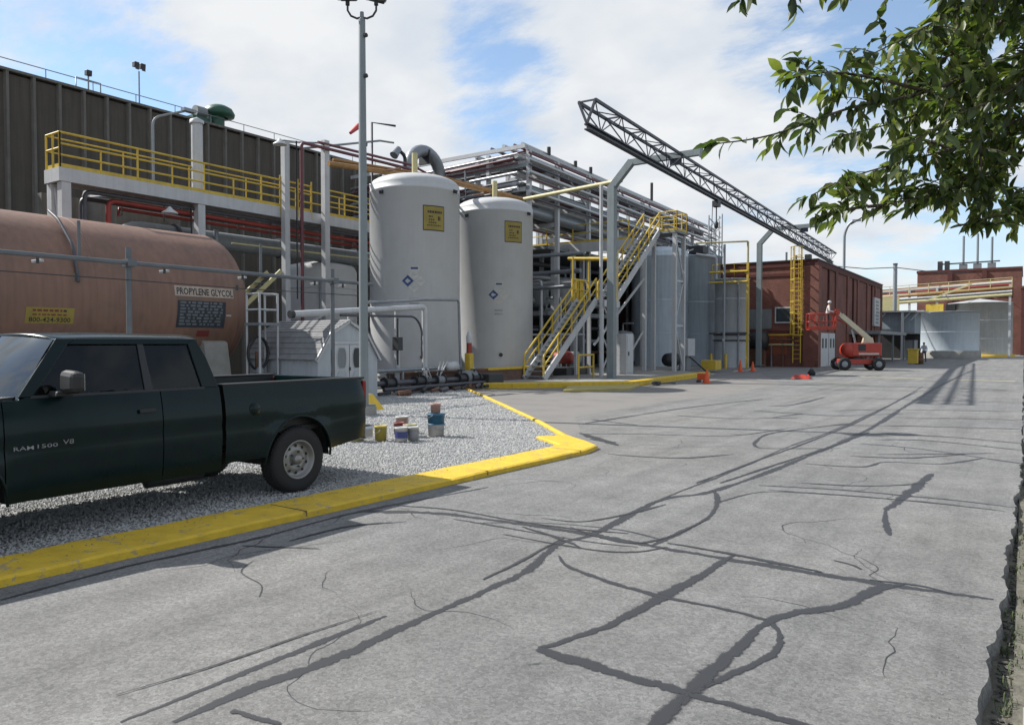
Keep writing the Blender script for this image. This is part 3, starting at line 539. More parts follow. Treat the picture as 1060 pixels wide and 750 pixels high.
# ------------------------------------------------------------------ pickup truck (local: y to the rear, +x towards the road)
M_paint = mat('truck_green', (0.0030, 0.0150, 0.0155), 0.22, var=0.15, scale=4, coat=0.05, spec=0.22, dirt=0.05, dirtcol=(0.03, 0.03, 0.025), dscale=2)
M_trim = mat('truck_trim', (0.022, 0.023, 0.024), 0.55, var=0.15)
M_chrome = mat('chrome', (0.55, 0.56, 0.57), 0.18, metal=0.9, var=0.05)
M_rim = mat('steel_rim', (0.36, 0.35, 0.34), 0.4, metal=0.5, var=0.12, scale=9, dirt=0.3)
M_lampred = mat('lamp_red', (0.28, 0.012, 0.010), 0.2, var=0.05)
M_lampclear = mat('lamp_clear', (0.55, 0.56, 0.55), 0.12, var=0.05)
M_seat = mat('seat_cloth', (0.055, 0.055, 0.06), 0.9, var=0.1)
M_badge = mat('badge_silver', (0.32, 0.33, 0.33), 0.35, metal=0.2, var=0.05)
truck = thing('pickup_truck', 'dark green extended cab pickup parked on the gravel beside the yellow kerb', 'pickup truck', (-7.97, 5.86, GZ + 0.005), local=True)
AX = -3.53; WR = 0.385; WZ = 0.385
def halfw(u, z):
    pr = [(0.36, 0.955), (0.5, 0.985), (0.72, 1.003), (0.95, 1.006), (1.12, 0.988), (1.22, 0.965), (1.30, 0.945), (1.34, 0.93)]
    z = max(pr[0][0], min(pr[-1][0], z))
    for (z0, w0), (z1, w1) in zip(pr, pr[1:]):
        if z0 <= z <= z1: w = w0 + (w1 - w0) * (z - z0) / (z1 - z0)
    if u < -4.1: w -= 0.16 * ((-4.1 - u) / 0.45) ** 2
    if u > 0.95: w -= 0.05 * ((u - 0.95) / 0.16) ** 2
    for c in (0.0, AX):                                   # flared lips over the wheels
        d = math.hypot(u - c, z - WZ)
        if d < 0.62: w += 0.022 * max(0, 1 - abs(d - 0.47) / 0.15)
    if 0.80 < z < 0.93: w -= 0.014 * (1 - abs(z - 0.865) / 0.065)                        # body crease
    return w
def arch_bottom(u, zb):
    for c in (0.0, AX):
        if abs(u - c) < 0.475: zb = max(zb, WZ + math.sqrt(0.475 ** 2 - (u - c) ** 2) * 1.08)
    return zb
def skin(name, u0, u1, zb, zt, side, m=M_paint, parent=truck, nz=14):
    us = sorted(set([u0 + (u1 - u0) * i / 22 for i in range(23)] + [c + 0.475 * math.cos(math.pi * k / 18) for c in (0.0, AX) for k in range(19) if u0 < c + 0.475 * math.cos(math.pi * k / 18) < u1]))
    vs = []
    for u in us:
        lo = arch_bottom(u, zb(u)); hi = zt(u)
        for k in range(nz): z = lo + (hi - lo) * k / (nz - 1); vs.append((side * halfw(u, z), u, z))
    for u in us:                                           # return flange so panels have thickness
        lo = arch_bottom(u, zb(u)); hi = zt(u)
        vs.append((side * (halfw(u, lo) - 0.07), u, lo)); vs.append((side * (halfw(u, hi) - 0.07), u, hi))
    n = len(us); base = n * nz
    fs = [(i * nz + k, i * nz + k + 1, (i + 1) * nz + k + 1, (i + 1) * nz + k) for i in range(n - 1) for k in range(nz - 1)]
    fs2 = []
    for i in range(n - 1):
        fs2.append((i * nz, (i + 1) * nz, base + 2 * (i + 1), base + 2 * i)); fs2.append((i * nz + nz - 1, (i + 1) * nz + nz - 1, base + 2 * (i + 1) + 1, base + 2 * i + 1))
    b = B(); b.add(vs, fs, True); b.add(vs, fs2, False)
    return b.build(name, m, parent)
rock = lambda u: 0.40 + 0.0 * u
belt = lambda u: 1.285
for sd in (1, -1):
    skin('fender', -4.52, -3.085, lambda u: 0.46, lambda u: 1.10 + 0.155 * max(0, (u + 4.52) / 1.43) ** 0.8, sd)
    dr = skin('door', -3.075, -1.69, rock, lambda u: 1.285 if u > -2.9 else 1.262, sd)
    hb = B(); hb.bx(sd * 1.0, sd * 1.024, -1.93, -1.77, 1.075, 1.115); hb.build('handle', M_trim, dr, bevel=0.008)
    skin('rear_quarter', -1.68, -1.03, rock, belt, sd)
    bs = skin('bed_side', -0.985, 1.10, lambda u: 0.47 if u < 0.5 else 0.47 + 0.08 * min(1, (u - 0.5) / 0.6), lambda u: 1.30, sd)
    fl = B(); fl.lathe([(0.072, 0), (0.066, 0.006), (0.0, 0.008)], (0, 0, 0), 20, 'x')
    if sd > 0:
        q = B(); q.v = [(x + halfw(-0.62, 1.0) + 0.0005, y - 0.62, z + 1.02) for x, y, z in fl.v]; q.f = fl.f; q.sm = fl.sm; q.build('fuel_door', M_paint, bs)
    for c in (0.0, AX):                                    # rolled arch lip
        part(bs if c == 0 else truck, 'arch_lip', M_paint, 'tube', [(sd * (halfw(c + 0.475 * math.cos(t), WZ + 0.5 * math.sin(t)) - 0.004), c + 0.475 * math.cos(t), WZ + 0.513 * math.sin(t)) for t in [math.pi * k / 20 for k in range(21)]], 0.014, 6)
        b = B()                                            # dark inner wheel house
        arc = [(c + 0.50 * math.cos(math.pi * k / 12), WZ + 0.53 * math.sin(math.pi * k / 12)) for k in range(13)]
        b.add([(sd * x, u, z) for x in (0.93, 0.52) for u, z in arc] , [(i, i + 1, i + 14, i + 13) for i in range(12)])
        b.build('wheel_house', M_black, truck)
# dark inner structure, floor, frame rails
b = B(); b.bx(-0.90, 0.90, -3.0, -1.04, 0.44, 1.2); b.build('cab_core', M_trim, truck)  # core box coloured dark to put shade into the door gaps
b = B(); b.bx(-0.50, 0.50, -4.35, -3.0, 0.45, 1.05); b.build('engine_block', M_black, truck)
for sd in (1, -1): part(truck, 'frame_rail', M_black, 'bx', sd * 0.42, sd * 0.52, -4.4, 1.1, 0.40, 0.52)
part(truck, 'rear_axle', M_black, 'cyl', (-0.8, 0, WZ), (0.8, 0, WZ), 0.06, 12)
part(truck, 'front_axle', M_black, 'cyl', (-0.8, AX, WZ), (0.8, AX, WZ), 0.05, 12)
part(truck, 'exhaust_muffler', M_dark, 'lathe', [(0.0, -0.32), (0.09, -0.30), (0.09, 0.30), (0.0, 0.32)], (0.62, -1.35, 0.36), 14, 'y')
# bed box: floor, inner walls, bulkhead, tailgate
part(truck, 'bed_floor', M_trim, 'bx', -0.90, 0.90, -0.97, 1.06, 0.72, 0.77)
for sd in (1, -1):
    part(truck, 'bed_inner_wall', M_trim, 'bx', sd * 0.83, sd * 0.86, -0.97, 1.06, 0.77, 1.285)
    part(truck, 'bed_rail', M_trim, 'bx', sd * 0.825, sd * 0.952, -0.98, 1.095, 1.286, 1.312, bevel=0.012)
part(truck, 'bulkhead', M_paint, 'bx', -0.85, 0.85, -0.985, -0.945, 0.77, 1.30, bevel=0.01)
tg = part(truck, 'tailgate', M_paint, 'bx', -0.80, 0.80, 1.055, 1.105, 0.72, 1.30, bevel=0.012)
part(tg, 'handle', M_trim, 'bx', -0.12, 0.12, 1.106, 1.118, 1.12, 1.19)
for sd in (1, -1):
    tl = part(truck, 'tail_light', M_lampred, 'bx', sd * 0.815, sd * 0.955, 1.06, 1.118, 0.90, 1.26, bevel=0.012)
    part(tl, 'reverse_lens', M_lampclear, 'bx', sd * 0.84, sd * 0.93, 1.117, 1.123, 0.95, 1.02)
bp = part(truck, 'rear_bumper', M_chrome, 'bx', -0.94, 0.94, 1.10, 1.27, 0.50, 0.66, bevel=0.03)
part(bp, 'step_pad', M_trim, 'bx', -0.9, 0.9, 1.11, 1.26, 0.661, 0.672)
part(truck, 'tow_hitch', M_dark, 'tube', [(0, 0.9, 0.42), (0, 1.33, 0.42), (0, 1.33, 0.50)], 0.03, 8)
# hood, grille, bumper, headlights
b = B(); vs = []; nu = 9; nx = 9
for i in range(nu):
    u = -4.50 + 1.42 * i / (nu - 1)
    for j in range(nx):
        x = -0.80 + 1.6 * j / (nx - 1); s = abs(x) / 0.8
        vs.append((x * (0.86 + 0.14 * i / (nu - 1)), u - 0.10 * (1 - s * s) * (1 if i < 2 else 0.6), 1.10 + 0.16 * (i / (nu - 1)) ** 0.7 + 0.10 * (1 - s ** 6)))
b.add(vs, [(i * nx + j, i * nx + j + 1, (i + 1) * nx + j + 1, (i + 1) * nx + j) for i in range(nu - 1) for j in range(nx - 1)], True)
b.build('hood', M_paint, truck)
gr = part(truck, 'grille', M_chrome, 'prism', [(-0.48, 1.20), (0.48, 1.20), (0.40, 0.72), (-0.40, 0.72)], -4.64, -4.55, 'y', bevel=0.02)
for sd in (1, -1):
    part(gr, 'grille_opening', M_black, 'bx', sd * 0.04, sd * 0.38, -4.65, -4.638, 0.99, 1.14)
    part(gr, 'grille_opening', M_black, 'bx', sd * 0.04, sd * 0.35, -4.65, -4.638, 0.78, 0.93)
    part(truck, 'headlight', M_lampclear, 'bx', sd * 0.52, sd * 0.86, -4.54, -4.44, 0.86, 1.04, bevel=0.03)
part(truck, 'front_bumper', M_chrome, 'bx', -0.98, 0.98, -4.78, -4.56, 0.46, 0.68, bevel=0.04)
# cab greenhouse
ZB, ZT = 1.285, 1.790
def gx(z): t = (z - ZB) / (ZT - ZB); return 0.945 - 0.165 * t - 0.03 * t * t
def side_poly(name, poly, m, th, inset, sd, parent=truck, bev=0.0):
    n = len(poly)
    vs = [(sd * (gx(z) - inset), u, z) for u, z in poly] + [(sd * (gx(z) - inset - th), u, z) for u, z in poly]
    b = B(); b.add(vs, [list(range(n)), list(range(n, 2 * n))[::-1]] + [(i, (i + 1) % n, (i + 1) % n + n, i + n) for i in range(n)])
    return b.build(name, m, parent, bevel=bev)
def rounded(poly, r=0.05):
    out = []
    for i, p in enumerate(poly):
        a = Vector(poly[i - 1]); b_ = Vector(p); c = Vector(poly[(i + 1) % len(poly)])
        p0 = b_ + (a - b_).normalized() * r; p2 = b_ + (c - b_).normalized() * r
        for k in range(4): t = k / 3; out.append(tuple(p0 * (1 - t) ** 2 + b_ * 2 * t * (1 - t) + p2 * t * t))
    return out
for sd in (1, -1):
    side_poly('a_pillar', [(-2.95, ZB), (-2.83, ZB), (-2.46, 1.735), (-2.38, ZT), (-2.55, ZT)], M_paint, 0.06, 0, sd, bev=0.008)
    side_poly('b_pillar', [(-1.83, ZB), (-1.75, ZB), (-1.75, 1.735), (-1.81, 1.735)], M_trim, 0.05, 0.006, sd)
    side_poly('c_pillar', [(-1.22, ZB), (-1.03, ZB), (-1.10, 1.60), (-1.17, ZT), (-1.32, ZT), (-1.27, 1.735)], M_paint, 0.06, 0, sd, bev=0.008)
    side_poly('roof_rail', [(-2.46, 1.735), (-1.27, 1.735), (-1.30, ZT), (-2.38, ZT)], M_paint, 0.06, 0.0, sd, bev=0.006)
    side_poly('front_window', rounded([(-2.82, ZB + 0.003), (-1.82, ZB + 0.003), (-1.80, 1.745), (-2.47, 1.745)], 0.03), M_glass, 0.006, 0.022, sd)
    side_poly('rear_window', rounded([(-1.76, ZB + 0.003), (-1.21, ZB + 0.003), (-1.27, 1.745), (-1.76, 1.745)], 0.04), M_glass, 0.006, 0.022, sd)
    side_poly('window_seal', [(-2.86, ZB - 0.012), (-1.2, ZB - 0.012), (-1.2, ZB + 0.010), (-2.84, ZB + 0.010)], M_trim, 0.03, -0.006, sd)
b = B(); vs = []; nu, nx = 12, 15                          # roof skin
for i in range(nu):
    t = i / (nu - 1); u = -2.57 + 1.42 * t
    for j in range(nx):
        s = -1 + 2 * j / (nx - 1); e = 1 - abs(s) ** 4
        vs.append((s * 0.752, u - 0.13 * (1 - s * s) * (1 - t) + 0.03 * (1 - s * s) * t, 1.782 + 0.058 * e + 0.014 * math.sin(math.pi * min(1, t + .15)) * e - 0.012 * (1 - t) ** 3))
b.add(vs, [(i * nx + j, i * nx + j + 1, (i + 1) * nx + j + 1, (i + 1) * nx + j) for i in range(nu - 1) for j in range(nx - 1)], True)
ro = b.build('roof', M_paint, truck); so = ro.modifiers.new('thick', 'SOLIDIFY'); so.thickness = 0.03
b = B(); vs = []; nu, nx = 9, 15                           # windscreen, curved in plan
for i in range(nu):
    t = i / (nu - 1)
    for j in range(nx):
        s = -1 + 2 * j / (nx - 1); bow = 1 - s * s
        vs.append((s * (0.915 + (0.735 - 0.915) * t), -2.92 - 0.26 * bow + (0.36 + 0.13 * bow) * t, 1.265 + 0.525 * t + 0.03 * bow * t + 0.03 * math.sin(math.pi * t)))
b.add(vs, [(i * nx + j, i * nx + j + 1, (i + 1) * nx + j + 1, (i + 1) * nx + j) for i in range(nu - 1) for j in range(nx - 1)], True)
b.build('windshield', M_shield, truck)
b = B(); b.prism([(-2.99, 1.24), (-2.93, 1.29), (-3.22, 1.27), (-3.22, 1.22)], -0.86, 0.86, 'x'); b.build('cowl', M_trim, truck)
b = B(); b.add([(s * x, u, z) for s in (1, -1) for x, u, z in ((0.90, -1.05, 1.285), (0.75, -1.16, 1.78))], [(0, 1, 3, 2)]); b.build('cab_back', M_paint, truck)
part(truck, 'rear_glass', M_glass, 'add', [(-0.62, -1.060, 1.36), (0.62, -1.060, 1.36), (0.58, -1.130, 1.70), (-0.58, -1.130, 1.70)], [(0, 1, 2, 3)])
part(truck, 'dashboard', M_trim, 'bx', -0.85, 0.85, -2.98, -2.66, 1.05, 1.27, bevel=0.03)
for x in (-0.42, 0.42):
    st = part(truck, 'seat', M_seat, 'prism', [(-2.20, 1.0), (-1.78, 0.98), (-1.66, 1.50), (-1.78, 1.52), (-1.92, 1.12), (-2.20, 1.14)], x - 0.25, x + 0.25, 'x', bevel=0.04)
    part(st, 'headrest', M_seat, 'bx', x - 0.13, x + 0.13, -1.75, -1.66, 1.53, 1.69, bevel=0.04)
part(truck, 'rear_bench', M_seat, 'bx', -0.7, 0.7, -1.35, -1.15, 0.95, 1.38, bevel=0.04)
b = B(); b.tube([(-0.42 + 0.19 * math.cos(t), -2.46 + 0.05 * math.sin(t), 1.27 + 0.17 * math.sin(t)) for t in [k * math.pi / 10 for k in range(21)]], 0.014, 6); b.build('steering_wheel', M_trim, truck)
for sd in (1, -1):
    mo = part(truck, 'mirror', M_trim, 'prism', [(sd * 1.01, 1.30), (sd * 1.27, 1.315), (sd * 1.275, 1.50), (sd * 1.03, 1.515)], -2.665, -2.545, 'y', bevel=0.045)
    part(mo, 'mirror_glass', M_chrome, 'bx', sd * 1.05, sd * 1.235, -2.545, -2.539, 1.335, 1.48)
    part(mo, 'mirror_arm', M_trim, 'prism', [(-2.72, 1.285), (-2.56, 1.285), (-2.58, 1.33), (-2.70, 1.33)], sd * 0.94, sd * 1.09, 'x', bevel=0.01)
# wheels
tyre = B(); tyre.lathe([(0.225, -0.115), (0.30, -0.128), (0.355, -0.118), (0.378, -0.095), (0.385, -0.06), (0.385, 0.06), (0.378, 0.095), (0.355, 0.118), (0.30, 0.128), (0.225, 0.115)], (0, 0, 0), 44, 'x')
for k in range(56):                                        # tread blocks
    t = 2 * math.pi * k / 56
    for x0 in (-0.088, 0.018):
        a = Vector((0, math.cos(t), math.sin(t))); e = Vector((0, -math.sin(t), math.cos(t)))
        p0 = a * 0.380; tyre.beam(tuple(p0 + Vector((x0, 0, 0))), tuple(p0 + Vector((x0 + 0.07, 0, 0)) + e * 0.012), 0.022, 0.018, up=tuple(a))
rim = B(); rim.lathe([(0.228, 0.117), (0.222, 0.124), (0.205, 0.112), (0.20, 0.06), (0.165, 0.045), (0.135, 0.062), (0.10, 0.066), (0.085, 0.058), (0.0, 0.058)], (0, 0, 0), 36, 'x')
hub = B(); hub.lathe([(0.062, 0.055), (0.060, 0.10), (0.045, 0.118), (0.0, 0.120)], (0, 0, 0), 20, 'x')
nut = B(); hol = B(); holes = []
for k in range(5): t = 2 * math.pi * k / 5; nut.cyl((0.06, 0.09 * math.cos(t), 0.09 * math.sin(t)), (0.085, 0.09 * math.cos(t), 0.09 * math.sin(t)), 0.011, 6)
for k in range(10):
    t = 2 * math.pi * (k + 0.5) / 10; c = Vector((0.056, 0.158 * math.cos(t), 0.158 * math.sin(t)))
    hq = B(); hq.cyl(tuple(c), tuple(c + Vector((0.0045, 0, 0))), 0.017, 10); holes.append(hq.mesh('rim_hole', M_black))
for sd in (1, -1):
    for c in (0.0, AX):
        w = inst(tyre.mesh('tyre', M_black), 'wheel', truck, (sd * 0.865, c, WZ), (0, 0, 0 if sd > 0 else math.pi))
        for nm, bb, m in (('rim', rim, M_rim), ('hub_cap', hub, M_rim), ('lug_nuts', nut, M_dark)):
            inst(bb.mesh(nm, m), nm, w, (0, 0, 0))
        for hm in holes: inst(hm, 'rim_hole', w, (0, 0, 0))
# door lettering
for txt, u0, wd, z0, hh in (('RAM', -3.01, 0.155, 0.842, 0.034), ('1500', -2.825, 0.165, 0.846, 0.034), ('V8', -2.620, 0.095, 0.858, 0.042)):
    tv, tf = fit_text(txt, wd, hh, 0.002); b = B()
    b.add([(halfw(u0 + a, z0 + c) + 0.004, u0 + a, z0 + c) for a, c in tv], tf); b.build('lettering', M_badge, truck)

# ------------------------------------------------------------------ warehouse with ribbed panels
wh = thing('warehouse', 'tall dark brown warehouse with ribbed wall panels and a roof handrail', 'building', (-35, 22, 0))
part(wh, 'wall_core', M_wall, 'bx', -60, -35.12, -2, 39.0, 0, 12.95)
pm = B(); pm.bx(0, 0.10, 0.0, 1.0, 0, 12.9); pm = pm.mesh('wall_panel', M_wall)
rm = B(); rm.prism([(0, -0.10), (0.16, -0.05), (0.16, 0.05), (0, 0.10)], 0, 12.98, 'z'); rm = rm.mesh('wall_rib', M_rib)
k = 0; y = 5.0
while y < 38.9:
    inst(pm, 'wall_panel', wh, (-0.12 + 0.0, y - 22 + 0.015, 0)); inst(rm, 'wall_rib', wh, (-0.02, y - 22, 0)); y += 1.03
part(wh, 'roof_edge', M_rib, 'bx', -60.1, -34.86, -2, 39.1, 12.99, 13.10)
railing(wh, [(-36.2, 4, 13.10), (-36.2, 39, 13.10)], h=0.80, step=2.1, mids=(0.45,), r=0.022, m=M_galv, toe=False)
def floodlight(label, x, y, z0, h, double=False):
    t = thing('floodlight', label, 'floodlight', (x, y, z0), group=None)
    part(t, 'mast', M_galv, 'cyl', (x, y, z0), (x, y, z0 + h), 0.035, 8)
    for dy in ((-0.16, 0.16) if double else (0,)):
        hd = B(); hd.prism([(-0.12, -0.11), (0.11, -0.15), (0.14, 0.11), (-0.11, 0.14)], -0.12, 0.12, 'y')
        q = B(); q.v = [(a + x, c + y + dy, d + z0 + h + 0.12 + abs(dy)) for a, c, d in hd.v]; q.f = hd.f; q.sm = hd.sm
        hh = q.build('lamp_head', M_dark, t, bevel=0.02); part(hh, 'lens', M_dark, 'bx', x + 0.128, x + 0.142, y + dy - 0.09, y + dy + 0.09, z0 + h + 0.03, z0 + h + 0.20)
    return t
floodlight('double floodlight on a thin mast above the dark warehouse roof', -35.6, 20.3, 13.10, 1.75, True)
fs = floodlight('single floodlight on a low stand at the left end of the warehouse roof', -35.6, 17.9, 13.10, 0.85)
for dy in (-0.55, 0.55): part(fs, 'stand_leg', M_galv, 'tube', [(-35.6, 17.9 + dy, 13.10), (-35.6, 17.9 + dy, 13.75), (-35.6, 17.9, 13.75)], 0.03, 6)
floodlight('small dark floodlight on a mast behind the light pole, near the windsock', -33.5, 33.3, 12.0, 1.75)
rv = thing('roof_ventilator', 'dark green mushroom ventilator on the warehouse roof', 'ventilator', (-36.6, 25.0, 13.1))
part(rv, 'stack', M_green, 'cyl', (-36.6, 25.2, 13.1), (-36.6, 25.2, 14.25), 0.42, 18)
part(rv, 'hood', M_green, 'lathe', [(0.48, 14.0), (0.80, 14.08), (0.84, 14.25), (0.70, 14.50), (0.4, 14.66), (0.0, 14.70)], (-36.6, 25.35, 0), 20)
part(rv, 'motor_housing', M_grey, 'cyl', (-36.6, 23.9, 14.05), (-36.6, 24.5, 14.05), 0.30, 14)
part(rv, 'inlet_duct', M_green, 'bx', -36.9, -36.3, 23.6, 24.7, 13.1, 13.75)

# ------------------------------------------------------------------ elevated walkway left
PX, PZ = -24.5, 7.15
pf = thing('elevated_walkway', 'white steel walkway with yellow railings in front of the warehouse', 'walkway', (PX, 17, 0))
PW = 0.95
part(pf, 'edge_beam', M_white, 'bx', PX - 0.12, PX, 11.4, 26.2, PZ - 0.42, PZ)
part(pf, 'edge_beam', M_white, 'bx', PX - PW, PX - PW + 0.12, 11.4, 26.2, PZ - 0.42, PZ)
part(pf, 'end_beam', M_white, 'bx', PX - PW + 0.12, PX - 0.12, 11.4, 11.52, PZ - 0.42, PZ - 0.003)
part(pf, 'deck', M_grey, 'bx', PX - PW + 0.12, PX - 0.12, 11.52, 26.2, PZ - 0.10, PZ - 0.01)
for y in (11.62, 16.25): part(pf, 'column', M_white, 'bx', PX - 0.30, PX - 0.02, y - 0.14, y + 0.14, 0, PZ - 0.43)
part(pf, 'column', M_white, 'bx', PX - PW - 0.02, PX - PW + 0.26, 11.48, 11.76, 0, PZ - 0.43)
for a_, c_ in ((PX - PW + 0.26, PX - 0.45), (PX - 0.30, PX - 0.5)): part(pf, 'brace', M_white, 'beam', (a_, 11.62, 6.6), (c_, 11.62, 5.4), 0.09, 0.09)
part(pf, 'wall_pier', M_rib, 'bx', -28.2, -27.9, 12.4, 14.6, 0, 6.9)
part(pf, 'wall_pier', M_rib, 'bx', -28.2, -27.7, 15.3, 15.9, 0, 6.9)
railing(pf, [(PX - 0.05, 11.45, PZ), (PX - 0.05, 21.3, PZ)], step=2.45, mids=(0.36, 0.68), r=0.036)
for k in range(4): part(pf, 'picket', M_yellow, 'cyl', (PX - 0.05, 12.7 + k * 2.45, PZ), (PX - 0.05, 12.7 + k * 2.45, PZ + 0.72), 0.03, 6)
railing(pf, [(PX - 0.05, 22.2, PZ), (PX - 0.05, 26.1, PZ)], step=1.0, mids=(0.55,), r=0.033)
railing(pf, [(PX - PW + 0.05, 11.45, PZ), (PX - 0.05, 11.45, PZ)], step=0.5, mids=(0.55,), r=0.036)
railing(pf, [(PX - PW + 0.05, 11.45, PZ), (PX - PW + 0.05, 26.1, PZ)], step=2.45, mids=(0.55,), r=0.028)
for y in (19.7, 20.6, 21.3): part(pf, 'safety_gate_bar', M_yellow, 'cyl', (PX - 0.02, y, PZ - 0.3), (PX - 0.02, y, PZ + 1.25), 0.03, 6)
rp = thing('vessel_head', 'low pale rounded vessel top behind the yellow railing', 'cover', (-26.8, 14.0, PZ))
part(rp, 'shell', M_rib, 'lathe', [(1.7, 0), (1.7, PZ - 0.2), (1.6, PZ + 0.12), (1.1, PZ + 0.36), (0.0, PZ + 0.48)], (-28.0, 15.6, 0), 28)
part(rp, 'rim', M_grey, 'lathe', [(1.72, PZ - 0.25), (1.78, PZ - 0.22), (1.72, PZ - 0.16)], (-28.0, 15.6, 0), 28)
# tall white tower column, portal and red piping
tw = thing('pipe_portal', 'tall white steel column portal carrying maroon pipes beside the walkway', 'pipe support', (-24.2, 21.7, 0))
part(tw, 'column', M_white, 'bx', -24.30, -24.06, 21.62, 21.88, 0, 10.15)
part(tw, 'column', M_white, 'bx', -24.46, -24.22, 19.70, 19.94, 0, 9.75)
part(tw, 'strut', M_white, 'beam', (-24.2, 21.78, 3.0), (-24.3, 19.85, 2.0), 0.08, 0.08)
part(tw, 'strut', M_galv, 'beam', (-24.2, 21.75, 10.05), (-24.35, 19.8, 9.70), 0.06, 0.06)
part(tw, 'pipe', M_mpipe, 'tube', [(-24.0, 20.35, 0.2), (-24.0, 20.35, 9.75), (-24.0, 26.5, 9.90), (-26.0, 34.5, 10.0)], 0.07, 8, 0.2)
part(tw, 'pipe', M_mpipe, 'tube', [(-24.1, 21.3, 9.98), (-24.1, 27.0, 10.15), (-26.6, 34.5, 10.2)], 0.06, 8)
part(tw, 'lamp_arm', M_galv, 'tube', [(-24.3, 20.6, 9.6), (-24.3, 25.1, 10.9), (-24.3, 26.0, 11.0)], 0.05, 6)
part(tw, 'lamp_drop', M_dark, 'tube', [(-24.3, 24.6, 7.2), (-24.3, 24.6, 11.6), (-23.8, 25.6, 11.6)], 0.05, 6)
wstk = thing('vent_stack', 'white vertical vent pipe rising through the walkway railing', 'pipe', (-25.3, 16.6, 4.0))
part(wstk, 'pipe', M_white, 'cyl', (-25.3, 16.6, 4.0), (-25.3, 16.6, 9.85), 0.20, 14)
part(wstk, 'cap', M_white, 'lathe', [(0.25, 9.8), (0.25, 9.92), (0.0, 10.05)], (-25.3, 16.6, 0), 14)
tl2 = thing('bent_lamp_post', 'thin grey bent lamp post on the walkway before the dark ribs', 'lamp', (-27.5, 16.2, PZ))
part(tl2, 'post', M_galv, 'tube', [(-27.5, 16.2, PZ), (-27.5, 16.2, 10.3), (-27.0, 17.3, 10.75)], 0.05, 6, 0.3)
part(tl2, 'lamp_head', M_galv, 'bx', -27.1, -26.85, 17.1, 17.6, 10.70, 10.82)
ws = thing('windsock', 'small faded red windsock on a thin mast in front of the clouds', 'windsock', (-30, 29.2, 12))
part(ws, 'mast', M_galv, 'cyl', (-30, 29.45, 10.0), (-30, 29.45, 13.6), 0.02, 6)
part(ws, 'sock', mat('windsock_red', (0.65, 0.10, 0.10), 0.8), 'cyl', (-30, 29.4, 13.5), (-30, 28.75, 12.95), 0.15, 10, 0.08)
# pipes hung under the walkway
ub = thing('pipe_bundle', 'red and dark pipes strung under the white walkway beam', 'pipes', (-25, 17, 5.5))
part(ub, 'pipe', M_rpipe, 'tube', [(-24.9, 13.1, 4.6), (-24.9, 13.1, 6.42), (-24.9, 26.0, 6.32)], 0.085, 8, 0.25)
part(ub, 'pipe', M_rpipe, 'tube', [(-25.2, 13.6, 6.0), (-25.2, 13.6, 6.25), (-25.2, 26.0, 6.12)], 0.06, 8)
part(ub, 'pipe', M_dpipe, 'tube', [(-24.8, 12.3, 4.5), (-24.8, 12.3, 6.58), (-24.8, 26.0, 6.54)], 0.07, 8, 0.25)
part(ub, 'pipe', M_dpipe, 'tube', [(-25.6, 12.6, 4.0), (-25.6, 12.6, 6.5), (-25.6, 26.0, 6.45)], 0.09, 8, 0.25)
part(ub, 'pipe', M_ypale, 'cyl', (-24.7, 17.6, 5.5), (-24.7, 26.0, 5.55), 0.035, 6)
for k in range(9): part(ub, 'hanger', M_dark, 'cyl', (-25.0, 13.6 + k * 1.5, 6.0), (-25.0, 13.6 + k * 1.5, 6.6), 0.02, 5)
gd = thing('insulated_duct', 'large grey insulated pipe running behind the brown tank', 'pipe', (-26, 20, 5.5))
part(gd, 'duct', M_grey, 'tube', [(-26.3, 14.3, 2.0), (-26.3, 14.3, 5.75), (-26.0, 26.5, 5.70)], 0.36, 16, 0.7)
for y in (16.2, 20.9, 25.2): part(gd, 'flange', M_dpipe, 'cyl', (-26.15, y - 0.05, 5.74), (-26.15, y + 0.05, 5.74), 0.42, 16)
part(gd, 'stub', M_galv, 'cyl', (-25.8, 17.7, 4.6), (-25.8, 17.7, 6.1), 0.09, 8)
part(gd, 'stub', M_galv, 'cyl', (-25.8, 24.7, 3.4), (-25.8, 24.7, 5.3), 0.07, 8)
for i, (y, z) in enumerate(((15.0, 5.9), (19.6, 9.2))):
    pl_ = thing('work_lamp', ('round shade work lamp on a dark bent post behind the brown tank', 'round shade work lamp above the portal on a bent arm')[i], 'lamp', (-24.2, y, 3.5))
    part(pl_, 'post', M_dark, 'tube', [(-24.0, y + 0.5, 3.5), (-24.0, y + 0.5, z + 0.55), (-24.0, y - 0.3, z + 0.4)], 0.03, 6)
    part(pl_, 'shade', M_white, 'lathe', [(0.04, z + 0.46), (0.10, z + 0.38), (0.26, z + 0.26), (0.27, z + 0.23)], (-24.0, y - 0.3, 0), 16)
# plain tank and equipment under the walkway
vt = thing('process_tank', 'pale vertical tank standing under the walkway behind the shed', 'tank', (-26.9, 23.9, 0))
part(vt, 'shell', M_tank, 'lathe', [(1.62, 0), (1.62, 5.0), (1.5, 5.25), (0.8, 5.42), (0, 5.48)], (-26.9, 23.9, 0), 32)
for z in (1.4, 2.8, 4.2): part(vt, 'seam_band', M_tank, 'lathe', [(1.621, z - 0.03), (1.632, z - 0.02), (1.632, z + 0.02), (1.621, z + 0.03)], (-26.9, 23.9, 0), 32)
part(vt, 'overflow_pipe', M_galv, 'tube', [(-25.6, 22.7, 0), (-25.6, 22.7, 4.4), (-26.2, 23.2, 4.6)], 0.06, 8)

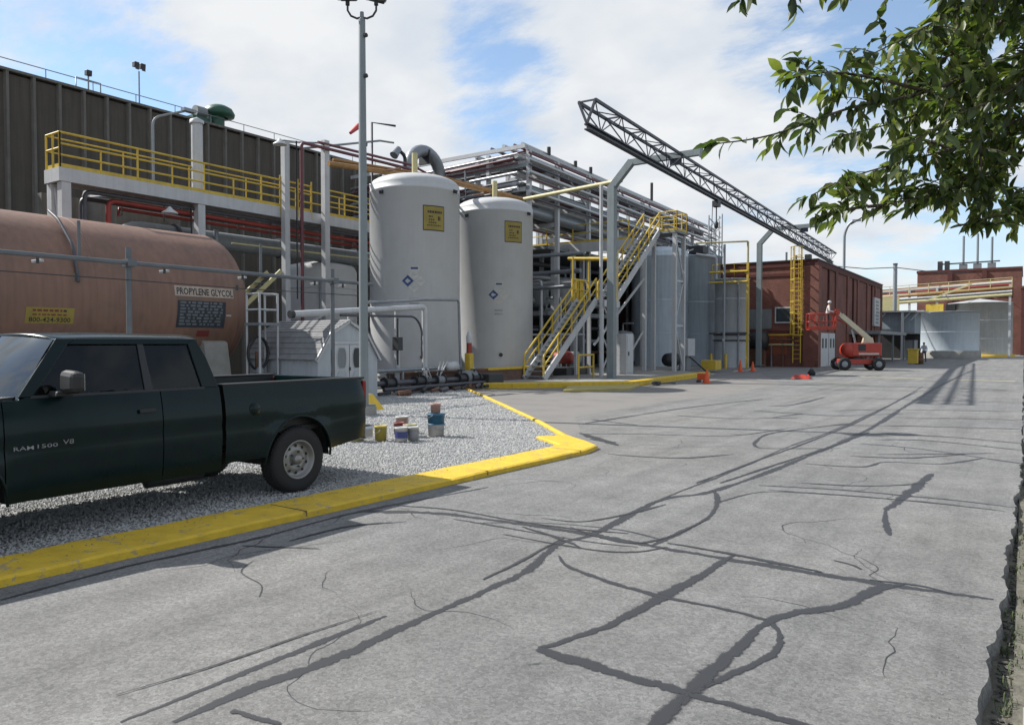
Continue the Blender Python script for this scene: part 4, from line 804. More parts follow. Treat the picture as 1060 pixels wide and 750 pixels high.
# ------------------------------------------------------------------ brown horizontal tank
TX, TZ, TR, TE = -22.0, 2.95, 2.25, 14.30
bt = thing('horizontal_tank', 'weathered brown horizontal storage tank behind the pickup', 'tank', (TX, 10, 0))
prof = [(0.001, 2.6)]
head = [(TR * math.sin(a), 1.0 * (1 - math.cos(a))) for a in [math.pi / 2 * k / 12 for k in range(13)]]
prof = [(r, 2.9 + h) for r, h in head] + [(TR, 7.0), (TR, 11.0), (TR, TE - 0.02)] + [(r, TE + 1.0 - h) for r, h in head[::-1]]
part(bt, 'shell', M_brown, 'lathe', prof, (TX, 0, TZ), 64, 'y')
for y in (6.2, 10.1, TE):
    part(bt, 'weld_band', M_brown, 'lathe', [(TR + 0.001, y - 0.03), (TR + 0.008, y - 0.02), (TR + 0.008, y + 0.02), (TR + 0.001, y + 0.03)], (TX, 0, TZ), 64, 'y')
for y in (4.6, 13.6):
    sd_ = part(bt, 'saddle', M_conc, 'prism', [(TX - 2.1, 0), (TX + 2.35, 0), (TX + 2.05, 1.75), (TX + 1.9, 1.85), (TX + 1.55, 1.4), (TX, 0.75), (TX - 1.55, 1.4), (TX - 2.0, 1.85)], y - 0.35, y + 0.45, 'y', bevel=0.02)
def on_tank(y, z, lift=0.006):                             # point on the road-side flank at height z
    dz = z - TZ; return (TX + math.sqrt(TR * TR - dz * dz) + lift, y, z)
def tank_plate(name, m, y0, y1, z0, z1, lift, parent=bt, label=None):
    n = 8; b = B(); vs = [on_tank(y, z0 + (z1 - z0) * k / n, lift) for k in range(n + 1) for y in (y0, y1)]
    b.add(vs, [(2 * k, 2 * k + 1, 2 * k + 3, 2 * k + 2) for k in range(n)], True); return b.build(name, m, parent, label=label)
def tank_text(txt, y0, w, z0, h, m, lift, parent, bold=0.01):
    tv, tf = fit_text(txt, w, h, bold); b = B(); b.add([on_tank(y0 + a, z0 + c, lift) for a, c in tv], tf); return b.build('lettering', m, parent)
sg = tank_plate('sign_plate', M_decal_y, 8.40, 9.52, 2.24, 2.63, 0.006, label='yellow emergency phone sign with dark lettering')
tank_text('800-424-9300', 8.48, 0.96, 2.27, 0.12, M_decal_k, 0.010, sg, 0.015)
rq = random.Random(9)
for z, h in ((2.53, 0.05), (2.435, 0.035)):
    y = 8.55
    while y < 9.36: w_ = rq.uniform(0.04, 0.12); tank_plate('text_mark', M_decal_r if rq.random() < 0.5 else M_decal_k, y, min(y + w_, 9.40), z, z + h, 0.010, sg); y += w_ + rq.uniform(0.02, 0.04)
tank_text('PROPYLENE GLYCOL', 12.28, 1.82, 3.13, 0.20, M_decal_k, 0.010, tank_plate('name_band', mat('faded_band', (0.55, 0.46, 0.38), 0.8, var=0.25, scale=4, dirt=0.5, dirtcol=(0.26, 0.16, 0.11), dscale=3), 12.22, 14.12, 3.09, 3.38, 0.006), 0.022)
bl = tank_plate('data_panel', mat('panel_blueblack', (0.035, 0.042, 0.052), 0.7, var=0.3, scale=6), 12.30, 13.85, 2.20, 2.97, 0.006, label='faded dark data panel with rows of pale print')
for i in range(8):
    y = 12.38
    while y < 13.70:
        w_ = rq.uniform(0.05, 0.2); tank_plate('text_mark', mat('faded_print', (0.16, 0.18, 0.20), 0.8), y, min(y + w_, 13.75), 2.27 + i * 0.088, 2.29 + i * 0.088 + 0.035, 0.010, bl); y += w_ + rq.uniform(0.04, 0.10)
tank_plate('text_mark', mat('faded_mark', (0.20, 0.15, 0.12), 0.8), 12.32, 13.1, 3.0, 3.06, 0.006)
tank_plate('warning_mark', M_decal_r, 13.0, 13.4, 1.94, 2.12, 0.006, label='small dark red patch under the data panel')
tank_plate('white_mark', M_decal_w, 13.88, 14.05, 2.55, 2.60, 0.006)
part(bt, 'fill_pipe', M_dpipe, 'tube', [(-19.72, 9.6, 3.3), (-19.95, 9.6, 4.2), (-20.7, 9.6, 4.95), (-21.2, 9.6, 5.22)], 0.04, 8, 0.2)
# spray pipe on posts in front of it
sp_ = thing('spray_pipe_run', 'grey horizontal spray pipe on posts crossing in front of the brown tank', 'pipe run', (-16.5, 9, 0))
for y in (3.2, 9.11, 15.08):
    ps = part(sp_, 'post', M_spray, 'cyl', (-16.5, y, 0), (-16.5, y, 3.88), 0.06, 10)
    part(ps, 'clamp', M_spray, 'bx', -16.58, -16.34, y - 0.10, y + 0.10, 3.46, 3.62)
part(sp_, 'pipe', M_spray, 'cyl', (-16.41, -1.0, 3.53), (-16.41, 16.6, 3.53), 0.05, 10)
for y in (7.2, 9.9, 12.0, 14.35, 15.4):
    nz = part(sp_, 'nozzle', M_dark, 'cyl', (-16.41, y, 3.47), (-16.41, y, 3.36), 0.03, 8); part(nz, 'deflector', M_white, 'cyl', (-16.52, y - 0.06, 3.40), (-16.38, y + 0.10, 3.43), 0.03, 8)
part(sp_, 'wire', M_dark, 'tube', [(-16.45, -1.0, 3.20), (-16.45, 3, 3.17), (-16.45, 9.1, 3.16), (-16.45, 12, 3.14), (-16.45, 16.5, 3.17)], 0.012, 5)
for y in (7.95, 11.85): part(sp_, 'wire_clip', M_dark, 'bx', -16.48, -16.42, y - 0.03, y + 0.03, 3.08, 3.22)
part(sp_, 'riser', M_spray, 'cyl', (-16.6, 8.1, 3.53), (-16.6, 8.1, 4.35), 0.035, 8)
part(sp_, 'riser', M_spray, 'cyl', (-16.6, 12.7, 3.53), (-16.6, 12.7, 4.35), 0.035, 8)
# small white access frame at the tank end, yellow stair rail behind
af = thing('access_platform', 'small white railed platform at the end of the brown tank', 'platform', (-19.5, 15.0, 0))
for x, y in ((-19.3, 14.25), (-18.7, 14.25), (-19.3, 14.9), (-18.7, 14.9)): part(af, 'post', M_white, 'cyl', (x, y, 0), (x, y, 3.25), 0.035, 8)
part(af, 'deck', M_grey, 'bx', -19.35, -18.65, 14.2, 14.95, 2.28, 2.36)
for z in (2.75, 3.22): part(af, 'rail', M_white, 'tube', [(-19.3, 14.25, z), (-18.7, 14.25, z), (-18.7, 14.9, z), (-19.3, 14.9, z)], 0.03, 6)
ys = thing('stair_rail', 'yellow sloping stair rail behind the small white platform', 'stair', (-24, 16.6, 0))
for dx in (0, 0.8): part(ys, 'stringer', M_ypale, 'beam', (-24.0 - dx, 16.6, 2.25), (-24.0 - dx, 19.3, 4.55), 0.06, 0.16)
for k in range(9): part(ys, 'tread', M_grey, 'bx', -24.75, -24.05, 16.6 + k * 0.29, 16.8 + k * 0.29, 2.3 + k * 0.25, 2.33 + k * 0.25)
# drum clutter beside the saddle
hs = thing('hose_reel', 'dark hose loops and fittings beside the concrete saddle', 'hose', (-19.6, 14.6, 0))
b = B()
for k in range(3): b.tube([(-19.2 + 0.02 * k, 14.55 + 0.36 * math.cos(t), 1.45 + 0.5 * math.sin(t)) for t in [math.pi * 2 * j / 18 for j in range(19)]], 0.035, 6)
b.build('hose_coil', M_dark, hs); part(hs, 'stand', M_rust, 'cyl', (-19.25, 14.55, 0), (-19.25, 14.55, 1.5), 0.05, 8)
part(hs, 'valve', M_galv, 'lathe', [(0.02, 0.75), (0.14, 0.8), (0.14, 0.95), (0.05, 1.05), (0.05, 1.2)], (-18.9, 14.4, 0), 12)
part(hs, 'pipe', M_rust, 'tube', [(-20.3, 14.2, 0.6), (-18.9, 14.4, 0.8), (-18.6, 15.6, 0.7)], 0.07, 8)

# ------------------------------------------------------------------ shed
SX, SY = -17.05, 15.0; SL, SWd = 3.15, 2.45
M_shed = mat('shed_white', (0.52, 0.55, 0.58), 0.6, var=0.06, streak=0.10)
M_shing = mat('shed_shingle', (0.25, 0.25, 0.255), 0.9, var=0.16, scale=5, bump=0.3, bscale=30)
sh = thing('garden_shed', 'small white barn-roof shed with oval door windows behind the light pole', 'shed', (SX - 1.2, SY + 1.25, GZ))
gam = [(0, 1.33), (0.48, 2.08), (SWd / 2, 2.45), (SWd - 0.48, 2.08), (SWd, 1.33)]
b = B(); b.prism([(SY, 0), (SY + SWd, 0)] + [(SY + a, z) for a, z in gam[::-1]], SX - SL, SX, 'x'); b.build('wall', M_shed, sh)
for k in range(11): part(sh, 'siding_strip', M_shed, 'bx', SX - SL + 0.05 + k * 0.28, SX - SL + 0.08 + k * 0.28, SY - 0.014, SY - 0.001, 0.05, 1.30)
ov = [(-0.10, 1.25)] + gam[1:4] + [(SWd + 0.10, 1.25)]
for (a0, z0), (a1, z1) in zip(ov, ov[1:]):
    nrm = Vector((0, -(z1 - z0), a1 - a0)).normalized(); t = 0.045; n = 5
    for k in range(n):                                     # overlapping shingle courses
        p = [Vector((0, SY + a0 + (a1 - a0) * q, z0 + (z1 - z0) * q)) for q in (k / n, (k + 1) / n)]
        lo = 0.022 if (z1 > z0) else 0.008; hi = 0.030 - lo
        vs = [(x, *(pp + nrm * off)[1:]) for x in (SX - SL - 0.08, SX + 0.10) for pp, off in ((p[0], 0.003), (p[1], 0.003), (p[1], hi + 0.012), (p[0], lo + 0.012))]
        part(sh, 'shingle_course', M_shing, 'add', vs, [(0, 1, 2, 3), (7, 6, 5, 4), (0, 4, 5, 1), (1, 5, 6, 2), (2, 6, 7, 3), (3, 7, 4, 0)])
for (a0, z0), (a1, z1) in zip(ov, ov[1:]): part(sh, 'gable_trim', M_white, 'beam', (SX + 0.06, SY + a0, z0 - 0.03), (SX + 0.06, SY + a1, z1 - 0.03), 0.05, 0.10)
part(sh, 'gable_lintel', M_white, 'bx', SX + 0.002, SX + 0.03, SY + 0.35, SY + SWd - 0.35, 1.72, 1.80)
for i in range(2):
    y0 = SY + SWd / 2 - 0.62 + i * 0.63; dr = part(sh, 'door', M_white, 'bx', SX + 0.002, SX + 0.035, y0, y0 + 0.60, 0.06, 1.70, bevel=0.006)
    for cz, hh, m in ((1.30, 0.30, M_dark if i else M_grey), (0.62, 0.28, M_shed)):
        oval = [(y0 + 0.30 + 0.17 * math.cos(t), cz + hh * math.copysign(min(1, abs(math.sin(t)) * 1.25), math.sin(t))) for t in [2 * math.pi * k / 24 for k in range(24)]]
        oval2 = [(y0 + 0.30 + 0.20 * math.cos(t), cz + (hh + 0.03) * math.copysign(min(1, abs(math.sin(t)) * 1.25), math.sin(t))) for t in [2 * math.pi * k / 24 for k in range(24)]]
        part(dr, 'oval_trim', M_shed, 'prism', oval2, SX + 0.036, SX + 0.044, 'x'); part(dr, 'oval_panel', m, 'prism', oval, SX + 0.040, SX + 0.050, 'x')
part(sh, 'door_latch', M_dark, 'bx', SX + 0.036, SX + 0.06, SY + SWd / 2 - 0.02, SY + SWd / 2 + 0.03, 0.92, 1.02)

# ------------------------------------------------------------------ light pole
LX, LY = -13.15, 13.0
lp = thing('light_pole', 'tall grey steel light pole with two floodlights rising past the white tank', 'light pole', (LX, LY, 0))
part(lp, 'pole', M_steel, 'tube', [(LX, LY, 0.0), (LX, LY, 3.0), (LX, LY, 6.0), (LX, LY, 9.45)], [0.112, 0.104, 0.094, 0.078], 20)
part(lp, 'tenon', M_steel, 'lathe', [(0.080, 9.40), (0.05, 9.46), (0.045, 9.62), (0.0, 9.63)], (LX, LY, 0), 14)
part(lp, 'foundation', M_conc, 'lathe', [(0.30, -0.05), (0.30, 0.22), (0.27, 0.25), (0, 0.25)], (LX, LY, 0), 24)
part(lp, 'base_plate', M_steel, 'bx', LX - 0.2, LX + 0.2, LY - 0.2, LY + 0.2, 0.251, 0.28)
RV = Vector((math.cos(math.atan(530 / 780)), math.sin(math.atan(530 / 780)), 0))
for s, tilt in ((-1, 0), (1, 1)):
    c = Vector((LX, LY, 9.50)); p = [c, c + RV * s * 0.12 + Vector((0, 0, -0.03)), c + RV * s * 0.26 + Vector((0, 0, 0.03)), c + RV * s * 0.34 + Vector((0, 0, 0.16)), c + RV * s * 0.34 + Vector((0, 0, 0.30))]
    arm = part(lp, 'arm', M_dark, 'tube', [tuple(q) for q in p], 0.026, 8)
    part(arm, 'swivel', M_dark, 'cyl', tuple(p[-1] + Vector((0, 0, -0.02))), tuple(p[-1] + Vector((0, 0, 0.12))), 0.05, 10)
    h = p[-1] + Vector((0, 0, 0.13)); F2 = Vector((-RV.y, RV.x, 0))
    fwd = (-F2 * (0.8 if tilt == 0 else -0.3) + RV * (0 if tilt == 0 else 0.9)).normalized()
    dn = Vector((0, 0, -1)); a0 = h - fwd * 0.16; a1 = h + fwd * 0.24
    hd = part(lp, 'floodlight_head', M_dark, 'beam', tuple(a0 + Vector((0, 0, 0.17))), tuple(a1 + Vector((0, 0, 0.13))), 0.40, 0.32, bevel=0.03)
    part(hd, 'lens', mat('amber_lens', (0.45, 0.34, 0.22), 0.2), 'beam', tuple(a1 + Vector((0, 0, 0.13))), tuple(a1 + fwd * 0.012 + Vector((0, 0, 0.13))), 0.33, 0.24)
    part(hd, 'bracket', M_galv, 'beam', tuple(h - RV * 0.24 - Vector((0, 0, 0.01))), tuple(h + RV * 0.24 - Vector((0, 0, 0.01))), 0.05, 0.03)
for z in (8.1, 9.05): part(lp, 'cable_hook', M_dark, 'lathe', [(0.0, 0.08), (0.05, 0.09), (0.05, 0.15), (0.0, 0.16)], (LX, LY, z), 10, 'x')

# ------------------------------------------------------------------ paint buckets on the gravel
def bucket(label, x, y, r, h, m, band=None, lid=None, handle=True, z0=None):
    z = (GZ + 0.02) if z0 is None else z0
    t = thing('paint_bucket', label, 'bucket', (x, y, z), group='paint buckets on the gravel', rz=rnd.uniform(0, 6), local=True)
    part(t, 'shell', m, 'lathe', [(0, 0), (r * 0.92, 0), (r, h), (r * 1.03, h), (r * 1.03, h - 0.015), (r * 0.995, h - 0.02)], (0, 0, 0), 24)
    part(t, 'lid', lid or m, 'lathe', [(r * 1.04, h - 0.012), (r * 1.05, h + 0.008), (r * 0.95, h + 0.012), (r * 0.93, h + 0.004), (0, h + 0.004)], (0, 0, 0), 24)
    if band: part(t, 'label_band', band, 'lathe', [(r * 0.955 + 0.003, h * 0.25), (r * 0.985 + 0.003, h * 0.72)], (0, 0, 0), 24)
    if handle: part(t, 'bail', M_galv, 'tube', [(r * 1.03 * math.cos(a), r * 0.75 * math.sin(a) + r * 0.3, h * 0.93 - h * 0.45 * math.sin(a)) for a in [math.pi * k / 10 for k in range(11)]], 0.004, 5)
    return t
C_w = mat('bucket_white', (0.62, 0.62, 0.60), 0.5, var=0.1, dirt=0.3); C_bl = mat('bucket_blue', (0.035, 0.14, 0.24), 0.5, var=0.1)
C_pk = mat('can_pink', (0.60, 0.36, 0.30), 0.5, var=0.15, dirt=0.3); C_ye = mat('can_yellow', (0.62, 0.50, 0.10), 0.5, var=0.12, dirt=0.3)
C_kh = mat('bucket_khaki', (0.46, 0.44, 0.25), 0.6, var=0.15, dirt=0.3); C_la = mat('bucket_lavender', (0.44, 0.42, 0.50), 0.6, var=0.12); C_dk = mat('bucket_navy', (0.04, 0.06, 0.22), 0.5)
bucket('white pail with a blue band under the pink can', -9.05, 10.80, 0.155, 0.22, C_w, None, C_bl)
bucket('blue pail stacked on the white pail', -9.05, 10.80, 0.165, 0.17, C_bl, None, C_bl, z0=GZ + 0.255)
bucket('small pink paint can on top of the blue pail', -9.06, 10.80, 0.095, 0.17, C_pk, None, C_pk, z0=GZ + 0.445)
bucket('white paint can with navy label nearest the truck tail', -9.05, 9.85, 0.115, 0.24, C_w, C_dk)
bucket('white paint can turned sideways beside the navy-label can', -8.98, 10.08, 0.105, 0.23, C_w, mat('band_grey', (0.3, 0.3, 0.32), 0.6))
bucket('yellow paint can left of the navy-label can', -9.45, 9.75, 0.11, 0.25, C_ye)
bucket('khaki bucket beside the truck bumper', -9.75, 9.45, 0.14, 0.30, C_kh, None, C_w)
bucket('lavender bucket farthest back near the yellow-edged block', -11.8, 11.25, 0.20, 0.34, C_la)
bucket('pink can behind the white cans', -9.5, 10.55, 0.11, 0.20, C_pk)
bucket('pale pink can standing highest behind the white cans', -9.95, 10.85, 0.12, 0.30, mat('can_salmon', (0.62, 0.42, 0.34), 0.5, var=0.1), None, C_w)
bucket('maroon can between the pink cans', -9.75, 10.55, 0.10, 0.22, mat('can_maroon', (0.25, 0.07, 0.06), 0.5))
bucket('small olive can at the right of the group', -9.35, 10.45, 0.10, 0.22, C_kh)
wc = thing('concrete_block', 'grey concrete block with yellow painted sloping end on the gravel', 'block', (-14.3, 14.6, 0))
part(wc, 'block', M_conc, 'bx', -14.9, -14.2, 13.9, 14.35, 0, 0.42, bevel=0.02)
part(wc, 'sloped_end', M_ykerb, 'prism', [(-14.2, 0), (-13.75, 0), (-13.85, 0.10), (-14.2, 0.415)], 13.9, 14.36, 'y')

# ------------------------------------------------------------------ white storage tanks
def vert_tank(label, x, y, r, zb, zs, zt, m, group='vertical storage tanks', flat=False, seams=(2.4, 4.8), n=56):
    t = thing('storage_tank', label, 'tank', (x, y, zb), group=group)
    if flat: pr = [(r, zb), (r, zs), (r + 0.03, zs), (r + 0.03, zs + 0.06), (r - 0.02, zs + 0.06), (0, zt)]
    else: pr = [(r, zb), (r, zs - 0.28), (r + 0.012, zs - 0.27), (r + 0.012, zs - 0.20), (r, zs - 0.19), (r, zs)] + [(r * math.cos(a) ** 0.8, zs + (zt - zs) * math.sin(a)) for a in [math.pi / 2 * k / 8 for k in range(1, 8)]] + [(0.001, zt)]
    part(t, 'shell', m, 'lathe', pr, (x, y, 0), n)
    for z in seams: part(t, 'seam_band', m, 'lathe', [(r + 0.001, z - 0.03), (r + 0.009, z - 0.02), (r + 0.009, z + 0.02), (r + 0.001, z + 0.03)], (x, y, 0), n)
    return t
def cyl_patch(t, name, m, cx, cy, r, a0, a1, z0, z1, lift):
    n = 6; vs = []
    for k in range(n + 1):
        a = a0 + (a1 - a0) * k / n
        for z in (z0, z1): vs.append((cx + (r + lift) * math.cos(a), cy + (r + lift) * math.sin(a), z))
    return part(t, name, m, 'add', vs, [(2 * k, 2 * k + 2, 2 * k + 3, 2 * k + 1) for k in range(n)], True)
def hazard_decals(t, cx, cy, r, ay, ad, zy, zd):
    da = 0.46 / r
    pl = cyl_patch(t, 'yellow_notice', M_decal_k, cx, cy, r, ay - da, ay + da, zy - 0.49, zy + 0.49, 0.006)
    cyl_patch(pl, 'notice_face', M_decal_y, cx, cy, r, ay - da * 0.94, ay + da * 0.94, zy - 0.45, zy + 0.45, 0.009)
    rq = random.Random(int(cy * 10))
    for z, a, c, h in ((0.24, -0.6, 0.75, 0.09), (0.06, -0.5, -0.15, 0.06), (-0.06, -0.5, 0.0, 0.05), (-0.17, -0.5, 0.2, 0.05), (-0.28, -0.65, 0.6, 0.04), (0.0, 0.35, 0.6, 0.16)):
        u = a
        while u < c:
            w = rq.uniform(0.08, 0.2); cyl_patch(pl, 'text_mark', M_decal_k, cx, cy, r, ay + da * u, ay + da * min(c, u + w), zy + z - h / 2, zy + z + h / 2, 0.012); u += w + 0.05
    s = 0.34
    for nm, m, cu, cz in (('diamond_blue', M_decal_b, -s, 0), ('diamond_white', M_decal_w, s, 0), ('diamond_pale', M_decal_w, 0, s), ('diamond_pale', M_decal_w, 0, -s)):
        q = [(cu - s * 0.93, cz), (cu, cz - s * 0.93), (cu + s * 0.93, cz), (cu, cz + s * 0.93)]
        part(t, nm, m, 'add', [(cx + (r + 0.008) * math.cos(ad + u * 0.72 / r), cy + (r + 0.008) * math.sin(ad + u * 0.72 / r), zd + z * 0.72) for u, z in q], [(0, 1, 2, 3)])
    for z in (0.48,):
        cyl_patch(t, 'name_tag', M_decal_w, cx, cy, r, ad - 0.18 / r, ad + 0.2 / r, zd + z - 0.11, zd + z + 0.11, 0.006)
        cyl_patch(t, 'text_mark', M_decal_b, cx, cy, r, ad - 0.13 / r, ad + 0.15 / r, zd + z - 0.03, zd + z + 0.05, 0.010)
    for z in (-0.75, -0.92): cyl_patch(t, 'stencil_mark', mat('stencil_grey', (0.40, 0.40, 0.40), 0.7), cx, cy, r, ad - 0.2 / r, ad + 0.18 / r, zd + z, zd + z + 0.08, 0.006)
def camdir(x, y): return math.atan2(-y, -x)
def level_gauge(t, x, y, r, a, z1):
    p = lambda rr, z, aa=a: (x + rr * math.cos(aa), y + rr * math.sin(aa), z)
    part(t, 'lifting_lug', M_dark, 'beam', p(r, z1), p(r + 0.14, z1 - 0.05), 0.1, 0.14)
T1 = (-20.75, 23.45, 1.83); T2 = (-21.15, 29.65, 1.83)
t1 = vert_tank('nearest tall white round tank just right of the light pole', *T1, 0.0, 8.05, 8.55, M_tank, seams=())
t2 = vert_tank('second tall white round tank beside the yellow stair', *T2, 0.0, 8.10, 8.62, M_tank, seams=())
for t, (x, y, r), ay, ad, zy, zd in ((t1, T1, 0.42, -0.02, 6.6, 4.15), (t2, T2, 0.50, 0.10, 6.85, 3.95)):
    c = camdir(x, y); hazard_decals(t, x, y, r, c + ay, c + ad, zy, zd)
    level_gauge(t, x, y, r, c - 0.75, 7.65); level_gauge(t, x, y, r, c + 1.0, 7.8)
    part(t, 'top_nozzle', M_ypale, 'cyl', (x, y, 8.4), (x, y, 9.5), 0.12, 12)
    part(t, 'manway', M_dark, 'cyl', (x + (r - 0.02) * math.cos(c + 0.15), y + (r - 0.02) * math.sin(c + 0.15), 1.2), (x + (r + 0.05) * math.cos(c + 0.15), y + (r + 0.05) * math.sin(c + 0.15), 1.2), 0.09, 12)
    part(t, 'pad', M_conc, 'lathe', [(r + 0.2, 0), (r + 0.2, 0.45), (r + 0.001, 0.46)], (x, y, 0), 40)
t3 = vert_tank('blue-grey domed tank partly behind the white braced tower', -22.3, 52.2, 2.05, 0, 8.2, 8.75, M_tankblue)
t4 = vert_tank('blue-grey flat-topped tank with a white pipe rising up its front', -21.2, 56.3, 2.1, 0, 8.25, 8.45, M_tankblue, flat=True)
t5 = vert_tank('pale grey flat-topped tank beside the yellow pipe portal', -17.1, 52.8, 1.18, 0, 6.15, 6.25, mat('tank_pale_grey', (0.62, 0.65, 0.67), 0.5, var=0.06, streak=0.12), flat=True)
railing(t5, [(-18.2, 51.9, 6.25), (-16.6, 51.7, 6.25), (-16.0, 52.6, 6.25)], h=0.95, step=0.8, r=0.022, toe=False)
for z in (1.9, 2.3): part(t5, 'ring_pipe', M_dpipe, 'lathe', [(1.22, z - 0.06), (1.30, z), (1.22, z + 0.06)], (-17.1, 52.8, 0), 32)
part(t5, 'drain_pipe', M_galv, 'cyl', (-16.3, 51.75, 0), (-16.3, 51.75, 6.1), 0.06, 8)
part(t4, 'front_pipe', M_white, 'tube', [(-19.0, 55.0, 0.6), (-19.0, 55.0, 8.1), (-20.2, 54.0, 8.3)], 0.09, 8, 0.2)
part(t4, 'roof_cover', M_dark, 'bx', -21.0, -19.9, 54.6, 55.8, 8.46, 9.0)
part(t4, 'roof_frame', M_white, 'beam', (-21.2, 54.4, 8.55), (-19.4, 55.2, 9.2), 0.1, 0.1)

# ------------------------------------------------------------------ containment dike, islands and kerbs
dk = struct(part(None, 'containment_pad', M_conc, 'bx', -34.8, -18.5, 19.6, 62, -0.05, 0.05))
dw = thing('containment_wall', 'low dark brick containment wall in front of the white tanks', 'wall', (-18.4, 25, 0))
part(dw, 'wall', M_dike, 'bx', -18.5, -18.2, 19.4, 30.2, 0, 0.62)
part(dw, 'cap', M_rust, 'bx', -18.54, -18.16, 19.38, 25.0, 0.621, 0.70)
part(dw, 'yellow_cap', M_ykerb, 'bx', -18.54, -18.16, 25.0, 30.24, 0.621, 0.71)
part(dw, 'footing', M_dike, 'bx', -18.2, -17.9, 19.4, 25.2, 0, 0.12)
ipoly = ISLAND + [(-18.6, 42.5), (-18.6, 23.9)]
b = B(); b.prism([(x, y) for x, y in ipoly], -0.04, 0.16, 'z'); isl = struct(b.build('concrete_island', M_conc))
for (x0, y0), (x1, y1) in zip(ISLAND, ISLAND[1:]):
    d = Vector((x1 - x0, y1 - y0, 0)).normalized(); nn = Vector((-d.y, d.x, 0))
    q = B().beam((x0 + nn.x * 0.25, y0 + nn.y * 0.25, 0.08), (x1 + nn.x * 0.25, y1 + nn.y * 0.25, 0.08), 0.55, 0.26); q.build('kerb_edge', M_ykerb, isl, bevel=0.03)
b = B(); b.prism(SLAB, -0.02, 0.09, 'z'); struct(b.build('gantry_footing', mat('slab_pale_yellow', (0.50, 0.42, 0.15), 0.85, var=0.15, scale=3, dirt=0.4, dirtcol=(0.3, 0.27, 0.2)), bevel=0.02))
# ------------------------------------------------------------------ manifold of white pipes by tank 1
mf = thing('pipe_manifold', 'white pipe manifold with hoses standing before the nearest white tank', 'pipes', (-17.8, 20, 0))
part(mf, 'main_pipe', M_white, 'tube', [(-17.8, 14.7, 2.60), (-17.8, 20.62, 3.04), (-17.8, 20.62, 0.35)], 0.10, 14, 0.16)
part(mf, 'pipe_end', M_dark, 'cyl', (-17.8, 14.62, 2.59), (-17.8, 14.74, 2.60), 0.12, 14)
part(mf, 'pipe', M_galv, 'tube', [(-18.0, 18.0, 3.10), (-18.0, 19.6, 3.2), (-18.0, 20.8, 3.32), (-18.0, 22.85, 3.40), (-18.0, 22.95, 0.8)], 0.05, 8, 0.15)
part(mf, 'pipe', M_dpipe, 'tube', [(-17.7, 16.5, 2.62), (-17.7, 20.0, 2.68), (-17.7, 20.35, 2.3), (-17.7, 20.35, 1.2)], 0.04, 8, 0.3)
for y in (17.2, 19.4): part(mf, 'support', M_white, 'cyl', (-18.0, y, 0), (-18.0, y, 2.8 + (y - 17.2) * 0.1), 0.09, 10)
part(mf, 'header', M_galv, 'cyl', (-17.75, 16.9, 0.80), (-17.75, 21.2, 0.84), 0.07, 10)
for y in (17.1, 18.0, 19.4): part(mf, 'header_leg', M_galv, 'cyl', (-17.75, y, 0), (-17.75, y, 0.8), 0.05, 8)
for k, (y0, y1, dz) in enumerate(((20.2, 21.6, 0.5), (20.3, 21.2, 0.7), (20.5, 21.4, 0.62))):
    part(mf, 'hose', M_white, 'tube', [(-17.55, y0 + (y1 - y0) * j / 14, 0.95 + 0.25 * (j / 14 - 0.5) - dz * math.sin(math.pi * j / 14)) for j in range(15)], 0.022, 6)
part(mf, 'drop_hose', M_white, 'tube', [(-17.6, 20.3, 2.0), (-17.5, 20.2, 1.3), (-17.55, 20.3, 0.3)], 0.02, 6)
va = part(mf, 'valve_box', M_dark, 'bx', -17.85, -17.6, 19.0, 19.25, 1.5, 1.95)
part(mf, 'valve_stem', M_dark, 'cyl', (-17.72, 19.12, 1.0), (-17.72, 19.12, 2.6), 0.035, 6)
part(mf, 'strainer', M_white, 'lathe', [(0, -0.3), (0.16, -0.26), (0.18, 0.26), (0, 0.3)], (-17.6, 21.9, 0.88), 14, 'y')
part(mf, 'valve', M_rust, 'lathe', [(0.0, 0.15), (0.2, 0.2), (0.2, 0.6), (0.0, 0.66)], (-17.7, 21.3, 0), 12)
part(mf, 'pump', M_grey, 'lathe', [(0, -0.4), (0.26, -0.35), (0.26, 0.35), (0, 0.4)], (-17.6, 22.9, 0.45), 16, 'y')
part(mf, 'pump_base', M_rust, 'bx', -18.0, -17.3, 21.6, 23.5, 0.0, 0.18)
part(mf, 'low_pipe', M_dpipe, 'cyl', (-17.45, 17.2, 0.42), (-17.45, 23.8, 0.40), 0.09, 8)
part(mf, 'low_pipe', M_dpipe, 'cyl', (-17.3, 18.0, 0.22), (-17.3, 24.0, 0.24), 0.07, 8)
for k, y in enumerate((18.4, 19.9, 21.0, 22.3, 23.1)):
    vb = part(mf, 'valve_body', (M_dark, M_dark, M_grey)[k % 3], 'cyl', (-17.45, y - 0.22, 0.42), (-17.45, y + 0.22, 0.41), 0.15, 12)
    for dy in (-0.22, 0.22): part(vb, 'valve_flange', M_dark, 'cyl', (-17.45, y + dy - 0.02, 0.42), (-17.45, y + dy + 0.02, 0.42), 0.20, 12)
    part(vb, 'handwheel', M_dark, 'tube', [(-17.45 + 0.14 * math.cos(t), y + 0.14 * math.sin(t), 0.74) for t in [k2 * math.pi / 6 for k2 in range(13)]], 0.018, 5); part(vb, 'valve_stem', M_dark, 'cyl', (-17.45, y, 0.5), (-17.45, y, 0.75), 0.03, 6)
for k in range(14):
    x, y = -17.0 + rnd.uniform(-0.25, 0.25), 17.5 + k * 0.5 + rnd.uniform(-0.2, 0.2); part(mf, 'pipe_offcut', (M_dark, M_rust, M_dpipe, M_dark)[k % 4], 'cyl', (x, y, 0.10), (x + rnd.uniform(-.3, .3), y + rnd.uniform(.2, .7), 0.12 + rnd.uniform(0, .1)), rnd.uniform(0.04, 0.10), 8)
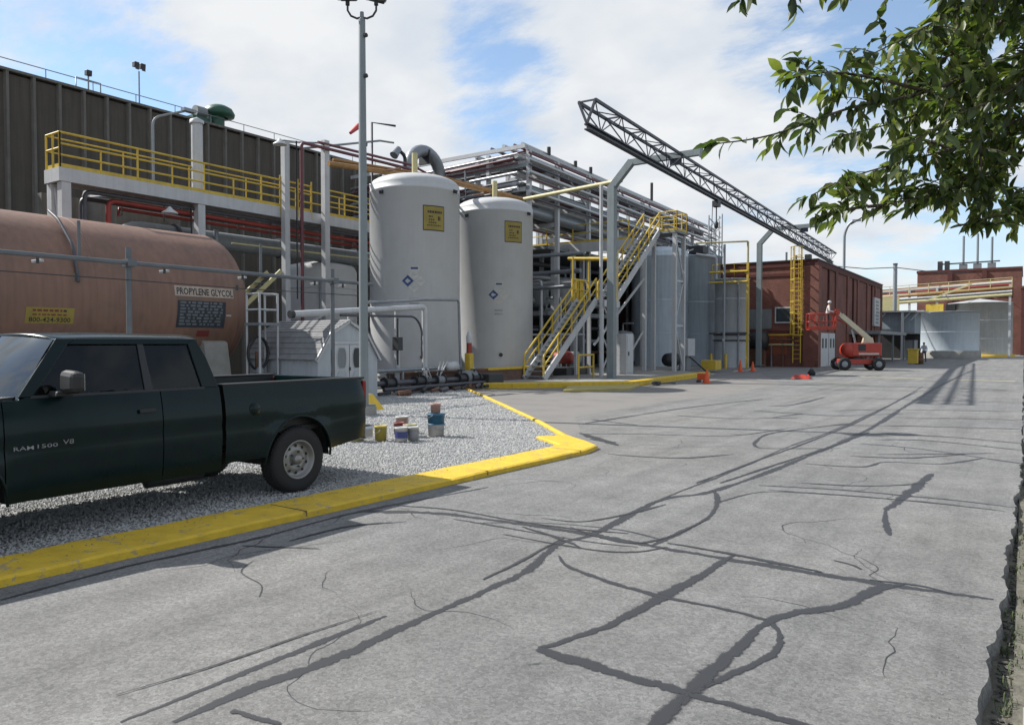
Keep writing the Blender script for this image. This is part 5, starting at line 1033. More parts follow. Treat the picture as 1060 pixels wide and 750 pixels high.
part(mf, 'pump_block', M_dark, 'bx', -17.6, -17.1, 23.6, 24.6, 0.1, 0.55, bevel=0.04)
fe = thing('hydrant_post', 'yellow post with red and white fittings between the two white tanks', 'post', (-17.9, 23.4, 0))
part(fe, 'guard', M_yellow, 'bx', -18.0, -17.74, 23.2, 23.46, 0.62, 1.35, bevel=0.02); part(fe, 'body', M_rpipe, 'cyl', (-17.87, 23.33, 1.35), (-17.87, 23.33, 1.75), 0.11, 10); part(fe, 'top', M_white, 'lathe', [(0.11, 1.75), (0.12, 2.0), (0.05, 2.2), (0, 2.22)], (-17.87, 23.33, 0), 10); part(fe, 'stand', M_rust, 'cyl', (-17.87, 23.33, 0), (-17.87, 23.33, 0.62), 0.08, 8)

# ------------------------------------------------------------------ pipe racks
def sx(x, y): return x - 0.049 * (y - 34)                  # the process block stands slightly askew to the road
def rack_y():
    t = thing('pipe_rack', 'long steel pipe rack with stacked pipes running back above the stairs', 'pipe rack', (-23, 48, 0))
    ys = [34, 37.2, 41.3, 45.6, 50.2, 55.5, 61.5, 68.0]
    for y in ys:
        for x in (-22.0, -25.4): part(t, 'column', M_white, 'bx', sx(x, y) - 0.11, sx(x, y) + 0.11, y - 0.11, y + 0.11, 0, 12.0)
        for z in (8.6, 10.1, 11.5): part(t, 'cross_beam', M_white, 'bx', sx(-25.25, y), sx(-22.15, y), y - 0.1, y + 0.1, z - 0.24, z)
    for x in (-22.0, -25.4):
        for z in (12.0, 9.95): part(t, 'long_beam', M_steel if z < 12 else M_white, 'beam', (sx(x, 33.8), 33.8, z + 0.08), (sx(x, 68.2), 68.2, z + 0.08), 0.14, 0.15)
    pipes = [(8.6, [(-22.45, .30, M_galv), (-23.3, .22, M_dpipe), (-23.9, .14, M_insul), (-24.4, .17, M_grey), (-24.9, .11, M_mpipe)]),
             (10.1, [(-22.35, .12, M_dpipe), (-22.75, .16, M_insul), (-23.2, .10, M_mpipe), (-23.6, .20, M_dpipe), (-24.2, .14, M_insul), (-24.7, .14, M_galv)]),
             (11.5, [(-22.4, .14, M_insul), (-22.8, .08, M_dpipe), (-23.1, .11, M_mpipe), (-23.5, .15, M_insul), (-24.0, .09, M_galv), (-24.5, .17, M_insul)])]
    for z, ps in pipes:
        for x, r, m in ps:
            y1 = 68 - rnd.uniform(0, 2.5); y0 = 33.2 + rnd.uniform(0, 0.9)
            part(t, 'pipe', m, 'tube', [(sx(x, y0), y0, z + r + 0.005), (sx(x, y1), y1, z + r + 0.005)], r, 12)
    part(t, 'pipe', M_grey, 'tube', [(sx(-22.9, 36), 36, 9.15), (sx(-22.9, 67), 67, 9.15)], 0.36, 16)
    for x, z, r, m in ((-21.75, 11.75, .06, M_mpipe), (-21.78, 11.45, .09, M_insul), (-21.75, 11.15, .06, M_dpipe), (-21.78, 10.8, .11, M_insul), (-21.75, 10.45, .05, M_mpipe), (-21.7, 9.75, .10, M_insul), (-21.75, 9.45, .06, M_dpipe), (-22.2, 12.3, .09, M_insul), (-22.7, 12.3, .07, M_mpipe), (-23.4, 12.33, .11, M_insul), (-24.2, 12.3, .08, M_dpipe)):
        part(t, 'pipe', m, 'tube', [(sx(x, 33.6), 33.6, z), (sx(x, 67), 66 + rnd.uniform(0, 2), z - 0.03)], r, 10)
    for y in (39.2, 43.4, 48, 53, 58.5, 64.5): part(t, 'diagonal', M_white, 'beam', (sx(-22, y - 1.9), y - 1.9, 12.0), (sx(-22, y + 1.9), y + 1.9, 10.05), 0.07, 0.07)
    for y in (39, 43.2, 47.7): part(t, 'pipe_shoe', M_rust, 'bx', sx(-23.2, y), sx(-22.5, y), y - 0.06, y + 0.06, 8.65, 8.8)
    for y, h in ((36.2, .45), (39.5, .35), (41.6, .4), (52, 1.3)): part(t, 'vent_cap', M_dark, 'cyl', (sx(-22, y), y, 12.2), (sx(-22, y), y, 12.2 + h), 0.11, 8)
    return t
rack_y()
def rack_x():
    t = thing('pipe_rack', 'short pipe rack running from the warehouse to the corner above the white tanks', 'pipe rack', (-28, 34.5, 0))
    for x in (-24.25, -28.0, -32.0):
        part(t, 'column', M_white, 'bx', x - 0.10, x + 0.10, 33.33, 33.53, 0, 11.9)
        for z in (8.6, 10.1, 11.5): part(t, 'cross_beam', M_white, 'bx', x - 0.1, x + 0.1, 33.57, 37.0, z - 0.22, z)
    for z in (12.0, 11.0): part(t, 'long_beam', M_white if z > 11.5 else M_steel, 'beam', (-34.8, 33.43, z), (-21.85, 33.43, z + 0.1), 0.14, 0.2)
    for z, ps in ((8.6, [(33.9, .15, M_dpipe), (34.4, .22, M_grey), (35.1, .16, M_insul), (35.8, .22, M_dpipe)]), (10.1, [(33.8, .16, M_insul), (34.3, .10, M_dpipe), (34.7, .13, M_galv), (35.2, .18, M_dpipe), (35.9, .14, M_insul)]),
                  (11.5, [(33.8, .10, M_mpipe), (34.15, .14, M_insul), (34.6, .12, M_mpipe), (35.1, .2, M_insul), (35.8, .12, M_dpipe)])):
        for y, r, m in ps: part(t, 'pipe', m, 'tube', [(-34.8, y, z + r - 0.35), (-22.6 - rnd.uniform(0, .4), y, z + r)], r, 12)
    for z, r, m in ((11.7, .06, M_insul), (11.2, .05, M_mpipe), (10.7, .09, M_insul), (10.3, .06, M_dpipe), (9.9, .10, M_insul), (9.2, .07, M_mpipe), (12.25, .10, M_insul), (12.2, .06, M_mpipe)): part(t, 'pipe', m, 'cyl', (-34.6, 33.2 if z < 12 else 34 + r * 10, z - 0.45), (-22.2, 33.2 if z < 12 else 34 + r * 10, z), r, 8)
    part(t, 'pipe', M_dpipe, 'tube', [(-34.5, 33.0, 9.3), (-28, 33.0, 9.5), (-22.4, 33.0, 9.75)], 0.07, 8)
    part(t, 'pipe', M_mpipe, 'tube', [(-34.5, 33.1, 10.9), (-22.4, 33.1, 11.45)], 0.06, 8)
    for x, h in ((-25.6, 2.2), (-30.4, 1.8)): part(t, 'riser', M_galv, 'cyl', (x, 33.1, 9.0), (x, 33.1, 9.0 + h), 0.05, 8)
    return t
rack_x()
ud = thing('u_bend_duct', 'big grey inverted U-shaped duct above the nearest white tank', 'duct', (-27.2, 31.5, 8))
part(ud, 'duct', M_galv, 'tube', [(-27.2, 30.1, 8.6)] + [(-27.2, 31.55 - 1.32 * math.cos(a), 10.85 + 1.32 * math.sin(a)) for a in [math.pi * k / 14 for k in range(15)]] + [(-27.2, 32.87, 8.6)], 0.33, 18)
part(ud, 'flange', M_dark, 'beam', (-27.2, 31.5, 11.83), (-27.2, 31.6, 11.83), 0.74, 0.76)
part(ud, 'yellow_valve', M_ypale, 'cyl', (-26.9, 30.1, 9.0), (-26.9, 30.1, 10.7), 0.20, 10)
fl4 = thing('stub_vent', 'dark gooseneck vent between the U-shaped duct and the pole', 'vent', (-25.5, 28.5, 7))
part(fl4, 'pipe', M_dark, 'tube', [(-25.5, 28.1, 7.0), (-25.5, 28.1, 11.0), (-25.5, 27.6, 11.2)], 0.09, 8, 0.2)
part(fl4, 'hood', M_galv, 'cyl', (-25.5, 27.65, 11.25), (-25.5, 27.3, 10.85), 0.16, 10, 0.22)
op = thing('orange_pipe', 'rusty orange pipe crossing over both white tanks then turning yellow', 'pipe', (-21.5, 28, 8.8))
part(op, 'pipe', M_opipe, 'tube', [(-22.6, 20.5, 8.75), (-22.0, 27.0, 9.15), (-21.5, 32.6, 9.12)], 0.11, 10)
part(op, 'pipe', M_opipe, 'tube', [(-22.9, 21.0, 9.05), (-22.2, 27.0, 9.35), (-21.8, 32.0, 9.3)], 0.06, 8)
part(op, 'yellow_pipe', M_ypale, 'tube', [(-21.5, 32.6, 9.12), (-15.2, 31.2, 9.10)], 0.10, 10)
part(op, 'support', M_white, 'cyl', (-16.3, 31.35, 0.1), (-16.3, 31.35, 9.05), 0.08, 10)
for y in (23.4, 26, 29.65): part(op, 'clamp', M_rust, 'bx', -22.4, -21.5, y - 0.05, y + 0.05, 8.95, 9.02)

# ------------------------------------------------------------------ process building and equipment behind the stair
pb = thing('process_building', 'dim open process building behind the stair and white tanks', 'building', (-29, 45, 0))
part(pb, 'back_wall', mat('process_wall', (0.055, 0.065, 0.062), 0.8, var=0.25, streak=0.2), 'bx', -31, -28.3, 37.2, 66, 0, 8.5)
part(pb, 'siding', mat('green_siding', (0.05, 0.11, 0.09), 0.6, var=0.1), 'bx', -28.3, -28.2, 39.2, 41.8, 7.0, 9.6)
part(pb, 'siding', M_white, 'bx', -28.29, -28.1, 44.6, 47.2, 7.4, 10.0)
part(pb, 'mezzanine', M_grey, 'bx', -28.3, -22.9, 37.4, 46, 3.35, 3.6)
part(pb, 'mezzanine', M_grey, 'bx', -28.3, -22.9, 37.4, 62, 7.2, 7.4)
for y in (38.5, 42, 46): part(pb, 'column', M_white, 'bx', -23.3, -23.05, y - 0.12, y + 0.12, 0, 7.2)
for z, r, m in ((1.0, .12, M_rust), (1.9, .15, M_insul), (2.7, .10, M_dpipe), (4.3, .2, M_insul), (5.0, .12, M_galv), (5.7, .18, M_insul), (6.5, .14, M_dpipe)):
    part(pb, 'pipe', m, 'cyl', (-24.6, 33.5, z), (-24.6 + rnd.uniform(-.5, .5), 50, z + rnd.uniform(-.1, .1)), r, 10)
for i, (x, y, z, s, m) in enumerate(((-24.5, 39, 3.6, 1.3, M_grey), (-24.0, 41.3, 3.6, 1.6, M_white), (-24.5, 37.6, 0.05, 1.4, M_grey), (-23.8, 40.0, 0.05, 1.6, M_rust), (-24.6, 43, 0.05, 2.0, M_dpipe), (-23.0, 47.5, 0.05, 1.8, M_grey), (-22.6, 51, 0.05, 1.2, M_dark))):
    e = thing('process_vessel', ('grey dished vessel on the mezzanine by the stair', 'pale dished vessel on the mezzanine by the stair', 'low grey vessel under the mezzanine', 'rusty vessel under the mezzanine', 'dark vessel under the mezzanine', 'grey vessel below the upper stair', 'small dark vessel under the pipe rack')[i], 'vessel', (x, y, z))
    part(e, 'shell', m, 'lathe', [(0.2, z + 0.25), (s * 0.42, z + 0.4), (s * 0.45, z + 0.5), (s * 0.45, z + s * 1.2), (s * 0.36, z + s * 1.35), (0, z + s * 1.42)], (x, y, 0), 20)
    for k in range(3): a = 2.1 * k; part(e, 'leg', M_white, 'cyl', (x + s * .4 * math.cos(a), y + s * .4 * math.sin(a), z), (x + s * .4 * math.cos(a), y + s * .4 * math.sin(a), z + 0.7), 0.05, 6)
    part(e, 'nozzle', M_galv, 'tube', [(x, y, z + s * 1.4), (x, y, z + s * 1.4 + 0.5), (x + 0.8, y, z + s * 1.4 + 0.5)], 0.07, 8, 0.15)
rz_ = random.Random(77)
for k in range(16):
    x, y = rz_.uniform(-23.2, -20.6), rz_.uniform(34.6, 39.4); m_ = (M_white, M_insul, M_galv, M_white)[k % 4]; z_ = rz_.uniform(0.8, 6.6)
    if k % 2: part(pb, 'drop_pipe', m_, 'tube', [(x, y, 0.1), (x, y, z_), (x - 1.2, y + 0.4, z_)], rz_.uniform(0.05, 0.12), 8, 0.2)
    else: part(pb, 'cross_pipe', m_, 'cyl', (x - 2.4, y, z_), (x + 1.2, y + rz_.uniform(-.3, .3), z_), rz_.uniform(0.05, 0.13), 8)
mp_ = thing('mid_platform', 'white-edged upper platform with yellow railing reaching the stair', 'platform', (-22, 41.5, 0))
MZ = 7.75
part(mp_, 'edge_beam', M_white, 'bx', -26.5, -18.3, 39.9, 40.05, MZ - 0.58, MZ)
part(mp_, 'deck', M_grey, 'bx', -26.5, -18.3, 40.06, 43.2, MZ - 0.12, MZ - 0.02)
railing(mp_, [(-26.4, 39.95, MZ), (-19.0, 39.95, MZ)], step=1.9, mids=(0.55,), r=0.035)
for x in (-26.2, -22.8, -20.2): part(mp_, 'column', M_white, 'bx', x - 0.12, x + 0.12, 40.06, 40.3, 0, MZ - 0.59)

# ------------------------------------------------------------------ yellow stair
st = thing('steel_stair', 'yellow railed steel stair climbing in two flights beside the white tank', 'stair', (-19.4, 36, 0))
def flight(y0, z0, y1, z1, x0, x1, n):
    for x in (x0, x1):
        part(st, 'stringer', M_white, 'beam', (x, y0, z0), (x, y1, z1), 0.07, 0.32)
        hr = part(st, 'handrail', M_yellow, 'tube', [(x, y0, z0 + 0.15), (x, y0, z0 + 1.0), (x, y1, z1 + 1.05)], 0.045, 8, 0.1)
        part(hr, 'mid_rail', M_yellow, 'cyl', (x, y0, z0 + 0.55), (x, y1, z1 + 0.60), 0.038, 6)
        for k in range(1, 5): q = k / 4; part(hr, 'post', M_yellow, 'cyl', (x, y0 + (y1 - y0) * q, z0 + (z1 - z0) * q + 0.1), (x, y0 + (y1 - y0) * q, z0 + (z1 - z0) * q + 1.04), 0.038, 6)
    for k in range(n):
        q = (k + 0.5) / n; y = y0 + (y1 - y0) * q; z = z0 + (z1 - z0) * q
        part(st, 'tread', M_grey, 'bx', x0 + 0.04, x1 - 0.04, y - 0.13, y + 0.13, z - 0.02, z + 0.025)
flight(27.6, 0.18, 32.4, 3.80, -18.12, -17.10, 17)
part(st, 'landing', M_grey, 'bx', -18.5, -16.75, 32.45, 34.1, 3.68, 3.80)
part(st, 'landing_edge', M_white, 'bx', -16.75, -16.68, 32.45, 34.1, 3.5, 3.81)
railing(st, [(-18.5, 32.5, 3.80), (-18.5, 34.1, 3.80)], step=0.8, r=0.04)
for x, y in ((-18.45, 32.5), (-16.8, 34.05), (-18.4, 34.05)): part(st, 'gate_post', M_yellow, 'cyl', (x, y, 3.80), (x, y, 5.95), 0.05, 8)
part(st, 'gate_beam', M_yellow, 'tube', [(-16.8, 34.05, 5.9), (-19.6, 34.05, 6.1)], 0.10, 8)
for dy in (0, 0.42, 0.84): part(st, 'kick_panel', M_yellow, 'bx', -18.6, -18.54, 32.6 + dy, 32.9 + dy, 3.85, 4.95)
flight(34.1, 3.80, 39.6, 7.95, -17.90, -16.95, 19)
part(st, 'top_landing', M_grey, 'bx', -18.2, -15.9, 39.6, 41.2, 7.83, 7.95)
railing(st, [(-16.95, 39.65, 7.95), (-15.95, 39.65, 7.95), (-15.95, 41.15, 7.95), (-18.2, 41.15, 7.95)], step=0.75, mids=(0.55,), r=0.034)
for x, y in ((-18.35, 32.6), (-16.9, 32.6), (-18.35, 34.0), (-16.9, 34.0)): part(st, 'landing_leg', M_white, 'bx', x - 0.07, x + 0.07, y - 0.07, y + 0.07, 0.1, 3.68)
for (a, c) in (((-16.85, 32.6, 2.1), (-16.85, 34.0, 3.6)), ((-16.85, 34.0, 2.1), (-16.85, 32.6, 3.6)), ((-16.85, 32.6, 0.5), (-16.85, 34.0, 2.0)), ((-16.85, 34.0, 0.5), (-16.85, 32.6, 2.0))): part(st, 'cross_brace', M_white, 'beam', a, c, 0.06, 0.06)
br = thing('braced_tower', 'white cross-braced steel tower under the top stair landing', 'tower', (-16.9, 40.4, 0))
for x, y in ((-16.1, 39.75), (-16.1, 41.05), (-17.9, 39.75), (-17.9, 41.05)): part(br, 'leg', M_white, 'bx', x - 0.10, x + 0.10, y - 0.10, y + 0.10, 0, 7.82)
for k in range(3):
    z0, z1 = 0.3 + k * 2.5, 2.8 + k * 2.5
    part(br, 'brace', M_white, 'beam', (-16.1, 39.75 if k % 2 else 41.05, z0), (-16.1, 41.05 if k % 2 else 39.75, z1), 0.08, 0.08)
    part(br, 'strut', M_white, 'bx', -16.15, -16.05, 39.86, 40.94, z1 - 0.15, z1 - 0.05)
part(br, 'brace', M_white, 'beam', (-17.9, 39.7, 5.4), (-19.9, 37.4, 1.6), 0.12, 0.12)
part(br, 'brace', M_white, 'beam', (-17.95, 39.7, 2.4), (-18.8, 38.8, 0.4), 0.10, 0.10)
# bits at the foot of the stairs
bl_ = thing('bollard_frame', 'yellow pipe guard frame at the foot of the grey gantry post', 'guard rail', (-16.2, 30, 0))
for y in (29.4, 30.8): part(bl_, 'post', M_yellow, 'cyl', (-16.4, y, 0.1), (-16.4, y, 1.25), 0.05, 8)
for z in (0.65, 1.2): part(bl_, 'rail', M_yellow, 'cyl', (-16.4, 29.4, z), (-16.4, 30.8, z), 0.045, 8)
cb = thing('electrical_cabinet', 'tall pale electrical cabinet behind the yellow guard frame', 'cabinet', (-16.85, 34.9, 0))
part(cb, 'body', M_white, 'bx', -17.2, -16.5, 34.5, 35.3, 0.13, 2.2, bevel=0.02); part(cb, 'door', M_white, 'bx', -16.499, -16.47, 34.56, 35.24, 0.25, 2.1); part(cb, 'handle', M_dark, 'bx', -16.47, -16.43, 34.65, 34.7, 1.1, 1.3)
cb2 = thing('pump_skid', 'dark pump skid with red motor under the lower stair flight', 'pump', (-18.3, 32.5, 0))
part(cb2, 'base', M_dark, 'bx', -20.0, -18.4, 31.8, 34.2, 0.12, 0.5); part(cb2, 'motor', M_rpipe, 'lathe', [(0, -0.5), (0.3, -0.45), (0.32, 0.35), (0.2, 0.5), (0, 0.5)], (-19.2, 32.9, 1.0), 16, 'x'); part(cb2, 'casing', M_grey, 'lathe', [(0, -0.3), (0.35, -0.28), (0.35, 0.28), (0, 0.3)], (-19.2, 33.9, 0.95), 16, 'y')
sm = thing('yard_equipment', 'pale box and dark machinery beside the braced white tower', 'equipment', (-16.5, 45.5, 0))
part(sm, 'box', M_white, 'bx', -18.2, -17.3, 45.0, 46.2, 0.9, 2.0, bevel=0.03); part(sm, 'box_stand', M_grey, 'bx', -18.0, -17.5, 45.2, 46.0, 0, 0.9)
part(sm, 'machine', M_dark, 'lathe', [(0, -0.6), (0.4, -0.5), (0.45, 0.5), (0, 0.6)], (-18.0, 43.9, 0.7), 14, 'y'); part(sm, 'barrow_handle', M_dark, 'beam', (-16.5, 43.2, 0.9), (-15.3, 42.6, 0.1), 0.07, 0.07)
part(sm, 'yellow_bin', M_yellow, 'bx', -15.9, -15.0, 43.4, 44.4, 0.13, 0.7, bevel=0.02)

# ------------------------------------------------------------------ gantries, monorail truss
def gantry(label, x, y, dz=0.0):
    t = thing('gantry_post', label, 'gantry', (x, y, 0), group='bent gantry posts carrying the truss')
    part(t, 'post', M_steel, 'bx', x - 0.165, x + 0.165, y - 0.16, y + 0.16, 0.0, 8.75)
    part(t, 'knee', M_steel, 'beam', (x - 0.04, y, 8.66), (x + 0.96, y, 9.72), 0.27, 0.30)
    part(t, 'arm', M_steel, 'beam', (x + 0.82, y, 9.68), (x + 4.1, y, 9.70), 0.24, 0.26)
    part(t, 'arm_plate', M_steel, 'bx', x + 4.1, x + 4.13, y - 0.2, y + 0.2, 9.45, 9.95)
    bp = part(t, 'base_plate', M_steel, 'bx', x - 0.32, x + 0.32, y - 0.32, y + 0.32, 0.131, 0.17)
    part(t, 'hanger', M_truss, 'beam', (x + 3.0, y, 9.54), (x + 3.0, y, 9.3), 0.5, 0.1)
    return t
gantry('tall grey bent gantry post in front of the yellow stair', -15.37, 30.6)
gantry('grey bent gantry post in front of the brick building', -15.55, 54.0, 0.0)
tr = thing('truss_beam', 'long dark triangular truss beam hung from the bent gantry posts', 'truss', (-12.9, 46, 8.9))
A0, A1 = Vector((-11.95, 21.95, 8.92)), Vector((-14.22, 71.7, 8.92))
dr_ = (A1 - A0).normalized(); sd_ = Vector((dr_.y, -dr_.x, 0)); Lt = (A1 - A0).length
top = lambda s, u: A0 + dr_ * u + sd_ * s * 0.30 + Vector((0, 0, 0.74))
bot = lambda u: A0 + dr_ * u
part(tr, 'bottom_chord', M_truss, 'beam', bot(0), bot(Lt), 0.20, 0.05); part(tr, 'bottom_chord', M_truss, 'beam', bot(0) - Vector((0, 0, 0.16)), bot(Lt) - Vector((0, 0, 0.16)), 0.20, 0.04)
part(tr, 'bottom_web', M_truss, 'beam', bot(0) - Vector((0, 0, 0.08)), bot(Lt) - Vector((0, 0, 0.08)), 0.03, 0.118)
for s in (-1, 1): part(tr, 'top_chord', M_truss, 'beam', top(s, 0), top(s, Lt), 0.08, 0.10)
npan = 46
for k in range(npan + 1):
    u = Lt * k / npan
    if k % 2 == 0: part(tr, 'brace', M_truss, 'beam', top(-1, u), top(1, u), 0.05, 0.05)
    if k < npan:
        v = Lt * (k + 1) / npan
        for s in (-1, 1): part(tr, 'brace', M_truss, 'beam', top(s, u) if k % 2 == 0 else bot(u), bot(v) if k % 2 == 0 else top(s, v), 0.034, 0.034)
        part(tr, 'brace', M_truss, 'beam', top(-1 if k % 2 else 1, u), top(1 if k % 2 else -1, v), 0.03, 0.03)
for s in (-1, 1): part(tr, 'end_post', M_truss, 'beam', top(s, 0), bot(0), 0.07, 0.07)
ho = thing('hoist', 'small dark chain hoist hanging from the truss beam', 'hoist', (-12.6, 36, 8))
hp = bot(14.5); part(ho, 'trolley', M_dark, 'bx', hp.x - 0.15, hp.x + 0.15, hp.y - 0.2, hp.y + 0.2, 8.42, 8.70); part(ho, 'chain', M_dark, 'cyl', (hp.x, hp.y, 7.7), (hp.x, hp.y, 8.42), 0.03, 6)
part(ho, 'hook_block', M_dark, 'lathe', [(0, 7.32), (0.10, 7.40), (0.12, 7.62), (0.04, 7.72)], (hp.x, hp.y, 0), 10); part(ho, 'pendant', M_dark, 'cyl', (hp.x - 0.25, hp.y, 6.6), (hp.x - 0.2, hp.y, 8.45), 0.018, 5)
# yellow portal by the pale tank
yp = thing('pipe_portal', 'yellow pipe portal standing beside the pale grey tank', 'pipe support', (-16, 51, 0))
part(yp, 'upright', M_yellow, 'bx', -15.67, -15.53, 51.38, 51.52, 0, 7.2); part(yp, 'upright_top', M_ypale, 'cyl', (-15.6, 51.45, 7.2), (-15.6, 51.45, 8.6), 0.08, 8)
part(yp, 'top_pipe', M_ypale, 'tube', [(-15.6, 51.45, 8.5), (-15.6, 51.45, 8.62), (-18.6, 49.6, 8.5)], 0.06, 8); part(yp, 'mast', M_galv, 'cyl', (-16.9, 50.5, 0), (-16.9, 50.5, 8.4), 0.09, 8)
for z in (2.4, 5.9, 6.6): part(yp, 'cross_pipe', M_dpipe if z < 4 else M_yellow, 'cyl', (-15.6, 51.4, z), (-18.2, 51.2, z), 0.07, 8)
for x in (-17.6, -16.6): part(yp, 'bollard', M_yellow, 'cyl', (x, 50.0, 0), (x, 50.0, 1.0), 0.10, 8)
lt = thing('lattice_mast', 'white lattice mast rising between the blue-grey and pale tanks', 'mast', (-21, 62, 0))
for dx, dy in ((0, 0), (1.1, 0), (0.55, 0.95)): part(lt, 'leg', M_white, 'cyl', (-21.6 + dx, 60.6 + dy, 7.0), (-21.6 + dx, 60.6 + dy, 12.2), 0.07, 8)
for k in range(6):
    z = 7.2 + k * 0.8; q = [(-21.6, 60.6), (-20.5, 60.6), (-21.05, 61.55)]
    for i in range(3): a, c = q[i], q[(i + 1) % 3]; part(lt, 'lacing', M_white, 'beam', (*a, z), (*c, z + 0.8), 0.06, 0.06)
part(lt, 'base_frame', M_rust, 'bx', -21.9, -20.2, 60.3, 61.9, 6.8, 7.0); part(lt, 'support', M_rust, 'bx', -21.2, -20.9, 61.0, 61.3, 0, 6.8)

# ------------------------------------------------------------------ brick building with caged ladder
bb = thing('brick_building', 'two-storey dark red brick building behind the boom lift', 'building', (-15.5, 70, 0))
part(bb, 'wall', M_brick, 'bx', -30.0, -12.2, 56.3, 85.5, 0, 7.35)
part(bb, 'parapet', M_bricktrim, 'bx', -30.05, -12.12, 56.22, 85.58, 7.2, 7.60)
part(bb, 'roof_cap', M_dark, 'bx', -30.1, -12.06, 56.16, 85.64, 7.601, 7.68)
part(bb, 'string_course', M_bricktrim, 'bx', -30.0, -12.14, 56.24, 56.299, 6.55, 6.75)
part(bb, 'string_course', M_bricktrim, 'bx', -30.0, -12.14, 56.24, 56.299, 2.45, 2.62)
part(bb, 'orange_panel', mat('orange_brick', (0.36, 0.11, 0.055), 0.9, var=0.25, scale=1.2), 'bx', -17.6, -14.2, 56.27, 56.299, 0.9, 2.44)  # brighter orange patch low on the brick front
part(bb, 'grey_panel', M_grey, 'bx', -17.9, -15.3, 56.26, 56.299, 2.75, 4.2)
for y in (57.0, 62.8, 67.4, 72.0, 76.8, 81.4, 85.2):
    part(bb, 'pilaster', M_brick, 'bx', -12.199, -12.10, y - 0.35, y + 0.35, 0, 7.19)
part(bb, 'corner_pier', M_brick, 'bx', -13.05, -12.02, 56.12, 56.299, 0, 7.19)
wf = part(bb, 'window', M_white, 'bx', -15.05, -13.86, 56.20, 56.30, 3.15, 4.32)
part(wf, 'pane', mat('window_glass', (0.05, 0.065, 0.075), 0.08, var=0.1), 'bx', -14.95, -13.96, 56.185, 56.199, 3.26, 4.22)
for i, (y0, y1) in enumerate(((57.5, 60.0), (60.2, 62.35))):
    d = part(bb, 'door', M_white, 'bx', -12.199, -12.12, y0, y1, 0, 2.45, bevel=0.01)
    for k in range(2): part(d, 'door_window', M_dark, 'bx', -12.119, -12.10, y0 + 0.35 + k * 1.05, y0 + 0.80 + k * 1.05, 1.35, 2.05)
cn = part(bb, 'canopy', M_grey, 'bx', -12.19, -9.7, 67.8, 84.0, 2.45, 2.72)
for y in (68.2, 76, 83.6): part(cn, 'canopy_post', M_grey, 'bx', -9.95, -9.8, y, y + 0.15, 0, 2.449)
sgn = part(bb, 'sign_board', M_white, 'bx', -12.195, -12.0, 80.0, 83.4, 3.35, 6.1)
rq = random.Random(4)
for k in range(7): part(sgn, 'sign_mark', M_grey, 'bx', -11.999, -11.985, 80.5 + rq.uniform(0, .5), 82.3 + rq.uniform(0, .7), 3.6 + k * 0.34, 3.78 + k * 0.34)
for y in (59.9, 69.7, 79.1): part(bb, 'downspout', M_bricktrim, 'cyl', (-12.12, y, 0.1 if y > 63 else 2.6), (-12.12, y, 7.2), 0.07, 8)
for i, (x, h) in enumerate(((-13.9, .55), (-14.6, .8))): part(bb, 'roof_vent', M_galv, 'cyl', (x, 57.5, 7.6), (x, 57.5, 7.6 + h), 0.08, 8)
part(bb, 'roof_box', M_dark, 'bx', -13.2, -12.8, 57.0, 57.5, 7.69, 8.1)
for k in range(5): part(bb, 'wall_pipe', (M_ypale, M_rust, M_yellow, M_galv, M_rust)[k], 'tube', [(-17.6 + k * 0.8, 55.95, 0), (-17.6 + k * 0.8, 55.95, 1.6 + 0.35 * (k % 3)), (-13.6, 55.95, 1.6 + 0.35 * (k % 3))], 0.07, 8)
part(bb, 'wall_machine', M_dark, 'lathe', [(0, -0.9), (0.6, -0.8), (0.7, 0.8), (0, 0.9)], (-16.2, 55.4, 1.9), 16, 'x'); part(bb, 'machine_stand', M_rust, 'bx', -16.9, -15.5, 55.1, 55.7, 0, 1.3)
cl = thing('caged_ladder', 'yellow caged ladder fixed to the brick building front', 'ladder', (-13.45, 56, 0))
for x in (-13.72, -13.2): part(cl, 'stile', M_yellow, 'cyl', (x, 56.02, 0.3), (x, 56.02, 8.6), 0.045, 6)
for k in range(24): part(cl, 'rung', M_yellow, 'cyl', (-13.72, 56.02, 0.6 + k * 0.32), (-13.2, 56.02, 0.6 + k * 0.32), 0.022, 5)
for k in range(9):
    z = 2.3 + k * 0.78; part(cl, 'cage_hoop', M_yellow, 'tube', [(-13.46 - 0.42 * math.cos(a), 56.02 - 0.75 * math.sin(a), z) for a in [math.pi * j / 10 for j in range(11)]], 0.035, 5)
for j in (1, 3, 5, 7, 9): a = math.pi * j / 10; part(cl, 'cage_bar', M_yellow, 'cyl', (-13.46 - 0.42 * math.cos(a), 56.02 - 0.75 * math.sin(a), 2.3), (-13.46 - 0.42 * math.cos(a), 56.02 - 0.75 * math.sin(a), 8.55), 0.022, 5)

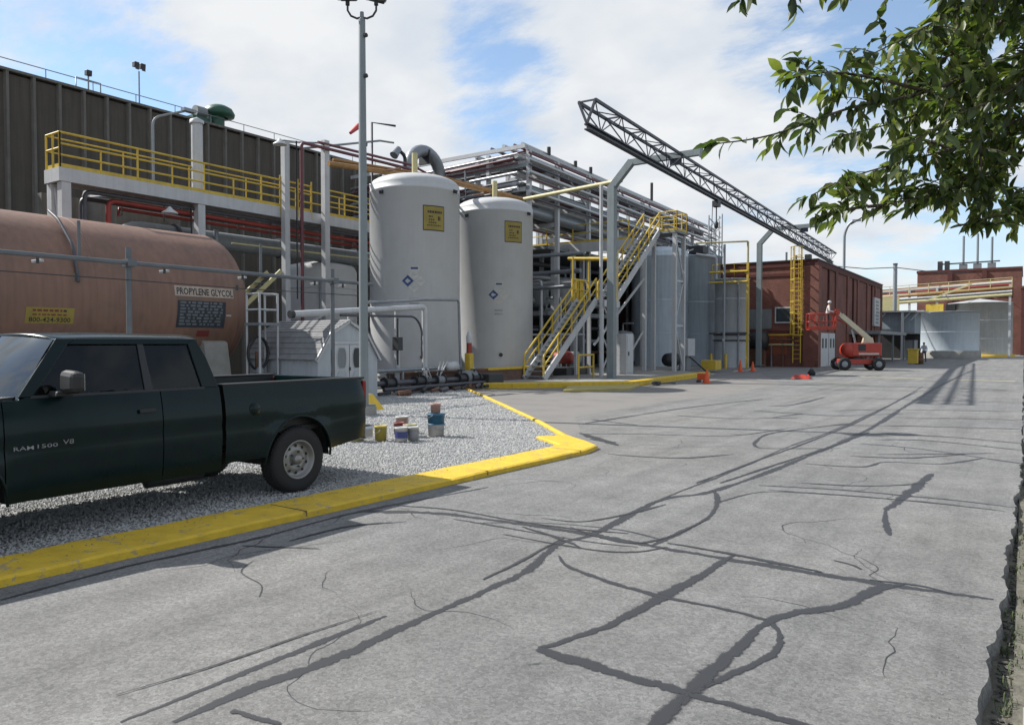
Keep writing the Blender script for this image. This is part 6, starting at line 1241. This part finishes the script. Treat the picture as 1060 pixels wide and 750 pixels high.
# ------------------------------------------------------------------ people
def person(label, loc, rz, joints, cols, hat=None, h=1.75):
    t = thing('person', label, 'person', loc, rz, local=True)
    me = bpy.data.meshes.new('body'); J = joints
    names = list(J); idx = {n: i for i, n in enumerate(names)}
    edges = [('pelvis', 'waist'), ('waist', 'chest'), ('chest', 'neck'), ('neck', 'chin'), ('chin', 'crown')]
    for s in 'LR': edges += [('pelvis', 'hip' + s), ('hip' + s, 'knee' + s), ('knee' + s, 'ankle' + s), ('ankle' + s, 'toe' + s), ('chest', 'sho' + s), ('sho' + s, 'elb' + s), ('elb' + s, 'wri' + s), ('wri' + s, 'fin' + s)]
    rad = dict(pelvis=.135, waist=.125, chest=.15, neck=.06, chin=.085, crown=.075, hip=.09, knee=.062, ankle=.045, toe=.04, sho=.075, elb=.05, wri=.036, fin=.03)
    me.from_pydata([J[n] for n in names], [(idx[a], idx[b]) for a, b in edges], [])
    o = bpy.data.objects.new('body', me); COL.objects.link(o); o.parent = t
    sk_ = o.modifiers.new('skin', 'SKIN'); ss = o.modifiers.new('sub', 'SUBSURF'); ss.levels = 1; ss.render_levels = 2
    lay = me.skin_vertices[0].data
    for n in names:
        k = n if n in rad else n[:-1]; lay[idx[n]].radius = (rad[k], rad[k]); lay[idx[n]].use_root = n == 'pelvis'
    m = bpy.data.materials.new('clothing'); m.use_nodes = True; nt = m.node_tree
    tc_ = nd(nt, 'ShaderNodeTexCoord'); s_ = nd(nt, 'ShaderNodeSeparateXYZ'); nt.links.new(tc_.outputs['Object'], s_.inputs[0])
    dv = nd(nt, 'ShaderNodeMath', operation='DIVIDE'); nt.links.new(s_.outputs[2], dv.inputs[0]); dv.inputs[1].default_value = 2.0
    r = nd(nt, 'ShaderNodeValToRGB'); r.color_ramp.interpolation = 'CONSTANT'; e = r.color_ramp.elements
    stops = [(0.0, (0.03, 0.025, 0.02)), (0.05, cols[0]), (J['pelvis'][2] / 2 + 0.02, cols[1]), (J['neck'][2] / 2 - 0.005, (0.36, 0.21, 0.15))]
    e[0].position = 0; e[0].color = (*stops[0][1], 1); e[1].position = stops[1][0]; e[1].color = (*stops[1][1], 1)
    for p_, c_ in stops[2:]: q = e.new(p_); q.color = (*c_, 1)
    nt.links.new(dv.outputs[0], r.inputs[0]); nt.links.new(r.outputs[0], nt.nodes['Principled BSDF'].inputs['Base Color']); nt.nodes['Principled BSDF'].inputs['Roughness'].default_value = 0.85
    me.materials.append(m)
    c = Vector(J['crown'])
    if hat: part(t, 'hard_hat', hat, 'lathe', [(0.150, -0.03), (0.115, -0.02), (0.11, 0.04), (0.07, 0.095), (0, 0.11)], tuple(c + Vector((0, 0, 0.01))), 16)
    else: part(t, 'hair', M_dark, 'lathe', [(0.088, -0.05), (0.098, 0.0), (0.075, 0.06), (0, 0.085)], tuple(c), 12)
    return t
def stand(lean=0.0, armL=((-.28, 0.05, 1.12), (-.26, .18, .92)), armR=((.28, 0.05, 1.12), (.26, .18, .92)), stride=0.12):
    J = dict(pelvis=(0, 0, .95), waist=(0, lean * .3, 1.10), chest=(0, lean * .7, 1.33), neck=(0, lean, 1.50), chin=(0, lean + .05, 1.58), crown=(0, lean + .03, 1.69))
    for s, k, arm in (('L', -1, armL), ('R', 1, armR)):
        f = stride * k
        J.update({'hip' + s: (k * .09, 0, .90), 'knee' + s: (k * .10, f * .6 + .03, .49), 'ankle' + s: (k * .11, f, .08), 'toe' + s: (k * .12, f + .17, .045), 'sho' + s: (k * .19, lean * .85, 1.42), 'elb' + s: arm[0], 'wri' + s: arm[1], 'fin' + s: (arm[1][0] * .95, arm[1][1] + .08, arm[1][2] - .03)})
    return J

# ------------------------------------------------------------------ boom lift
LR = math.atan2(-0.562, -0.827)
bo = thing('boom_lift', 'red boom lift with cream boom parked before the brick building', 'boom lift', (-8.75, 51.9, 0), LR + R(-8), local=True); bo.scale = (0.88, 0.88, 0.92)
part(bo, 'chassis', M_red, 'bx', -1.25, 1.25, -0.62, 0.62, 0.42, 0.78, bevel=0.04)
part(bo, 'slew_ring', M_dark, 'cyl', (0.1, 0, 0.77), (0.1, 0, 0.96), 0.5, 20)
wt = B(); wt.lathe([(0.0, -0.14), (0.2, -0.15), (0.34, -0.16), (0.43, -0.12), (0.44, 0.12), (0.34, 0.16), (0.2, 0.15), (0.0, 0.14)], (0, 0, 0), 24, 'y'); wt = wt.mesh('tyre', M_black)
wr = B(); wr.lathe([(0.0, -0.165), (0.18, -0.168), (0.22, -0.15), (0.22, 0.15), (0.18, 0.168), (0.0, 0.165)], (0, 0, 0), 16, 'y'); wr = wr.mesh('rim', M_galv)
for x in (1.15, -1.15):
    part(bo, 'axle', M_dark, 'cyl', (x, -0.9, 0.44), (x, 0.9, 0.44), 0.09, 8)
    for y in (-0.92, 0.92): w = inst(wt, 'wheel', bo, (x, y, 0.44)); inst(wr, 'rim', w, (0, 0, 0))
tu = part(bo, 'turret', M_red, 'bx', -1.45, 0.55, -0.72, 0.72, 0.97, 1.88, bevel=0.08)
part(bo, 'cowl', M_red, 'lathe', [(0, -0.70), (0.40, -0.68), (0.50, -0.5), (0.50, 0.5), (0.40, 0.68), (0, 0.70)], (0.62, 0, 1.38), 24, 'y')
part(tu, 'control_panel', M_dark, 'bx', -0.35, 0.15, 0.725, 0.74, 1.35, 1.80)
part(tu, 'lettering_strip', M_decal_w, 'bx', -1.25, 0.12, 0.725, 0.735, 1.08, 1.20)
part(tu, 'boom_mount', M_cream, 'prism', [(-1.05, 1.88), (-0.35, 1.88), (-0.45, 2.25), (-0.95, 2.25)], -0.28, 0.28, 'y')
part(bo, 'boom', M_cream, 'beam', (-0.85, 0, 2.08), (1.15, 0, 3.78), 0.28, 0.34, bevel=0.02)
part(bo, 'boom_extension', M_cream, 'beam', (1.10, 0, 3.74), (1.42, 0, 4.00), 0.20, 0.24)
part(bo, 'lift_cylinder', M_galv, 'cyl', (0.15, 0, 1.9), (0.45, 0, 3.10), 0.07, 10)
part(bo, 'jib', M_red, 'beam', (1.40, 0, 4.05), (1.62, 0, 2.85), 0.16, 0.24)
part(bo, 'jib_head', M_red, 'bx', 1.28, 1.55, -0.16, 0.16, 3.85, 4.22)
part(bo, 'leveling_cylinder', M_rpipe, 'cyl', (0.75, 0.1, 3.15), (1.5, 0.1, 3.55), 0.05, 8)
bk = part(bo, 'basket', M_red, 'bx', 1.62, 3.45, -0.45, 0.45, 2.78, 2.84)
part(bk, 'kick_board', M_red, 'bx', 1.62, 3.45, 0.44, 0.46, 2.84, 3.02); part(bk, 'kick_board', M_red, 'bx', 1.62, 3.45, -0.46, -0.44, 2.84, 3.02)
for z in (3.35, 3.90): part(bk, 'basket_rail', M_red, 'tube', [(1.62, -0.45, z), (3.45, -0.45, z), (3.45, 0.45, z), (1.62, 0.45, z), (1.62, -0.45, z)], 0.030, 6)
for x in (1.62, 2.23, 2.84, 3.45):
    for y in (-0.45, 0.45): part(bk, 'basket_post', M_red, 'cyl', (x, y, 2.84), (x, y, 3.90), 0.028, 6)
part(bk, 'control_box', M_red, 'bx', 3.1, 3.4, 0.2, 0.5, 3.5, 3.8)
wp = bo.matrix_basis if False else Matrix.Translation(Vector((-8.75, 51.9, 0))) @ Matrix.Rotation(LR + R(-8), 4, 'Z')
pp = wp @ Vector((2.12 * 0.88, 0.05, 2.845 * 0.92))
person('worker in white shirt and dark trousers standing in the red lift basket', tuple(pp), LR + R(70), stand(0.10, ((-.30, .12, 1.14), (-.2, .32, 1.10)), ((.30, .12, 1.14), (.2, .32, 1.10)), 0.04), ((0.03, 0.03, 0.035), (0.55, 0.53, 0.50)), M_white)
person('person in pale shirt and dark blue trousers beside the far blue-grey tank', (-7.3, 75.5, 0), R(160), stand(), ((0.03, 0.04, 0.09), (0.42, 0.44, 0.46)))

# ------------------------------------------------------------------ far end of the street
gs = thing('grey_shed_building', 'grey sheet-clad elevated building with open bay below beyond the brick building', 'building', (-11, 88, 0))
part(gs, 'upper_wall', mat('clad_grey', (0.34, 0.39, 0.43), 0.6, var=0.1, streak=0.2), 'bx', -13.2, -9.3, 87.0, 92.5, 2.7, 4.85)
part(gs, 'roof', M_white, 'bx', -13.3, -8.4, 86.2, 92.7, 4.851, 5.0)
part(gs, 'back_wall', M_dark, 'bx', -13.2, -9.3, 92.1, 92.4, 0, 2.69)
for x in (-12.6, -10.35): 
    part(gs, 'post', M_white, 'bx', x - 0.12, x + 0.12, 86.3, 86.55, 0, 4.85); part(gs, 'knee_brace', M_white, 'beam', (x, 86.4, 4.0), (x + 0.7, 86.4, 4.8), 0.08, 0.08)
part(gs, 'knee_brace', M_white, 'beam', (-9.6, 86.4, 4.0), (-8.9, 86.4, 4.8), 0.08, 0.08)
part(gs, 'side_box', M_grey, 'bx', -10.8, -9.5, 89, 92, 0, 2.0)
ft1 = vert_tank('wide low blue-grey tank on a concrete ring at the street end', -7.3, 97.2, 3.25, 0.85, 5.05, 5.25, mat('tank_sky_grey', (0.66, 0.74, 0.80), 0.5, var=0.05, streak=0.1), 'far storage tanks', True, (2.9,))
part(ft1, 'ring_base', M_conc, 'lathe', [(3.42, 0), (3.42, 0.84), (3.2, 0.86)], (-7.3, 97.2, 0), 48)
ft2 = vert_tank('taller silver tank with conical roof behind the wide blue-grey tank', -4.55, 109.0, 3.4, 0, 6.5, 7.1, mat('tank_silver', (0.66, 0.67, 0.66), 0.45, metal=0.2, var=0.06, streak=0.15), 'far storage tanks', True, (2.2, 4.4))
part(ft1, 'roof_rim', M_grey, 'lathe', [(3.28, 5.0), (3.36, 5.03), (3.36, 5.12), (3.28, 5.14)], (-7.3, 97.2, 0), 48)
part(ft2, 'yellow_base', M_ykerb, 'lathe', [(3.7, 0), (3.7, 0.3), (3.4, 0.31)], (-4.55, 109.0, 0), 40)
part(ft2, 'roof_box', M_dark, 'bx', -8.0, -7.0, 106.2, 107.0, 5.6, 6.4)
pbz = thing('pipe_bridge', 'pipe bridge of cream and orange pipes spanning above the far tanks', 'pipe bridge', (-6, 104, 0))
for i, (y, z, r, m) in enumerate(((101, 6.1, .18, M_ypale), (101.4, 6.5, .12, M_white), (101.8, 6.9, .16, M_opipe), (102.2, 7.3, .12, M_rpipe), (102.6, 7.6, .2, M_white), (103.0, 6.4, .25, M_galv), (103.4, 7.9, .1, M_opipe))):
    part(pbz, 'pipe', m, 'cyl', (-15.5, y, z + 0.25), (-1.2, y, z + 1.0), r, 10)
for x in (-14.6, -11.5, -8.6, -1.4): part(pbz, 'column', M_white, 'bx', x - 0.12, x + 0.12, 101.95, 102.15, 0, 8.3)
railing(pbz, [(-15.5, 100.7, 7.3), (-1.2, 100.7, 7.9)], step=2.2, r=0.04, m=M_ypale)
part(pbz, 'yellow_panel', M_ypale, 'bx', -15.2, -12.4, 100.4, 100.6, 5.5, 7.2); part(pbz, 'yellow_panel', M_yellow, 'bx', -9.6, -7.8, 100.4, 100.6, 5.3, 6.2)
part(pbz, 'ramp', M_ypale, 'beam', (-9.6, 100.3, 6.6), (-5.0, 100.3, 8.4), 0.12, 0.2)
fb = thing('brick_building', 'distant red brick building with three thin chimney pipes on its roof', 'building', (-6, 132, 0))
part(fb, 'wall', M_brick, 'bx', -13.2, -0.4, 126, 142, 0, 11.9); part(fb, 'cornice', M_bricktrim, 'bx', -13.3, -0.3, 125.9, 142, 11.9, 12.25)
for x in (-9.0, -4.8): part(fb, 'pilaster', M_bricktrim, 'bx', x - 0.3, x + 0.3, 125.75, 125.999, 0, 11.89)
for x in (-11.5, -7.0, -2.6): part(fb, 'window', M_dark, 'bx', x - 0.9, x + 0.9, 125.9, 125.999, 8.2, 9.6)
for i, (x, h) in enumerate(((-7.5, 5.0), (-5.75, 5.2), (-4.0, 4.6))):
    ck = part(fb, 'chimney_pipe', M_galv, 'cyl', (x, 128, 12.2), (x, 128, 12.2 + h), 0.16, 10); part(ck, 'chimney_base', M_grey, 'bx', x - 0.5, x + 0.5, 127.5, 128.5, 12.25, 13.1)
for x in (-10.4, -9.5): part(fb, 'roof_unit', M_dark, 'bx', x - 0.3, x + 0.3, 127, 128, 12.25, 13.6)
part(fb, 'roof_pipe', M_dark, 'cyl', (-10.5, 127.5, 13.2), (-3.0, 127.5, 13.3), 0.10, 8)
part(fb, 'annex', M_bricktrim, 'bx', -0.39, 5.0, 122, 142, 0, 9.0)
part(fb, 'annex_trim', M_rust, 'bx', -0.45, 5.05, 121.9, 142, 9.001, 9.3)
rw = struct(part(None, 'horizon_ridge', mat('far_tree_green', (0.045, 0.06, 0.04), 0.95, var=0.4, scale=0.05), 'prism', [(-700, -2)] + [(-700 + 45 * k, 9 + 6 * math.sin(k * 1.3) + 4 * math.sin(k * 3.1)) for k in range(32)] + [(700, -2)], 620, 640, 'y'))
def street_lamp(label, x, y, h, lean):
    t = thing('street_lamp', label, 'lamp post', (x, y, 0)); part(t, 'pole', M_galv, 'tube', [(x, y, 0), (x, y, h), (x + lean * 0.4, y, h + 0.9), (x + lean, y, h + 1.3)], 0.14, 10, 0.5); part(t, 'lamp_head', M_galv, 'bx', x + lean - 0.1, x + lean + 0.7, y - 0.2, y + 0.2, h + 1.2, h + 1.4); return t
street_lamp('thin grey lamp post rising behind the brick building', -16.0, 86.5, 13.3, 0.9)
pl3 = thing('utility_stub', 'short thick grey pole beyond the brick building roof', 'pole', (-12.3, 96, 0)); part(pl3, 'pole', M_galv, 'cyl', (-12.3, 96, 0), (-12.3, 96, 10.6), 0.22, 10); part(pl3, 'cap', M_dark, 'cyl', (-12.3, 96, 10.6), (-12.3, 96, 10.75), 0.26, 10); part(pl3, 'cable', M_dark, 'tube', [(-20, 90, 10.6), (-15, 93.5, 10.1), (-12.3, 96, 10.3), (-8, 110, 10.4), (-6, 126, 11.8)], 0.05, 5)
yd = thing('yellow_bin', 'yellow square bin standing on the pavement before the grey building', 'bin', (-7.4, 68.5, 0)); part(yd, 'body', M_yellow, 'bx', -7.75, -7.05, 68.2, 68.9, 0.05, 1.15, bevel=0.03); part(yd, 'lid', M_yellow, 'bx', -7.8, -7.0, 68.15, 68.95, 1.151, 1.25); part(yd, 'rod', M_dark, 'cyl', (-7.4, 68.5, 1.25), (-7.4, 68.5, 2.0), 0.04, 6)
rd = thing('rust_drum', 'rusty brown drum beside the yellow bin', 'drum', (-7.02, 69.3, 0)); part(rd, 'shell', M_rust, 'lathe', [(0, 0), (0.3, 0), (0.3, 0.3), (0.315, 0.32), (0.3, 0.34), (0.3, 0.6), (0.315, 0.62), (0.3, 0.64), (0.3, 0.92), (0, 0.92)], (-7.02, 69.3, 0), 18); part(rd, 'rim', M_rust, 'lathe', [(0.30, 0.9), (0.32, 0.92), (0.30, 0.94)], (-7.02, 69.3, 0), 18)

# ------------------------------------------------------------------ cones and small things on the pavement
def cone(label, x, y, h=0.7):
    t = thing('traffic_cone', label, 'traffic cone', (x, y, 0.0), group='orange traffic cones', local=True)
    part(t, 'base', M_orange, 'bx', -0.18, 0.18, -0.18, 0.18, 0.005, 0.035, bevel=0.01)
    part(t, 'body', M_orange, 'lathe', [(0.135, 0.035), (0.03, h), (0.0, h)], (0, 0, 0), 18); part(t, 'collar', M_decal_w, 'lathe', [(0.093, h * 0.42), (0.067, h * 0.63)], (0, 0, 0), 18)
cone('nearest orange cone at the end of the yellow kerb', -11.3, 31.6, 0.62); cone('left of two cones near the pale tank', -14.1, 45.2); cone('right of two cones near the pale tank', -13.6, 46.0, 0.6)
ob = thing('orange_barrier', 'small orange plastic barrier panel beside the nearest cone', 'barrier', (-11.9, 32.2, 0)); part(ob, 'panel', M_orange, 'bx', -12.0, -11.55, 32.3, 32.36, 0.10, 0.40, bevel=0.01); part(ob, 'foot', M_dark, 'bx', -11.98, -11.88, 32.15, 32.5, 0.0, 0.10); part(ob, 'foot', M_dark, 'bx', -11.67, -11.57, 32.15, 32.5, 0.0, 0.10)
rb = thing('red_tarp', 'crumpled red tarp lying on the pavement', 'tarp', (-8.9, 38.1, 0)); b = B(); vs = []
for i in range(8):
    for j in range(6): e = min(i, 7 - i, j, 5 - j); vs.append((-9.35 + i * 0.13 + rq.uniform(-.03, .03), 37.8 + j * 0.12 + rq.uniform(-.03, .03), 0.01 + (rq.uniform(0.05, 0.24) if e > 0 else 0.0)))
b.add(vs, [(i * 6 + j, i * 6 + j + 1, (i + 1) * 6 + j + 1, (i + 1) * 6 + j) for i in range(7) for j in range(5)], True); b.build('sheet', M_red, rb)
bx_ = thing('black_bag', 'small black bag on the pavement past the red tarp', 'bag', (-9.4, 42.4, 0)); part(bx_, 'sack', M_black, 'lathe', [(0, 0.005), (0.18, 0.01), (0.22, 0.12), (0.14, 0.26), (0.04, 0.32), (0, 0.33)], (-9.4, 42.4, 0), 12); part(bx_, 'strap', M_dark, 'tube', [(-9.5, 42.4, 0.28), (-9.4, 42.4, 0.42), (-9.3, 42.4, 0.28)], 0.02, 5)
hb_ = thing('hand_tools', 'dark tools lying against the yellow kerb edge', 'tools', (-12.4, 29.6, 0)); part(hb_, 'handle', M_dark, 'beam', (-12.6, 29.2, 0.05), (-12.1, 30.0, 0.06), 0.06, 0.06); part(hb_, 'head', M_dark, 'bx', -12.75, -12.45, 29.0, 29.35, 0.01, 0.16, bevel=0.03)

# ------------------------------------------------------------------ overhanging tree
ci_ = (Matrix.Translation(cam.location) @ cam.rotation_euler.to_matrix().to_4x4()).inverted()
tree = thing('leafy_tree', 'green broad-leaved tree overhanging the road from the right', 'tree', (2.9, 7.9, -0.05))
part(tree, 'trunk', M_bark, 'tube', [(2.95, 7.95, -0.15), (2.88, 7.9, 0.4), (2.75, 7.82, 2.0), (2.5, 7.7, 3.6), (2.24, 7.55, 4.95), (2.3, 7.8, 6.5), (2.2, 8.0, 8.0)], [0.30, 0.22, 0.19, 0.16, 0.13, 0.07, 0.02], 14)
tr_ = random.Random(21); leaves = []
def resample(p, step):
    p = [Vector(q) for q in p]; out = [p[0]]
    for i in range(len(p) - 1):
        a0 = p[max(i - 1, 0)]; a, c = p[i], p[i + 1]; c1 = p[min(i + 2, len(p) - 1)]; n = max(1, int((c - a).length / step))
        for j in range(1, n + 1): t = j / n; out.append(0.5 * ((2 * a) + (-a0 + c) * t + (2 * a0 - 5 * a + 4 * c - c1) * t * t + (-a0 + 3 * a - 3 * c + c1) * t ** 3))
    return out
def rv3(r_): return Vector((r_.gauss(0, 1), r_.gauss(0, 1), r_.gauss(0, 1))).normalized()
def low(p):                                                # crown cut below a height worked out from an image pixel row
    return p.z < 2.43 + 0.06 * math.sin(p.x * 9)
def add_leaves(p, d, n, sp):
    for k in range(n):
        q = p + d * sp * k; dr = (d * 0.85 + rv3(tr_) * 0.75 + Vector((0, 0, -0.35))).normalized(); leaves.append((q, dr, tr_.uniform(0.050, 0.112)))
outer = []
for k in range(14):                                        # the crown above and behind, out of the picture
    a = tr_.uniform(-1.5, 1.7); s0 = Vector((2.24, 7.6, 4.0 + 0.25 * k)); d = Vector((math.cos(a), math.sin(a), tr_.uniform(0.1, 0.7)))
    outer.append([tuple(s0), tuple(s0 + d * 0.9 + Vector((0, 0, .1))), tuple(s0 + d * 1.9), tuple(s0 + d * 2.9 + Vector((0, 0, -.3)))])
extra = []
for pts in LIMBS:                                          # side boughs filling the crown
    q = resample(pts, 0.06)
    for k in range(4):
        i = tr_.randrange(len(q) // 4, int(len(q) * 0.72)); d = (q[i + 1] - q[i - 1]).normalized()
        t = (d * 0.8 + rv3(tr_) * 0.65 + Vector((0.0, 0, -0.05))).normalized(); L = tr_.uniform(0.25, 0.6) * (1.2 - i / len(q))
        if (q[i] + t * L).x < -0.62 or low(q[i] + t * L): continue  # left limit stands in for a cutoff first set in camera space
        extra.append([tuple(q[i]), tuple(q[i] + t * L * 0.5 + Vector((0, 0, 0.03))), tuple(q[i] + t * L + Vector((0, 0, -0.03)))])
NL = len(LIMBS) + len(extra)
for li, pts in enumerate(list(LIMBS) + extra + outer):
    q = resample(pts, 0.06); n = len(q); r0 = 0.022 if li in (0,) else (0.009 if li < NL else 0.04)
    bb_ = B(); bb_.tube([tuple(v) for v in q], [max(0.003, r0 * (1 - i / n) ** 0.8 + 0.002) for i in range(n)], 7)
    for i in range(n):
        f = i / (n - 1)
        if li < NL and q[i].x > 0.75: continue
        if f < 0.18: continue
        d = (q[min(i + 1, n - 1)] - q[max(i - 1, 0)]).normalized()
        add_leaves(q[i], d, 2, 0.02)
        for rep in range(1 + (tr_.random() < 0.45)):
            if tr_.random() > (0.92 if f < 0.75 else 0.5) or f > 0.95: continue
            t = (d * 0.55 + rv3(tr_) * 0.9 + Vector((0, 0, -0.05))).normalized(); L = tr_.uniform(0.12, 0.36) * (1.15 - 0.65 * f)
            if low(q[i] + t * L): continue
            e = q[i] + t * L; bb_.tube([tuple(q[i]), tuple(q[i] + t * L * 0.5 + Vector((0, 0, 0.01))), tuple(e)], [0.003, 0.0024, 0.0012], 4)
            add_leaves(q[i] + t * 0.03, t, int(L / 0.021), 0.024)
    add_leaves(q[-1], (q[-1] - q[-2]).normalized(), 4, 0.02)
    bb_.build('branch', M_bark, tree)
def leaf_verts(L, curl, fold):
    v = []
    for t, w in ((0.0, 0.012), (0.18, 0.15), (0.42, 0.225), (0.70, 0.165), (0.88, 0.07), (1.0, 0.002)):
        z = -curl * t * t * L
        v += [(-w * L, t * L, z + fold * w * L), (0, t * L, z), (w * L, t * L, z + fold * w * L)]
    f = [(3 * i + a, 3 * i + a + 1, 3 * i + a + 4, 3 * i + a + 3) for i in range(5) for a in (0, 1)]
    return v, f
variants = []
for c, fo in ((0.15, 0.5), (0.32, 0.35), (0.05, 0.65), (0.45, 0.45)):
    v, f = leaf_verts(1.0, c, fo); me = bpy.data.meshes.new('leaf'); me.from_pydata(v, [], f); me.materials.append(M_leaf); me.polygons.foreach_set('use_smooth', [True] * len(f)); variants.append((me, v, f))
cw_ = 0 # @ cam.rotation_euler.to_matrix().to_4x4(); ci_ = cw.inverted()
def basis(d):
    up = (Vector((0, 0, 1)) + rv3(tr_) * 0.7).normalized(); x = d.cross(up).normalized(); z = x.cross(d).normalized(); return Matrix((x, d, z)).transposed()
seen = []; rest = []
for q, d, L in leaves:
    c = ci_ @ (q + d * L * 0.5); M3 = basis(d); k = tr_.randrange(4)
    if low(q + d * L * 0.5): continue
    inv = c.z < 0 and abs(c.x / -c.z) < 0.69 and abs(c.y / -c.z) < 0.49
    (seen if inv else rest).append((L / max(0.5, -c.z) if inv else 0, q, M3, L, k))
seen.sort(key=lambda s: -s[0])
for s, q, M3, L, k in seen[:300]:
    o = bpy.data.objects.new('leaf', variants[k][0]); COL.objects.link(o); o.parent = tree
    o.matrix_local = Matrix.Translation(q - tree.location) @ M3.to_4x4() @ Matrix.Diagonal((L, L, L, 1))
b = B()
for s, q, M3, L, k in seen[300:] + rest: b.add([tuple(q + (M3 @ Vector(v)) * L) for v in variants[k][1]], variants[k][2], True)
me = bpy.data.meshes.new('foliage'); me.from_pydata([(x - 2.9, y - 7.9, z + 0.05) for x, y, z in b.v], [], b.f); me.materials.append(M_leaf); me.polygons.foreach_set('use_smooth', b.sm)
o = bpy.data.objects.new('foliage', me); COL.objects.link(o); o.parent = tree; o['kind'] = 'stuff'
print('leaves', len(seen), len(rest), 'objects', len(bpy.data.objects))
